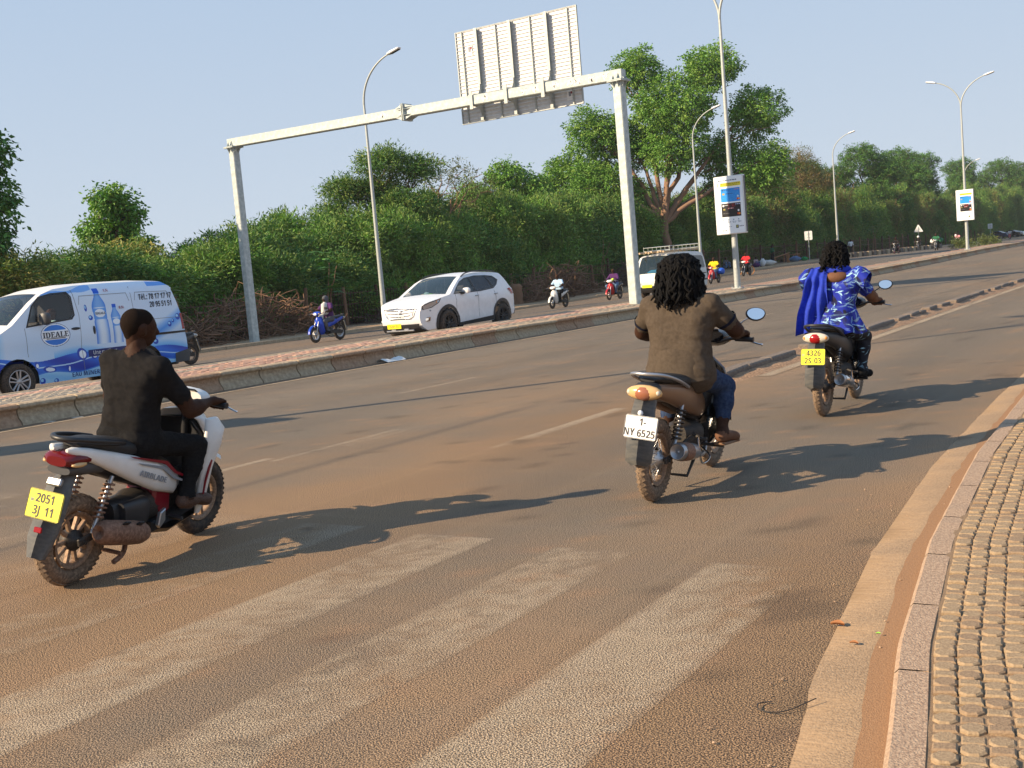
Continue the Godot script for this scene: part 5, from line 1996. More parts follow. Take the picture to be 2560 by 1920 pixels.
func _underbone_body(t: Node3D, o: Dictionary) -> void:
	var body: Material = o.body
	var panel: Material = o.get("panel", body)
	var st := S()
	# leg shield and inner panel
	var rings := []
	for q in [[0.26, 0.10, -0.36, 0.03], [0.36, 0.165, -0.40, 0.04], [0.52, 0.185, -0.44, 0.045], [0.68, 0.19, -0.46, 0.05], [0.80, 0.15, -0.455, 0.05], [0.88, 0.08, -0.43, 0.03]]:
		var ringp := PackedVector3Array()
		for k in 13:
			var u := k / 12.0 * 2.0 - 1.0
			ringp.append(V(u * q[1], q[0], q[2] + u * u * 0.11 - q[3]))
		for k in 13:
			var u := 1.0 - k / 12.0 * 2.0
			ringp.append(V(u * q[1] * 0.97, q[0], q[2] + u * u * 0.11 + 0.012))
		rings.append(ringp)
	loft(st, rings)
	obj(st, "leg_shield", body, t)
	st = S()
	hull(st, [[0, 0.74, -0.42, 0.07, 0.06], [0, 0.60, -0.33, 0.075, 0.09], [0, 0.52, -0.16, 0.07, 0.08], [0, 0.58, -0.02, 0.085, 0.08]])
	obj(st, "frame_cover", M.black_plastic, t)
	# side covers rising to the tail
	for s in [-1.0, 1.0]:
		st = S()
		hull(st, [[s * 0.08, 0.56, -0.08, 0.03, 0.07], [s * 0.095, 0.60, 0.06, 0.045, 0.10], [s * 0.095, 0.66, 0.28, 0.05, 0.10], [s * 0.085, 0.72, 0.52, 0.045, 0.075], [s * 0.06, 0.765, 0.74, 0.035, 0.05], [s * 0.045, 0.78, 0.8, 0.02, 0.03]])
		obj(st, "side_cover", panel, t)
	st = S()
	hull(st, [[0, 0.70, 0.3, 0.09, 0.08], [0, 0.735, 0.55, 0.085, 0.07], [0, 0.775, 0.78, 0.09, 0.055], [0, 0.78, 0.835, 0.075, 0.04]])
	obj(st, "tail_cowl", o.get("tail_shell", M.black_plastic), t)
	# grab rail
	st = S()
	tube(st, curve([V(-0.135, 0.75, 0.36), V(-0.145, 0.825, 0.6), V(-0.11, 0.875, 0.78), V(0, 0.885, 0.83), V(0.11, 0.875, 0.78), V(0.145, 0.825, 0.6), V(0.135, 0.75, 0.36)], 5), 0.0125, 8)
	obj(st, "grab_rail", o.get("rail", M.black_plastic), t)
	# tail lamp: a middle lens between two clear ends
	var lamp := S()
	ell(lamp, V(0, 0.765, 0.835), V(0.125, 0.052, 0.045), Basis(Vector3.RIGHT, 0.25), 16)
	var lo := obj(lamp, "tail_lamp", o.get("lamp_end", M.tail_clear), t)
	st = S()
	ell(st, V(0, 0.762, 0.842), V(0.075, 0.05, 0.046), Basis(Vector3.RIGHT, 0.25), 14)
	obj(st, "brake_lens", o.get("lamp_mid", M.tail_red), lo)
	for s in [-1.0, 1.0]:
		st = S()
		ell(st, V(s * 0.098, 0.768, 0.85), V(0.018, 0.018, 0.018), Basis(), 8)
		obj(st, "indicator_bulb", M.amber if o.get("lamp_mid", M.tail_red) == M.tail_red else M.tail_clear, lo)
	var g := rear_guard(t, o.get("guard", M.fender_grey), [V(0, 0.73, 0.84), V(0, 0.66, 0.885), V(0, 0.55, 0.905), V(0, 0.45, 0.935), V(0, 0.34, 0.965), V(0, 0.31, 0.955)], [0.07, 0.075, 0.085, 0.09, 0.085, 0.05])
	st = S()
	ell(st, V(0, 0.64, 0.9), V(0.02, 0.02, 0.02), Basis(), 8)
	obj(st, "reflector", M.lens, g)
	if o.has("plate"):
		number_plate(t, at(V(o.get("plate_x", 0.0), o.get("plate_y", 0.56), 0.945), -0.2, 0, o.get("plate_roll", 0.0)), 0.225, 0.15, o.plate[0], o.plate[1])
	# exhaust on the right
	st = S()
	tube(st, curve([V(0.05, 0.3, -0.28), V(0.1, 0.22, -0.12), V(0.135, 0.23, 0.1), V(0.15, 0.27, 0.3)], 4), 0.017, 8)
	var ex := obj(st, "exhaust_pipe", M.steel, t)
	st = S()
	var mb := Transform3D(Basis(Vector3.RIGHT, PI / 2 - 0.17), V(0.155, 0.285, 0.24))
	lathe(st, mb, [Vector2(0, 0), Vector2(0.035, 0.0), Vector2(0.055, 0.05), Vector2(0.06, 0.12), Vector2(0.06, 0.36), Vector2(0.052, 0.385), Vector2(0.05, 0.39), Vector2(0.046, 0.375), Vector2(0.02, 0.37), Vector2(0.018, 0.34), Vector2(0, 0.34)], 18)
	obj(st, "muffler", o.get("muffler", M.black_plastic), ex)
	st = S()
	lathe(st, mb, [Vector2(0.0625, 0.18), Vector2(0.064, 0.19), Vector2(0.064, 0.33), Vector2(0.0625, 0.34)], 18)
	obj(st, "heat_shield", M.rusty if o.get("rusty", false) else M.chrome, ex)
	# chain case, rear footrests, stand
	st = S(false)
	prism(st, poly([-0.12, 0.30, 0.64, 0.22, 0.7, 0.26, 0.7, 0.33, 0.62, 0.36, -0.1, 0.42]), Transform3D(Basis(V(0, 0, 1), V(0, 1, 0), V(-1, 0, 0)), V(-0.09, 0, 0)), 0.03, 0.006)
	obj(st, "chain_case", M.engine, t)
	st = S()
	tube(st, [V(0.12, 0.40, 0.2), V(0.2, 0.38, 0.26), V(0.24, 0.385, 0.26)], 0.014, 6)
	tube(st, [V(-0.12, 0.40, 0.2), V(-0.2, 0.38, 0.26), V(-0.24, 0.385, 0.26)], 0.014, 6)
	tube(st, [V(-0.1, 0.2, 0.12), V(-0.13, 0.13, 0.34), V(0.13, 0.13, 0.34), V(0.1, 0.2, 0.12)], 0.012, 6)
	obj(st, "stand", M.engine, t)
	st = S()
	tube(st, curve([V(0.1, 0.26, -0.05), V(0.2, 0.22, 0.06), V(0.2, 0.21, 0.24), V(0.19, 0.4, 0.3)], 4), 0.008, 6)
	obj(st, "side_rail", M.chrome, t)

func _scooter_body(t: Node3D, o: Dictionary) -> void:
	var body: Material = o.body
	var SX := Basis(V(0, 0, 1), V(0, 1, 0), V(-1, 0, 0))  # outline x -> z, y -> y, extruded across x
	var st := S()
	# white side wings swept up to the tail
	for s in [-1.0, 1.0]:
		st = S()
		hull(st, [[s * 0.10, 0.475, -0.24, 0.014, 0.03], [s * 0.125, 0.50, -0.14, 0.035, 0.085], [s * 0.135, 0.575, 0.06, 0.045, 0.10], [s * 0.13, 0.655, 0.257, 0.045, 0.085], [s * 0.115, 0.735, 0.446, 0.045, 0.062], [s * 0.095, 0.80, 0.61, 0.04, 0.042], [s * 0.07, 0.835, 0.708, 0.03, 0.025], [s * 0.05, 0.84, 0.737, 0.01, 0.01]])
		var w := obj(st, "side_wing", body, t)
		st = S(false)
		prism(st, poly([0.3, 0.735, 0.34, 0.755, -0.02, 0.66, -0.12, 0.575, -0.24, 0.52, -0.23, 0.51, -0.11, 0.56, 0.0, 0.645]), Transform3D(SX, V(s * 0.176, 0, 0)), 0.006)
		obj(st, "stripe", M.dark_red, w)
		st = S(false)
		prism(st, poly([0.22, 0.69, 0.26, 0.71, 0.0, 0.64, -0.1, 0.56, -0.2, 0.515, -0.19, 0.505, -0.09, 0.545, 0.02, 0.625]), Transform3D(SX, V(s * 0.178, -0.012, 0)), 0.006)
		obj(st, "stripe", M.ink_grey, w)
		if s > 0:
			lettering(w, "AIRBLADE", 0.034, Transform3D(Basis(V(0, 0, -1), V(0, 1, 0), V(1, 0, 0)) * Basis(Vector3.BACK, -0.36), V(0.1835, 0.585, 0.115)), M.ink_grey, false, 800, 1.25)
	# black belly between the wings, under-seat bucket
	st = S()
	hull(st, [[0, 0.52, -0.2, 0.09, 0.1], [0, 0.6, 0.0, 0.115, 0.12], [0, 0.66, 0.282, 0.11, 0.1], [0, 0.74, 0.528, 0.10, 0.07], [0, 0.775, 0.692, 0.085, 0.05]])
	obj(st, "under_seat", M.black_plastic, t)
	st = S(false)
	prism(st, poly([-0.16, 0.5, 0.0, 0.5, 0.02, 0.38, -0.06, 0.25, -0.16, 0.3]), Transform3D(SX, V(0, 0, 0)), 0.23, 0.02)
	obj(st, "inner_panel", M.dark_red, t)
	# floor board and sill
	st = S(false)
	prism(st, poly([-0.46, 0.32, -0.1, 0.28, 0.06, 0.27, 0.06, 0.20, -0.1, 0.17, -0.4, 0.22, -0.52, 0.34]), Transform3D(SX, V(0, 0, 0)), 0.33, 0.03)
	obj(st, "floor_board", M.black_plastic, t)
	st = S()
	hull(st, [[0, 0.40, -0.46, 0.06, 0.07], [0, 0.38, -0.3, 0.06, 0.1], [0, 0.44, -0.12, 0.07, 0.1]])
	obj(st, "tunnel", M.black_plastic, t)
	# front apron
	st = S()
	var rings := []
	for q in [[0.22, 0.07, -0.42], [0.32, 0.14, -0.45], [0.48, 0.195, -0.49], [0.66, 0.225, -0.525], [0.78, 0.22, -0.53], [0.87, 0.17, -0.51], [0.92, 0.09, -0.475]]:
		var rp := PackedVector3Array()
		for k in 15:
			var u := k / 14.0 * 2.0 - 1.0
			rp.append(V(u * q[1], q[0], q[2] + u * u * 0.16 - 0.06))
		for k in 15:
			var u := 1.0 - k / 14.0 * 2.0
			rp.append(V(u * q[1] * 0.95, q[0], q[2] + u * u * 0.15 + 0.02))
		rings.append(rp)
	loft(st, rings)
	var ap := obj(st, "front_apron", body, t)
	st = S()
	rings = []
	for q in [[0.30, 0.11, -0.42], [0.48, 0.165, -0.46], [0.66, 0.19, -0.495], [0.78, 0.185, -0.50], [0.86, 0.13, -0.48]]:
		var rp := PackedVector3Array()
		for k in 13:
			var u := k / 12.0 * 2.0 - 1.0
			rp.append(V(u * q[1], q[0], q[2] + u * u * 0.11 + 0.01))
		for k in 13:
			var u := 1.0 - k / 12.0 * 2.0
			rp.append(V(u * q[1] * 0.95, q[0], q[2] + u * u * 0.1 + 0.05))
		rings.append(rp)
	loft(st, rings)
	obj(st, "leg_panel", M.black_plastic, ap)
	for s in [-1.0, 1.0]:
		# the white outer ear of the apron, wider at the top
		st = S()
		hull(st, [[s * 0.17, 0.24, -0.37, 0.015, 0.02], [s * 0.19, 0.36, -0.38, 0.02, 0.045], [s * 0.205, 0.55, -0.40, 0.024, 0.06], [s * 0.225, 0.70, -0.43, 0.03, 0.085], [s * 0.215, 0.80, -0.46, 0.03, 0.10], [s * 0.18, 0.87, -0.47, 0.02, 0.06]], 1)
		obj(st, "apron_ear", body, ap)
		st = S(false)
		prism(st, poly([-0.42, 0.60, -0.36, 0.46, -0.33, 0.34, -0.325, 0.34, -0.35, 0.47, -0.405, 0.61]), Transform3D(SX, V(s * 0.235, 0, 0)), 0.01)
		obj(st, "stripe", M.dark_red, ap)
	# tail lamp, rear carrier, mudguard
	st = S()
	hull(st, [[0, 0.785, 0.61, 0.13, 0.035], [0, 0.785, 0.692, 0.125, 0.045], [0, 0.78, 0.741, 0.105, 0.04], [0, 0.775, 0.762, 0.07, 0.028]])
	var lo := obj(st, "tail_lamp", M.tail_maroon, t)
	for s in [-1.0, 1.0]:
		st = S()
		ell(st, V(s * 0.1, 0.762, 0.69), V(0.035, 0.018, 0.06), Basis(), 10)
		obj(st, "indicator_lens", M.tail_amber, lo)
	st = S()
	hull(st, [[0, 0.72, 0.487, 0.12, 0.06], [0, 0.725, 0.651, 0.11, 0.05], [0, 0.72, 0.741, 0.08, 0.025]])
	obj(st, "tail_base", M.grey_plastic, t)
	st = S()
	tube(st, curve([V(-0.12, 0.83, 0.331), V(-0.145, 0.865, 0.487), V(-0.10, 0.90, 0.676), V(0, 0.905, 0.741), V(0.10, 0.90, 0.676), V(0.145, 0.865, 0.487), V(0.12, 0.83, 0.331)], 5), 0.017, 8)
	obj(st, "grab_rail", M.black_plastic, t)
	var g := rear_guard(t, M.fender_grey, [V(0, 0.70, 0.70), V(0, 0.64, 0.76), V(0, 0.56, 0.80), V(0, 0.46, 0.845), V(0, 0.36, 0.90), V(0, 0.25, 0.94)], [0.05, 0.075, 0.085, 0.088, 0.085, 0.05])
	st = S(false)
	box(st, at(V(0, 0.40, 0.89), -0.25), V(0.055, 0.032, 0.012), 0.004)
	obj(st, "reflector", M.tail_red, g)
	st = S(false)
	box(st, at(V(0, 0.655, 0.765), -0.5), V(0.1, 0.05, 0.03), 0.008)
	obj(st, "plate_lamp", M.steel, g)
	number_plate(t, at(V(0, 0.535, 0.845), -0.27, 0, -0.02), 0.245, 0.165, o.plate[0], o.plate[1])
	# engine block with belt case, air box, big exhaust
	st = S()
	hull(st, [[-0.11, 0.31, 0.02, 0.045, 0.09], [-0.12, 0.31, 0.3, 0.045, 0.08], [-0.12, 0.28, 0.62, 0.04, 0.06], [-0.12, 0.28, 0.7, 0.02, 0.03]])
	hull(st, [[0.04, 0.33, 0.08, 0.09, 0.1], [0.04, 0.34, 0.24, 0.1, 0.13], [0.03, 0.36, 0.38, 0.08, 0.1]])
	hull(st, [[0.10, 0.36, 0.10, 0.05, 0.09], [0.13, 0.34, 0.2, 0.045, 0.12], [0.12, 0.36, 0.34, 0.04, 0.09]])
	obj(st, "engine_case", M.black_plastic, t)
	st = S()
	tube(st, curve([V(0.08, 0.24, 0.02), V(0.13, 0.2, 0.12), V(0.15, 0.22, 0.24)], 4), 0.018, 8)
	var ex := obj(st, "exhaust_pipe", M.rusty, t)
	st = S()
	var mb := Transform3D(Basis(Vector3.RIGHT, PI / 2 - 0.24), V(0.165, 0.235, 0.16))
	lathe(st, mb, [Vector2(0, 0), Vector2(0.055, 0.01), Vector2(0.072, 0.06), Vector2(0.076, 0.14), Vector2(0.076, 0.36), Vector2(0.068, 0.41), Vector2(0.045, 0.44), Vector2(0.04, 0.442), Vector2(0.036, 0.43), Vector2(0.014, 0.43), Vector2(0.012, 0.40), Vector2(0, 0.40)], 20)
	obj(st, "muffler", M.rusty, ex)
	st = S(false)
	for q in [0.14, 0.27]:
		box(st, mb * at(V(0.045, q, -0.055), 0, 0.7), V(0.07, 0.05, 0.012), 0.004)
	obj(st, "bracket", M.black_plastic, ex)
	st = S()
	tube(st, curve([V(0.06, 0.2, 0.2), V(0.12, 0.13, 0.3), V(0.13, 0.1, 0.4)], 4), 0.016, 8)
	tube(st, [V(-0.12, 0.14, 0.34), V(0.14, 0.14, 0.34)], 0.013, 6)
	obj(st, "stand", M.rusty, t)
	st = S(false)
	prism(st, poly([0.0, 0.36, 0.05, 0.34, 0.07, 0.26, 0.05, 0.24, 0.0, 0.28]), Transform3D(SX, V(0.185, 0, 0)), 0.03, 0.006)
	obj(st, "passenger_footrest", M.steel, t)
func _riders() -> void:
	# --- the three riders in front
	var sk := {"skin": ["body", M.skin]}
	var x1 := bike_pose(V(-5.83, 0, -3.99), deg_to_rad(12.5), deg_to_rad(11.0))
	make_bike({"kind": "scooter", "label": "white step-through scooter with yellow plate ridden by the man in black", "xf": x1, "body": M.white_plain, "r": 0.275, "tyre_w": 0.1, "wheels": "cast", "rim": M.rim_dusty, "tyre": M.tyre_dusty, "tyre_front": M.tyre, "cowl": M.white_plain, "coil": M.rusty, "mirrors": [], "grip_y": 1.0, "grip_z": -0.34,
		"plate": [M.plate_yellow, [["2051", 0.0, 0.035, 0.05], ["3J", -0.045, -0.036, 0.05], ["11", 0.045, -0.036, 0.05], ["BF", -0.088, 0.018, 0.018, "ink_grey"]]]})
	var o1 := {"hip": 0.83, "z": 0.13, "lean": -0.03, "wide": 0.98, "leg": "trousers", "grip_y": 1.0, "grip_z": -0.34, "knee": V(0.19, 0.715, -0.30), "ankle": V(0.20, 0.395, -0.20), "toe": V(0.23, 0.345, -0.38), "face": V(0.55, 0, -0.83), "wrinkle": 0.007, "elbow": V(0.30, 1.0, -0.06)}
	var p1 := make_rider("man in black t-shirt and black jeans riding the white scooter", x1, o1, sk.merged({"shirt": ["shirt", M.tee_black], "trousers": ["trousers", M.jeans_black], "shoe": ["shoe", M.leather]}), true)
	crop_hair(p1, head_of(o1), V(0.55, 0, -0.83), 0.006)
	var x2 := bike_pose(V(-3.3, 0, -6.71), deg_to_rad(4.5), deg_to_rad(5.5))
	make_bike({"kind": "underbone", "label": "black motorcycle with white plate and bronze side covers carrying the brown-shirted woman", "xf": x2, "body": M.black_gloss, "panel": M.bronze_paint, "wheels": "wire", "tyre": M.tyre_dusty, "rim": M.rim_dusty, "lamp_mid": M.tail_brown, "lamp_end": M.tail_amber, "rail": M.steel, "muffler": M.steel, "rusty": true, "guard": M.fender_grey, "mirrors": [[1.0, 0.165, 0.18, 0.05]], "mirror_stalk": M.chrome, "mirror_dir": V(0.45, 0.38, 1), "plate_x": 0.02, "plate_y": 0.555, "plate_roll": -0.06, "grip_y": 1.02,
		"plate": [M.plate_white, [["1-", 0.01, 0.035, 0.045], ["NY", -0.075, -0.036, 0.046], ["6525", 0.042, -0.038, 0.046]]]})
	var o2 := {"hip": 0.85, "z": 0.15, "lean": -0.05, "wide": 1.16, "leg": "trousers", "grip_y": 1.02, "knee": V(0.20, 0.68, -0.20), "ankle": V(0.21, 0.37, -0.06), "toe": V(0.25, 0.315, -0.2), "cuff": 0.66, "foot": "skin_foot", "pelvis": "shirt", "face": V(0.05, 0, -1), "wrinkle": 0.006}
	var p2 := make_rider("woman in brown polo shirt and jeans with long black curls on the black motorcycle", x2 * at(V(0.0, 0.0, 0.0)) * Transform3D(Basis(Vector3.BACK, deg_to_rad(4.0)), V(0.062, 0, 0)), o2, sk.merged({"shirt": ["shirt", M.polo_brown], "trousers": ["trousers", M.jeans_blue], "skin_foot": ["foot", M.skin_mid]}), true)
	var h2 := head_of(o2)
	curls(p2, h2, 0.215, 220, 5, 0.85)
	polo_trim(p2, o2)
	sandals(p2, o2)
	var x3 := bike_pose(V(-3.31, 0, -10.51), deg_to_rad(2.0), deg_to_rad(2.0))
	make_bike({"kind": "underbone", "label": "dark motorcycle with red tail lamp and yellow plate carrying the woman in blue print", "xf": x3, "body": M.black_gloss, "panel": M.black_plastic, "wheels": "cast", "rim": M.rim_dusty, "tyre": M.tyre_dusty, "lamp_mid": M.tail_red, "muffler": M.steel, "mirrors": [[1.0, 0.17, 0.17, 0.04]], "mirror_dir": V(0.1, 0.25, 1), "plate_y": 0.60, "grip_y": 1.02,
		"plate": [M.plate_yellow, [["4326", 0.005, 0.035, 0.05], ["2S", -0.045, -0.036, 0.05], ["03", 0.045, -0.036, 0.05], ["BF", -0.09, 0.018, 0.018, "ink_grey"]]]})
	wax_print()
	worn("scarf_blue", Color(0.008, 0.028, 0.33), Color(0.012, 0.045, 0.48), 0.4, 0.85, 0, 0.02)
	var o3 := {"hip": 0.86, "z": 0.13, "lean": -0.04, "wide": 1.05, "top": "blouse", "leg": "trousers", "grip_y": 1.02, "knee": V(0.20, 0.69, -0.20), "ankle": V(0.20, 0.37, -0.07), "face": V(0, 0, -1), "wrinkle": 0.006, "cuff": 0.97}
	var p3 := make_rider("woman in blue patterned blouse and trousers with a blue shawl on the dark motorcycle", x3, o3, {"skin": ["body", M.skin_mid], "blouse": ["blouse", M.wax_print], "trousers": ["trousers", M.wax_dark], "shoe": ["shoe", M.jeans_black]}, true)
	curls(p3, head_of(o3), 0.13, 120, 8, 0.35)
	blouse_trim(p3, o3)

func crop_hair(p: Node3D, c: Vector3, f: Vector3, off: float) -> void:
	# close-cropped hair: a cap over the skull, hairline above brow and ears
	var into := {}
	skin_over([[c + f * 0.0 + V(0, 0.034, 0), c - f * 0.032 + V(0, 0.03, 0), 0.075 + off, 0.083 + off, "hair"], [c - f * 0.05 + V(0, 0.0, 0), c - f * 0.05 - V(0, 0.045, 0), 0.055, 0.045, "hair"]], 0.006, 0.01, into)
	dress(into, p.get_child(0), {"hair": ["hair", M.hair_crop]})

func curls(p: Node3D, c: Vector3, drop: float, n: int, sd: int, out := 1.0) -> void:
	# a head of hanging twists
	var g := RandomNumberGenerator.new()
	g.seed = sd
	var st := S()
	ell(st, c + V(0, 0.03, 0.012), V(0.098, 0.095, 0.112), Basis(), 16)
	for k in n:
		var an := g.randf_range(-2.35, 2.35)
		var el := pow(g.randf(), 0.8) * 1.35
		var d := V(sin(an) * cos(el), sin(el), cos(an) * cos(el))
		var a := c + V(0, 0.03, 0.012) + d * V(0.096, 0.093, 0.11)
		var l := drop * g.randf_range(0.65, 1.05) + 0.08 * (1.0 - el)
		var q := a + V(sin(an) * (0.02 + 0.045 * g.randf()) * out, -0.02, (cos(an) * 0.045 + 0.02) * out)
		var e := q + V(sin(an) * 0.02 * out + g.randfn() * 0.018, -l * 0.55 - (0.05 * el), g.randfn() * 0.015 + 0.012)
		var e2 := e + V(g.randfn() * 0.02, -l * 0.45, g.randfn() * 0.015)
		var pts := curve([a, q, e, e2], 5)
		var rad := []
		for i in pts.size():
			rad.append((0.0115 if i < pts.size() - 2 else 0.006) * (1.0 + 0.22 * sin(i * 2.4 + k)))
		for i in pts.size():
			pts[i] += V(sin(i * 2.1 + k), 0, cos(i * 2.1 + k * 1.7)) * 0.011
		tube(st, pts, rad, 5)
	var o := obj(st, "hair", M.hair, p.get_child(0))

func band(st: SurfaceTool, a: Vector3, b: Vector3, ra: float, rb: float) -> void:
	tube(st, [a, a.lerp(b, 0.5), b], [ra, lerpf(ra, rb, 0.5), rb], 16, false)

func polo_trim(p: Node3D, o: Dictionary) -> void:
	var hc := head_of(o)
	var body: Node = p.get_child(0)
	var st := S()
	# dark collar folded round the neck, dark sleeve edges, hem over the seat
	tube(st, [hc + V(0, -0.2, 0.03), hc + V(0, -0.155, 0.012), hc + V(0, -0.125, 0.008), hc + V(0, -0.128, 0.02), hc + V(0, -0.17, 0.042)], [0.088, 0.072, 0.068, 0.078, 0.102], 18, false)
	obj(st, "collar", M.navy, body)
	var w: float = o.wide
	var hip: float = o.hip
	var z0: float = o.z
	var sh := V(0.19 * w, hip + 0.44, z0 + o.lean * 0.44 / 0.46)
	var gz := -0.33
	var el := V(0.285 * w + 0.015, (sh.y + o.grip_y) * 0.5 - 0.06, (sh.z + gz) * 0.5 + 0.08)
	for s in [-1.0, 1.0]:
		st = S()
		band(st, sh.lerp(el, 0.60) * V(s, 1, 1), sh.lerp(el, 0.68) * V(s, 1, 1), 0.08, 0.077)
		obj(st, "sleeve_band", M.navy, body)
	st = S()
	var rings := []
	for q in [[0.14, 0.205, 0.15, 0.0], [0.05, 0.222, 0.168, 0.006], [-0.03, 0.232, 0.176, 0.012], [-0.075, 0.24, 0.182, 0.014]]:
		var r := PackedVector3Array()
		for k in 40:
			var t := TAU * k / 40.0
			var wv: float = 1.0 + 0.02 * sin(t * 7.0 + q[0] * 20.0) + 0.012 * sin(t * 13.0)
			r.append(V(cos(t) * q[1] * wv, hip + q[0] + 0.008 * sin(t * 5.0), z0 + q[3] + sin(t) * q[2] * wv))
		rings.append(r)
	loft(st, rings, false)
	obj(st, "shirt_hem", M.polo_brown, body)

func sandals(p: Node3D, o: Dictionary) -> void:
	for s in [-1.0, 1.0]:
		var st := S(false)
		var a: Vector3 = o.ankle * V(s, 1, 1)
		var t: Vector3 = o.toe * V(s, 1, 1)
		bar(st, a + V(0, -0.08, 0.07), t + V(0, -0.032, -0.03), 0.09, 0.016, 0.006)
		obj(st, "sandal", M.sole, p.get_child(0))

func wax_print() -> void:
	# blue cloth with pale leaf-like strokes
	for q in [["wax_print", 512, 90, Color(0.01, 0.13, 0.60), 0.75], ["wax_dark", 512, 46, Color(0.012, 0.02, 0.10), 0.55]]:
		var n: int = q[1]
		var im := Image.create(n, n, false, Image.FORMAT_RGB8)
		im.fill(q[3])
		var g := RandomNumberGenerator.new()
		g.seed = 77
		for k in 60:
			var x := g.randi_range(0, n)
			var y := g.randi_range(0, n)
			var r := g.randi_range(14, 40)
			for dy in range(-r, r):
				var w := int(sqrt(float(r * r - dy * dy)) * 0.6)
				im.fill_rect(Rect2i((x - w + dy / 2) % n, posmod(y + dy, n), w * 2, 1), Color(0.01, 0.02, 0.16) if q[0] == "wax_print" else Color(0.008, 0.01, 0.03))
		for k in q[2]:
			var x := float(g.randi_range(0, n))
			var y := float(g.randi_range(0, n))
			var a := g.randf_range(-0.9, 0.5)
			var l := g.randi_range(26, 74)
			for j in l:
				var u := float(j) / l
				var w := int(9.0 * sin(u * PI)) + 1
				var px := int(x + cos(a) * j + sin(u * 5.0) * 5.0)
				var py := int(y + sin(a) * j)
				var c := Color(0.86, 0.94, 0.97).lerp(Color(0.35, 0.72, 0.88), 0.6 * absf(sin(j * 0.7)))
				if (j % 7) < 5:
					im.fill_rect(Rect2i(posmod(px, n - 12), posmod(py - w / 2, n), 3, w), c)
		var m := mat(q[0], Color(1, 1, 1), 0.8)
		m.albedo_texture = ImageTexture.create_from_image(im)
		m.uv1_triplanar = true
		m.uv1_scale = Vector3.ONE / q[4]

func blouse_trim(p: Node3D, o: Dictionary) -> void:
	var body: Node = p.get_child(0)
	var w: float = o.wide
	var hip: float = o.hip
	var z0: float = o.z
	var hc := head_of(o)
	var st := S()
	# flared peplum below the waist
	var rings := []
	for q in [[0.20, 0.19, 0.128], [0.14, 0.20, 0.14], [0.05, 0.235, 0.17], [-0.04, 0.275, 0.205], [-0.1, 0.295, 0.225]]:
		var r := PackedVector3Array()
		for k in 48:
			var t := TAU * k / 48.0
			var wv: float = 1.0 + (0.20 - q[0]) * 0.32 * sin(t * 8.0)
			r.append(V(cos(t) * q[1] * wv, hip + q[0] + 0.012 * sin(t * 8.0 + 1.0), z0 + sin(t) * q[2] * wv))
		rings.append(r)
	loft(st, rings, false)
	obj(st, "peplum", M.wax_print, body)
	# stiff winged sleeves
	for s in [-1.0, 1.0]:
		st = S()
		rings = []
		for q in [[0.13, 0.455, 0.075, 0.06], [0.19, 0.47, 0.10, 0.085], [0.26, 0.44, 0.115, 0.11], [0.315, 0.385, 0.115, 0.125]]:
			var r := PackedVector3Array()
			for k in 24:
				var t := TAU * k / 24.0
				r.append(V(s * (q[0] + 0.03 * sin(t)), hip + q[1] + sin(t) * q[2] * 0.75, z0 - 0.03 + cos(t) * q[3]))
			rings.append(r)
		loft(st, rings, false)
		obj(st, "sleeve", M.wax_print, body)
	# bare upper back between the sleeves
	st = S()
	ell(st, V(0.02, hip + 0.44, z0 - 0.012), V(0.135, 0.075, 0.11), Basis(), 16)
	obj(st, "upper_back", M.skin_mid, body)
	# shawl over the left shoulder, hanging down the back
	st = S()
	var rows := []
	for j in 22:
		var u := j / 21.0
		var r := []
		for k in 17:
			var v := k / 16.0
			var x := -0.13 - 0.05 * u + (v - 0.5) * (0.16 + 0.17 * u)
			var y := hip + 0.53 - 0.55 * u - 0.10 * (1.0 - v) * smoothstep(0.75, 1.0, u)
			var z := z0 + 0.05 + 0.10 * smoothstep(0.0, 0.2, u) + 0.035 * sin(v * 17.0 + u * 2.5) * (0.35 + u) + 0.02 * sin(u * 9.0 + v * 4.0)
			r.append(V(x, y, z))
		rows.append(r)
	for j in 21:
		for k in 16:
			quad(st, rows[j][k], rows[j][k + 1], rows[j + 1][k + 1], rows[j + 1][k])
	var sh := obj(st, "shawl", M.scarf_blue, body)
	st = S()
	tube(st, curve([hc + V(-0.15, -0.17, 0.06), hc + V(-0.07, -0.15, 0.1), hc + V(0.05, -0.15, 0.1), hc + V(0.12, -0.16, 0.03), hc + V(0.05, -0.18, -0.1), hc + V(-0.1, -0.18, -0.08), hc + V(-0.16, -0.17, 0.04)], 5), 0.042, 9)
	obj(st, "shawl_wrap", M.scarf_blue, sh)
	st = S()
	tube(st, curve([hc + V(-0.1, -0.17, -0.03), hc + V(-0.2, -0.19, -0.02), hc + V(-0.25, -0.24, 0.02)], 5), [0.05, 0.055, 0.06, 0.062, 0.064, 0.066, 0.066, 0.064, 0.062, 0.05, 0.03], 9)
	obj(st, "shawl_fold", M.scarf_blue, sh)
# ---------------------------------------------------------------- cars and vans (local: -z ahead)
const SIDE := Basis(Vector3(0, 0, 1), Vector3(0, 1, 0), Vector3(-1, 0, 0))

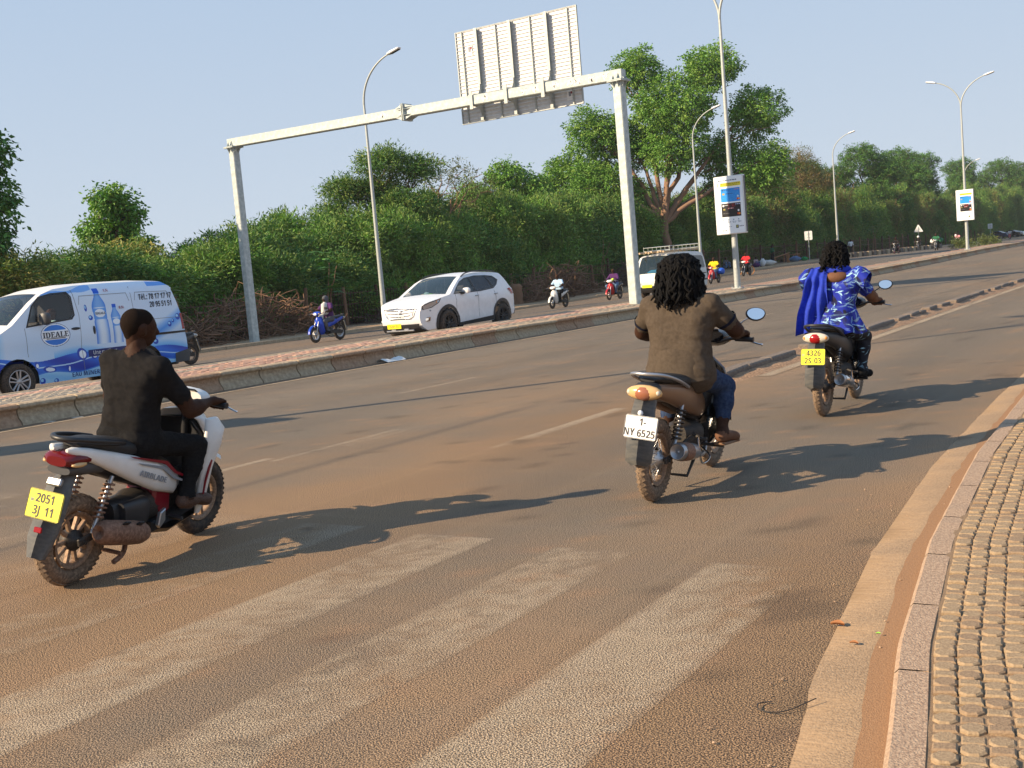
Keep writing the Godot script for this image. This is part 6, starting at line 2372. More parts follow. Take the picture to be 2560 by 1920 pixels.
func flank(st: SurfaceTool, outline: PackedVector2Array, W: Callable, side: float, cell: float, holes: Array, off := 0.0, uv := false) -> void:
	# the side of a body: the outline (z, y) cut into small cells and bent to the half width W(z, y)
	st.set_smooth_group(0)
	var lo := Vector2(1e9, 1e9)
	var hi := -lo
	for p in outline:
		lo = lo.min(p)
		hi = hi.max(p)
	var i := 0
	while lo.x + i * cell < hi.x:
		var j := 0
		while lo.y + j * cell < hi.y:
			var a := lo + Vector2(i, j) * cell
			var pieces := Geometry2D.intersect_polygons(PackedVector2Array([a, a + Vector2(cell, 0), a + Vector2(cell, cell), a + Vector2(0, cell)]), outline)
			for h in holes:
				var left: Array[PackedVector2Array] = []
				for q in pieces:
					left.append_array(Geometry2D.clip_polygons(q, h))
				pieces = left
			for q in pieces:
				var idx := Geometry2D.triangulate_polygon(q)
				for k in range(0, idx.size(), 3):
					var t := [q[idx[k]], q[idx[k + 1]], q[idx[k + 2]]]
					if (t[1] - t[0]).cross(t[2] - t[0]) * side < 0:
						t.reverse()
					for p in t:
						if uv:
							st.set_uv(Vector2((p.x + 2.7) / 5.4, (2.2 - p.y) / 2.2))
						st.add_vertex(V(side * (W.call(p.x, p.y) + off), p.y, p.x))
			j += 1
		i += 1

func across(st: SurfaceTool, line: Array, W: Callable, crown: float, open: Array, n := 12, off := 0.0, edge := 0.0) -> void:
	# the skin from side to side along a profile line (z, y); open: [first, last, how wide] spans left free for glass
	st.set_smooth_group(0)
	var P := func(i: int, t: float) -> Vector3:
		var p: Vector2 = line[i]
		var d: Vector2 = (line[mini(i + 1, line.size() - 1)] - line[maxi(i - 1, 0)]).normalized()
		var nrm := Vector2(d.y, -d.x) * -1.0
		var q := p + nrm * (crown * (1.0 - t * t) + off)
		return V(W.call(p.x, p.y) * t, q.y, q.x)
	for i in line.size() - 1:
		for k in n:
			var t0 := (k / float(n) * 2.0 - 1.0) * (1.0 - edge)
			var t1 := ((k + 1) / float(n) * 2.0 - 1.0) * (1.0 - edge)
			var free := false
			for o in open:
				if i >= o[0] and i < o[1] and absf(t0 + t1) * 0.5 < o[2]:
					free = true
			if not free:
				quad(st, P.call(i, t0), P.call(i, t1), P.call(i + 1, t1), P.call(i + 1, t0))

func arch(z: float, y: float, r: float, floor_a: float, floor_b: float) -> Array:
	# wheel arch, walked from rear to front
	var out := [Vector2(z + r, floor_a)]
	for k in 11:
		var a := PI * k / 10.0
		out.append(Vector2(z + cos(a) * r, y + sin(a) * r))
	out.append(Vector2(z - r, floor_b))
	return out

func car_wheel(t: Node3D, c: Vector3, r: float, w: float, s: float, tyre: Material, rim: Material, spokes := 5) -> void:
	var X := Transform3D(Basis(Vector3.BACK, -PI / 2 * s), c)
	var st := S()
	lathe(st, X, [Vector2(r * 0.62, -w / 2), Vector2(r * 0.92, -w / 2), Vector2(r, -w * 0.36), Vector2(r, w * 0.36), Vector2(r * 0.93, w / 2), Vector2(r * 0.72, w * 0.52), Vector2(r * 0.64, w * 0.44)], 28)
	var o := obj(st, "wheel", tyre, t)
	st = S()
	lathe(st, X, [Vector2(r * 0.65, w * 0.46), Vector2(r * 0.60, w * 0.44), Vector2(r * 0.57, w * 0.2), Vector2(r * 0.2, w * 0.16), Vector2(0, w * 0.16)], 24)
	obj(st, "rim_well", M.rim_black, o)
	st = S(false)
	for k in spokes:
		var q := X * Transform3D(Basis(Vector3.UP, TAU * k / spokes), Vector3.ZERO)
		for e in [-1.0, 1.0]:
			bar(st, q * V(0.03, w * 0.34, e * 0.02), q * V(r * 0.61, w * 0.4, e * r * 0.12), 0.035, 0.035, 0.008)
	lathe(st, X, [Vector2(0, w * 0.42), Vector2(0.05, w * 0.42), Vector2(0.065, w * 0.36), Vector2(0.065, w * 0.2)], 12)
	lathe(st, X, [Vector2(r * 0.66, w * 0.47), Vector2(r * 0.645, w * 0.5), Vector2(r * 0.60, w * 0.46), Vector2(r * 0.585, w * 0.36)], 28)
	obj(st, "rim", rim, o)

func text_side(xf_z: float, y: float, x: float) -> Transform3D:
	return Transform3D(SIDE, V(-x, y, xf_z))

func _vehicles() -> void:
	_suv()
	_van()
	_minibus()

func _suv() -> void:
	var t := thing("suv", "white SUV with chrome grille and yellow number plate driving on the far carriageway", "car", V(-18.98, gy(-18.98, -26.3), -26.33), PI)
	var W := func(z: float, y: float) -> float:
		var w := 0.93
		if y < 0.5:
			w -= (0.5 - y) * 0.12
		if y > 0.95:
			w -= (y - 0.95) * 0.10
		if y > 1.12:
			w -= (y - 1.12) * 0.30 + 1.6 * pow(maxf(0.0, y - 1.5), 2.0)
		w += 0.018 * exp(-pow((y - 0.98) / 0.05, 2.0)) - 0.014 * exp(-pow((y - 0.62) / 0.14, 2.0))
		if z < -1.45:
			w *= 1.0 - 0.30 * pow((-1.45 - z) / 0.9, 2.2)
		if z > 1.35:
			w *= 1.0 - 0.17 * pow((z - 1.35) / 0.9, 2.0)
		return w
	var top := [Vector2(-2.16, 0.25), Vector2(-2.27, 0.34), Vector2(-2.33, 0.46), Vector2(-2.345, 0.6), Vector2(-2.335, 0.74), Vector2(-2.30, 0.86), Vector2(-2.22, 0.95), Vector2(-2.05, 1.0), Vector2(-1.8, 1.05), Vector2(-1.5, 1.10), Vector2(-1.22, 1.145), Vector2(-0.92, 1.33), Vector2(-0.6, 1.51), Vector2(-0.38, 1.60), Vector2(-0.1, 1.655), Vector2(0.35, 1.685), Vector2(0.85, 1.68), Vector2(1.35, 1.655), Vector2(1.62, 1.62), Vector2(1.78, 1.46), Vector2(1.95, 1.24), Vector2(2.1, 1.12), Vector2(2.17, 0.95), Vector2(2.2, 0.7), Vector2(2.19, 0.5), Vector2(2.1, 0.4)]
	var out := PackedVector2Array(top)
	out.append_array(PackedVector2Array(arch(1.33, 0.36, 0.44, 0.36, 0.27) + arch(-1.39, 0.36, 0.44, 0.27, 0.27)))
	var wf := poly([-0.98, 1.17, -0.85, 1.27, -0.55, 1.45, -0.25, 1.54, -0.06, 1.565, 0.02, 1.17])
	var wr := poly([0.08, 1.17, 0.01, 1.57, 0.5, 1.585, 0.8, 1.57, 0.96, 1.22])
	var wq := poly([1.0, 1.23, 0.86, 1.565, 1.15, 1.535, 1.32, 1.43, 1.2, 1.32])
	var st := S()
	for s in [-1.0, 1.0]:
		flank(st, out, W, s, 0.13, [wf, wr, wq])
	across(st, top, W, 0.045, [[10, 13, 0.86], [18, 20, 0.8]])
	var body := obj(st, "body", M.white_paint, t)
	# glass
	for s in [-1.0, 1.0]:
		for q in [[wf, M.glass], [wr, M.glass_dark], [wq, M.glass_dark]]:
			st = S()
			flank(st, q[0], W, s, 0.2, [], -0.006)
			obj(st, "window", q[1], t)
		# black surround and pillars
		st = S()
		flank(st, poly([-1.06, 1.14, -0.86, 1.285, -0.56, 1.47, -0.26, 1.56, 0.3, 1.605, 0.85, 1.59, 1.18, 1.555, 1.38, 1.43, 1.22, 1.29, 0.98, 1.19, 0.3, 1.145]), W, s, 0.2, [wf, wr, wq], 0.004)
		obj(st, "window_trim", M.black_plastic, t)
	st = S()
	across(st, top.slice(10, 14), W, 0.045, [], 8, -0.004, 0.13)
	obj(st, "windscreen", M.glass, t)
	st = S()
	across(st, top.slice(18, 21), W, 0.045, [], 8, -0.004, 0.2)
	obj(st, "rear_window", M.glass_dark, t)
	# dark cladding: arches, sill, lower bumpers
	st = S()
	for s in [-1.0, 1.0]:
		for z in [-1.39, 1.33]:
			var ring_out := []
			for k in 15:
				var a := PI * (k / 14.0 * 1.14 - 0.07)
				ring_out.append(Vector2(z + cos(a) * 0.525, 0.36 + sin(a) * 0.525))
			for k in 15:
				var a := PI * (1.07 - k / 14.0 * 1.14)
				ring_out.append(Vector2(z + cos(a) * 0.44, 0.36 + sin(a) * 0.44))
			flank(st, PackedVector2Array(ring_out), W, s, 0.15, [], 0.012)
		flank(st, poly([-0.95, 0.25, -0.93, 0.34, 0.85, 0.42, 0.87, 0.29]), W, s, 0.3, [], 0.02)
		obj(st, "arch_cladding", M.black_plastic, t)
		st = S()
	across(st, [Vector2(-2.1, 0.22), Vector2(-2.3, 0.29), Vector2(-2.36, 0.36), Vector2(-2.365, 0.44)], W, 0.05, [], 12, 0.004)
	obj(st, "lower_bumper", M.black_plastic, t)
	st = S()
	across(st, [Vector2(2.19, 0.62), Vector2(2.215, 0.5), Vector2(2.12, 0.38)], W, 0.03, [], 8, 0.01)
	obj(st, "rear_bumper", M.black_plastic, t)
	st = S(false)
	box(st, at(V(0, 0.27, -2.40)), V(0.95, 0.045, 0.06), 0.015)
	for x in [-0.22, 0.22]:
		box(st, at(V(x, 0.30, -2.405)), V(0.16, 0.05, 0.04), 0.012)
	obj(st, "skid_bar", M.steel, t)
	# grille, emblem, lamps
	st = S(false)
	var gp := poly([-0.52, 0.86, -0.44, 0.66, -0.34, 0.60, 0.34, 0.60, 0.44, 0.66, 0.52, 0.86, 0.3, 0.87, -0.3, 0.87])
	prism(st, gp, at(V(0, 0, -2.37), 0.13), 0.05, 0.012)
	var gr := obj(st, "grille", M.black_plastic, t)
	for k in 3:
		st = S(false)
		var w0: float = [0.36, 0.43, 0.47][k]
		for s in [-1.0, 1.0]:
			bar(st, V(0, 0.655 + k * 0.075, -2.412 + k * 0.012), V(s * w0, 0.675 + k * 0.08, -2.375 + k * 0.015), 0.03, 0.022, 0.005)
		obj(st, "grille_bar", M.chrome, gr)
	st = S()
	tube(st, [V(-0.52, 0.86, -2.375), V(-0.44, 0.66, -2.4), V(-0.34, 0.60, -2.41), V(0.34, 0.60, -2.41), V(0.44, 0.66, -2.4), V(0.52, 0.86, -2.375), V(0, 0.885, -2.39), V(-0.52, 0.86, -2.375)], 0.014, 6)
	obj(st, "grille_frame", M.chrome, gr)
	st = S()
	var eb := []
	for k in 17:
		eb.append(V(cos(TAU * k / 16.0) * 0.085, 0.775 + sin(TAU * k / 16.0) * 0.045, -2.425))
	tube(st, eb, 0.008, 6)
	tube(st, [V(0.05, 0.81, -2.425), V(0.03, 0.74, -2.425)], 0.009, 6)
	tube(st, [V(-0.03, 0.81, -2.425), V(-0.05, 0.74, -2.425)], 0.009, 6)
	tube(st, [V(0.04, 0.78, -2.425), V(-0.04, 0.77, -2.425)], 0.008, 6)
	obj(st, "emblem", M.chrome, gr)
	for s in [-1.0, 1.0]:
		st = S()
		flank(st, poly([-2.24, 0.80, -2.27, 0.89, -2.08, 0.965, -1.72, 1.045, -1.80, 0.96, -2.0, 0.86]), W, s, 0.12, [], 0.008)
		var hl := obj(st, "headlight", M.steel, t)
		st = S()
		flank(st, poly([-2.265, 0.79, -2.29, 0.90, -2.08, 0.985, -1.66, 1.07, -1.78, 0.945, -2.0, 0.84]), W, s, 0.12, [], 0.005)
		obj(st, "lamp_bezel", M.black_gloss, hl)
		st = S()
		flank(st, poly([-1.86, 0.94, -1.72, 1.045, -1.9, 1.0]), W, s, 0.2, [], 0.012)
		obj(st, "indicator", M.amber, hl)
		# fog lamp in a dark brow
		st = S(false)
		prism(st, poly([-0.20, -0.05, 0.18, 0.02, 0.2, 0.12, 0.08, 0.11, -0.16, 0.0]), Transform3D(Basis(Vector3.UP, PI - s * 0.55) * Basis.from_scale(V(-s, 1, 1)), V(s * 0.66, 0.47, -2.20)), 0.06, 0.01)
		var fb := obj(st, "fog_lamp_brow", M.bronze_paint, t)
		st = S(false)
		prism(st, poly([-0.12, -0.02, 0.14, 0.03, 0.15, 0.09, 0.07, 0.085, -0.1, 0.0]), Transform3D(Basis(Vector3.UP, PI - s * 0.55) * Basis.from_scale(V(-s, 1, 1)), V(s * 0.675, 0.475, -2.225)), 0.06, 0.008)
		obj(st, "fog_lamp", M.lens, fb)
		st = S()
		flank(st, poly([1.72, 1.14, 1.9, 1.17, 2.06, 1.1, 2.1, 0.98, 1.95, 0.99]), W, s, 0.12, [], 0.01)
		obj(st, "tail_lamp", M.tail_red, t)
		# mirrors, handles, rails
		st = S()
		hull(st, [[s * 0.93, 1.19, -0.62, 0.03, 0.02], [s * 1.0, 1.20, -0.64, 0.1, 0.075], [s * 1.03, 1.205, -0.58, 0.11, 0.085], [s * 1.03, 1.205, -0.54, 0.1, 0.075]])
		var mr := obj(st, "door_mirror", M.white_paint, t)
		st = S(false)
		box(st, at(V(s * 0.93, 1.15, -0.66)), V(0.12, 0.07, 0.12), 0.02)
		obj(st, "mirror_foot", M.black_plastic, mr)
		for z in [0.04, 1.02]:
			st = S()
			tube(st, [V(s * (W.call(z, 1.03) + 0.012), 1.03, z - 0.09), V(s * (W.call(z, 1.03) + 0.028), 1.035, z), V(s * (W.call(z, 1.03) + 0.012), 1.04, z + 0.09)], 0.014, 6)
			obj(st, "door_handle", M.steel, t)
		st = S()
		tube(st, curve([V(s * 0.70, 1.60, -0.36), V(s * 0.675, 1.70, -0.05), V(s * 0.655, 1.735, 0.5), V(s * 0.655, 1.72, 1.1), V(s * 0.66, 1.665, 1.45)], 5), 0.018, 6)
		obj(st, "roof_rail", M.black_plastic, t)
		# door gaps
		st = S(false)
		for z in [-0.98, 0.11, 0.98]:
			var pts := []
			for k in 9:
				var y := lerpf(0.42, 1.14, k / 8.0)
				pts.append(V(s * (W.call(z, y) + 0.0005), y, z + (0.1 * (1.0 - k / 8.0) if z > 0.5 else 0.0)))
			tube(st, pts, 0.004, 4, false)
		obj(st, "door_gap", M.black_plastic, t).set_meta("kind", "stuff")
	st = S()
	ell(st, V(-0.80, 0.76, -2.02), V(0.02, 0.03, 0.07), Basis(), 8)
	obj(st, "scuff", M.ink_grey, t)
	number_plate(t, at(V(0.18, 0.40, -2.43), 0.05, PI), 0.48, 0.13, M.plate_yellow, [["5201 03", 0.0, 0.0, 0.07, "tail_brown"]])
	for z in [-1.39, 1.33]:
		for s in [-1.0, 1.0]:
			car_wheel(t, V(s * 0.83, 0.36, z), 0.365, 0.235, s, M.tyre, M.rim_black)
	# cabin
	st = S(false)
	box(st, at(V(0, 0.42, 0)), V(1.6, 0.3, 3.9), 0.05)
	obj(st, "floor_pan", M.interior, t)
	st = S(false)
	box(st, at(V(0, 1.05, -1.0)), V(1.5, 0.16, 0.5), 0.05)
	obj(st, "dashboard", M.interior, t)
	for x in [-0.38, 0.38]:
		for z in [-0.25, 0.75]:
			st = S(false)
			box(st, at(V(x, 0.85, z + 0.28), -0.2), V(0.5, 0.7, 0.16), 0.06)
			box(st, at(V(x, 0.62, z)), V(0.5, 0.16, 0.5), 0.05)
			box(st, at(V(x, 1.28, z + 0.33), -0.1), V(0.26, 0.16, 0.1), 0.04)
			obj(st, "car_seat", M.interior_grey, t)
	st = S()
	tube(st, [V(-0.38, 1.0, -0.85), V(-0.38, 1.05, -0.66)], 0.03, 6)
	var sw := []
	for k in 17:
		sw.append(V(-0.38 + cos(TAU * k / 16.0) * 0.17, 1.07 + sin(TAU * k / 16.0) * 0.16, -0.64 - sin(TAU * k / 16.0) * 0.06))
	tube(st, sw, 0.014, 6)
	obj(st, "steering_wheel", M.black_plastic, t)
	mat("toy_green", Color(0.25, 0.55, 0.06), 0.7)
	mat("toy_aqua", Color(0.45, 0.75, 0.72), 0.7)
	mat("toy_sand", Color(0.75, 0.62, 0.35), 0.7)
	var b := thing("tissue_packet", "green, sand and pale blue packets lying on the white SUV's dashboard", "packet", t.position + V(-0.02, 1.13, 1.02))
	for q in [[V(-0.02, 0.05, 0), V(0.1, 0.075, 0.07), M.toy_aqua, "pale_packet"], [V(-0.14, 0.03, 0.02), V(0.09, 0.05, 0.06), M.toy_sand, "sand_packet"], [V(0.13, 0.035, 0.02), V(0.1, 0.05, 0.06), M.toy_green, "green_packet"]]:
		st = S()
		ell(st, q[0], q[1], Basis(), 10)
		obj(st, q[3], q[2], b)

func van_print() -> ImageTexture:
	# the printed wrap of the van's side: z -2.7..2.7 m across, y 2.2..0 m down
	var W := 900
	var H := 367
	var im := Image.create(W, H, false, Image.FORMAT_RGB8)
	for j in H:
		var y := 2.2 * (1.0 - (j + 0.5) / H)
		for i in W:
			var z := 5.4 * (i + 0.5) / W - 2.7
			var c := Color(0.84, 0.90, 0.96)
			c = c.lerp(Color(0.66, 0.81, 0.95), 0.55 * clampf(0.5 + 0.5 * sin(z * 1.7 + y * 2.6 + 0.6), 0, 1) * clampf((1.35 - y) * 2.0, 0.15, 1))
			# streak of blue over the cab and up the tail
			var d := y - (1.99 + 0.05 * sin(z * 3.0))
			if z > -0.9 and z < 0.35 and absf(d) < 0.045 + 0.02 * sin(z * 9.0):
				c = c.lerp(Color(0.25, 0.55, 0.9), 0.6)
			var tail := absf(y - 0.72 - (z - 1.25) * 0.48)
			if z > 1.25 and tail < 0.20:
				c = c.lerp(Color(0.18, 0.52, 0.9), (1.0 - tail / 0.20) * 0.8)
			if z > 1.75 and y > 1.98:
				c = c.lerp(Color(0.2, 0.5, 0.88), 0.7)
			if z < -1.75 and y > 0.8 and y < 1.45:
				c = c.lerp(Color(0.1, 0.62, 0.95), clampf((-1.75 - z) * 2.2, 0, 1) * 0.8)
			# sill: light blue water
			var y2 := 0.42 + 0.035 * sin(z * 5.0 - 0.4)
			var y1 := 0.70 + 0.06 * sin(z * 3.1 + 1.9) - 0.03 * z
			if y < y2:
				c = Color(0.55, 0.78, 0.95).lerp(Color(0.80, 0.92, 0.98), clampf(0.5 + 0.5 * sin(z * 7.0 + y * 30.0), 0, 1) * 0.4)
			elif y < y1:
				c = Color(0.06, 0.22, 0.66).lerp(Color(0.16, 0.45, 0.86), clampf(0.5 + 0.5 * sin(z * 4.0 + y * 11.0), 0, 1))
				if absf(y - lerpf(y2, y1, 0.62 + 0.2 * sin(z * 2.2))) < 0.012:
					c = Color(0.75, 0.88, 0.97)
			elif y < y1 + 0.14 and z > -0.75:
				c = c.lerp(Color(0.35, 0.68, 0.93), (1.0 - (y - y1) / 0.14) * 0.85)
			if absf(y - y2) < 0.012:
				c = Color(0.20, 0.48, 0.85)
			im.set_pixel(i, j, c)
	var dot := func(z: float, y: float, rz: float, ry: float, c: Color, tilt := 0.0) -> void:
		for j in range(int((2.2 - y - ry * 1.5) / 2.2 * H), int((2.2 - y + ry * 1.5) / 2.2 * H) + 1):
			for i in range(int((z + 2.7 - rz * 1.5) / 5.4 * W), int((z + 2.7 + rz * 1.5) / 5.4 * W) + 1):
				if i < 0 or j < 0 or i >= W or j >= H:
					continue
				var dz := 5.4 * (i + 0.5) / W - 2.7 - z
				var dy := 2.2 * (1.0 - (j + 0.5) / H) - y
				var u := (dz * cos(tilt) + dy * sin(tilt)) / rz
				var v := (-dz * sin(tilt) + dy * cos(tilt)) / ry
				if u * u + v * v < 1.0:
					im.set_pixel(i, j, c)
	var navy := Color(0.08, 0.27, 0.70)
	var white := Color(0.93, 0.96, 0.98)
	for q in [[-0.88, 0.50, 0.10, 0.04, -0.15], [-0.12, 0.72, 0.075, 0.085, 0.6], [0.18, 0.68, 0.07, 0.05, 0.7], [-0.45, 0.47, 0.02, 0.05, 0.0], [-1.15, 0.6, 0.03, 0.04, 0], [0.6, 0.52, 0.05, 0.03, 0.2]]:
		dot.call(q[0], q[1], q[2] * 1.45, q[3] * 1.5, navy, q[4])
		dot.call(q[0] + 0.01, q[1] - 0.005, q[2], q[3], white, q[4])
	for q in [[-1.05, 0.29, 0.06, 0.06], [-0.75, 0.26, 0.05, 0.05], [2.4, 1.28, 0.07, 0.07], [2.24, 1.20, 0.035, 0.04], [2.14, 1.14, 0.05, 0.06], [0.12, 1.62, 0.03, 0.07], [0.2, 1.42, 0.05, 0.05], [1.72, 0.80, 0.07, 0.06]]:
		dot.call(q[0], q[1], q[2], q[3], navy)
		dot.call(q[0] - q[2] * 0.2, q[1] + q[3] * 0.25, q[2] * 0.55, q[3] * 0.5, Color(0.6, 0.82, 0.96))
	# three bottles
	for b in [[0.44, 2.0, 0.88, 0.165], [0.80, 1.66, 0.86, 0.115], [1.08, 1.38, 0.84, 0.085]]:
		var h: float = b[1] - b[2]
		var j := int((2.2 - b[1]) / 2.2 * H)
		while j < int((2.2 - b[2]) / 2.2 * H):
			var u: float = (b[1] - 2.2 * (1.0 - (j + 0.5) / H)) / h
			var w := 0.0
			if u < 0.09:
				w = 0.42
			elif u < 0.32:
				w = lerpf(0.36, 0.98, smoothstep(0.09, 0.32, u))
			elif u > 0.42 and u < 0.54:
				w = 0.95
			else:
				w = 1.0 - 0.1 * exp(-pow((u - 0.56) / 0.02, 2.0))
			w *= b[3]
			for i in range(int((b[0] - w + 2.7) / 5.4 * W), int((b[0] + w + 2.7) / 5.4 * W)):
				var e := absf((5.4 * (i + 0.5) / W - 2.7 - b[0]) / w)
				var c := Color(0.88, 0.93, 0.97).lerp(Color(0.14, 0.42, 0.85), pow(e, 2.5) * 0.9)
				if u < 0.09:
					c = Color(0.08, 0.36, 0.82)
				elif u < 0.34:
					c = c.lerp(Color(0.25, 0.55, 0.9), 0.6)
				elif u > 0.36 and u < 0.56:
					c = c.lerp(Color(0.30, 0.58, 0.9), 0.75)
				im.set_pixel(i, j, c)
			j += 1
		dot.call(b[0], b[1] - h * 0.45, b[3] * 0.75, h * 0.075, white)
	# door roundel
	dot.call(-0.66, 1.15, 0.325, 0.225, Color(0.16, 0.25, 0.45))
	dot.call(-0.66, 1.15, 0.315, 0.217, white)
	dot.call(-0.66, 1.15, 0.285, 0.195, Color(0.16, 0.48, 0.85))
	for j in range(int((2.2 - 1.235) / 2.2 * H), int((2.2 - 1.06) / 2.2 * H)):
		for i in range(int((2.7 - 0.98) / 5.4 * W), int((2.7 - 0.34) / 5.4 * W)):
			var c := im.get_pixel(i, j)
			if c.b > 0.8 and c.r < 0.5:
				im.set_pixel(i, j, white)
	return ImageTexture.create_from_image(im)

func van_shape(nose: bool) -> Array:
	# [profile line, W]
	var W := func(z: float, y: float) -> float:
		var w := 0.84
		if y < 0.5:
			w -= (0.5 - y) * 0.10
		if y > 1.15:
			w -= (y - 1.15) * 0.11 + 2.6 * pow(maxf(0.0, y - 1.88), 2.0)
		w -= 0.012 * exp(-pow((y - 0.88) / 0.05, 2.0))
		if z < -1.7:
			w *= 1.0 - 0.30 * pow((-1.7 - z) / 0.85, 2.0)
		if z > 2.2:
			w *= 1.0 - 0.10 * pow((z - 2.2) / 0.45, 2.0)
		return w
	var top := [Vector2(-2.32, 0.25), Vector2(-2.46, 0.34), Vector2(-2.5, 0.5), Vector2(-2.48, 0.7), Vector2(-2.42, 0.9), Vector2(-2.3, 1.03), Vector2(-2.05, 1.16), Vector2(-1.8, 1.27), Vector2(-1.55, 1.4), Vector2(-1.3, 1.60), Vector2(-1.05, 1.80), Vector2(-0.82, 1.95), Vector2(-0.5, 2.04), Vector2(0.0, 2.085), Vector2(0.8, 2.10), Vector2(1.6, 2.095), Vector2(2.15, 2.06), Vector2(2.32, 1.95), Vector2(2.45, 1.6), Vector2(2.56, 1.2), Vector2(2.62, 0.8), Vector2(2.63, 0.5), Vector2(2.58, 0.32)]
	if not nose:
		top = [Vector2(-2.16, 0.3), Vector2(-2.24, 0.4), Vector2(-2.27, 0.6), Vector2(-2.25, 0.85), Vector2(-2.2, 1.02), Vector2(-2.14, 1.12), Vector2(-2.02, 1.3), Vector2(-1.88, 1.52), Vector2(-1.74, 1.73), Vector2(-1.58, 1.88), Vector2(-1.3, 1.95), Vector2(-0.6, 2.0), Vector2(0.6, 2.02), Vector2(1.7, 1.99), Vector2(2.1, 1.93), Vector2(2.22, 1.75), Vector2(2.34, 1.3), Vector2(2.40, 0.8), Vector2(2.40, 0.5), Vector2(2.35, 0.36)]
	return [top, W]

func _van() -> void:
	var t := thing("delivery_van", "white van wrapped in blue water bottle pictures driving on the far carriageway", "van", V(-20.09, gy(-20.09, -14.2), -14.22), PI)
	var sh := van_shape(true)
	var top: Array = sh[0]
	var W: Callable = sh[1]
	var out := PackedVector2Array(top)
	out.append_array(PackedVector2Array(arch(1.43, 0.34, 0.42, 0.3, 0.24) + arch(-1.55, 0.34, 0.43, 0.24, 0.24)))
	var win := poly([-1.22, 1.37, -1.05, 1.73, -0.88, 1.885, -0.6, 1.935, -0.27, 1.945, -0.2, 1.86, -0.19, 1.52, -0.26, 1.45])
	var pm := mat("van_wrap", Color(1, 1, 1), 0.35)
	pm.albedo_texture = van_print()
	pm.texture_repeat = false
	var st := S()
	for s in [-1.0, 1.0]:
		st = S()
		flank(st, out, W, s, 0.13, [win], 0.0, true)
		obj(st, "side_panel", pm, t)
		st = S()
		flank(st, win, W, s, 0.2, [], -0.008)
		obj(st, "window", M.glass_clear, t)
		st = S()
		flank(st, poly([-1.27, 1.335, -1.08, 1.745, -0.9, 1.91, -0.6, 1.965, -0.24, 1.975, -0.165, 1.87, -0.155, 1.5, -0.23, 1.42]), W, s, 0.2, [win], 0.004)
		obj(st, "window_seal", M.black_plastic, t)
		st = S()
		hull(st, [[s * 0.86, 1.42, -0.98, 0.02, 0.03], [s * 0.95, 1.48, -1.0, 0.09, 0.11], [s * 0.98, 1.48, -0.93, 0.105, 0.125], [s * 0.98, 1.48, -0.88, 0.095, 0.11]])
		obj(st, "door_mirror", M.grey_plastic, t)
		# doors, runner, handles, pressed lines
		st = S(false)
		for q in [[-0.09, 0.3, -0.11, 0.85], [-0.11, 0.85, -0.06, 1.5], [-0.06, 1.5, -0.13, 2.0], [-1.30, 0.78, -1.30, 1.33], [1.28, 1.05, 1.26, 2.0], [0.02, 1.87, 1.15, 1.87], [1.38, 1.87, 2.2, 1.85], [0.02, 1.87, -0.02, 1.7], [1.15, 1.87, 1.2, 1.7], [1.38, 1.87, 1.34, 1.7], [2.2, 1.85, 2.3, 1.66], [1.5, 1.28, 2.5, 1.27]]:
			var pts := []
			for k in 7:
				var p := Vector2(q[0], q[1]).lerp(Vector2(q[2], q[3]), k / 6.0)
				pts.append(V(s * (W.call(p.x, p.y) + 0.0008), p.y, p.x))
			tube(st, pts, 0.005, 4, false)
		obj(st, "door_seam", M.ink_grey, t).set_meta("kind", "stuff")
		st = S()
		flank(st, poly([1.7, 0.93, 2.6, 0.925, 2.6, 0.97, 1.7, 0.975]), W, s, 0.3, [], 0.006)
		obj(st, "door_runner", M.black_plastic, t)
		for q in [[-0.19, 1.235, 0.11, 0.028], [0.23, 1.17, 0.03, 0.09]]:
			st = S()
			ell(st, V(s * (W.call(q[0], q[1]) + 0.004), q[1], q[0]), V(0.018, q[3], q[2]), Basis(), 10)
			obj(st, "door_handle", M.black_plastic, t)
	st = S()
	across(st, top, W, 0.05, [[8, 11, 0.86]])
	obj(st, "shell", M.white_plain, t)
	st = S()
	across(st, top.slice(8, 12), W, 0.05, [], 8, -0.004, 0.12)
	obj(st, "windscreen", M.glass_clear, t)
	st = S()
	across(st, [Vector2(2.655, 0.62), Vector2(2.70, 0.5), Vector2(2.69, 0.36), Vector2(2.6, 0.3)], W, 0.03, [], 8, 0.0)
	for s in [-1.0, 1.0]:
		flank(st, poly([2.2, 0.28, 2.2, 0.5, 2.66, 0.56, 2.7, 0.48, 2.66, 0.3]), W, s, 0.2, [], 0.014)
	obj(st, "rear_bumper", M.grey_plastic, t)
	st = S()
	for s in [-1.0, 1.0]:
		flank(st, poly([-2.5, 0.34, -2.5, 0.62, -2.05, 0.56, -2.0, 0.3]), W, s, 0.2, [], 0.012)
	across(st, [Vector2(-2.38, 0.28), Vector2(-2.5, 0.36), Vector2(-2.53, 0.5), Vector2(-2.51, 0.62)], W, 0.05, [], 10, 0.004)
	obj(st, "front_bumper", M.grey_plastic, t)
	for s in [-1.0, 1.0]:
		st = S()
		flank(st, poly([2.5, 1.0, 2.58, 1.0, 2.54, 1.35, 2.47, 1.35]), W, s, 0.2, [], 0.006)
		obj(st, "tail_lamp", M.tail_red, t)
	st = S()
	ell(st, V(-0.70, 1.9, 2.36), V(0.03, 0.03, 0.03), Basis(), 8)
	obj(st, "marker_lamp", M.lens, t)
	# lettering
	var ink := mat("wrap_ink", Color(0.012, 0.016, 0.03), 0.5)
	lettering(t, "IDEALE", 0.105, text_side(-0.66, 1.155, 0.847), ink, true, 900, 1.0)
	st = S(false)
	box(st, text_side(-0.66, 1.085, 0.846), V(0.42, 0.012, 0.004))
	obj(st, "underline", ink, t)
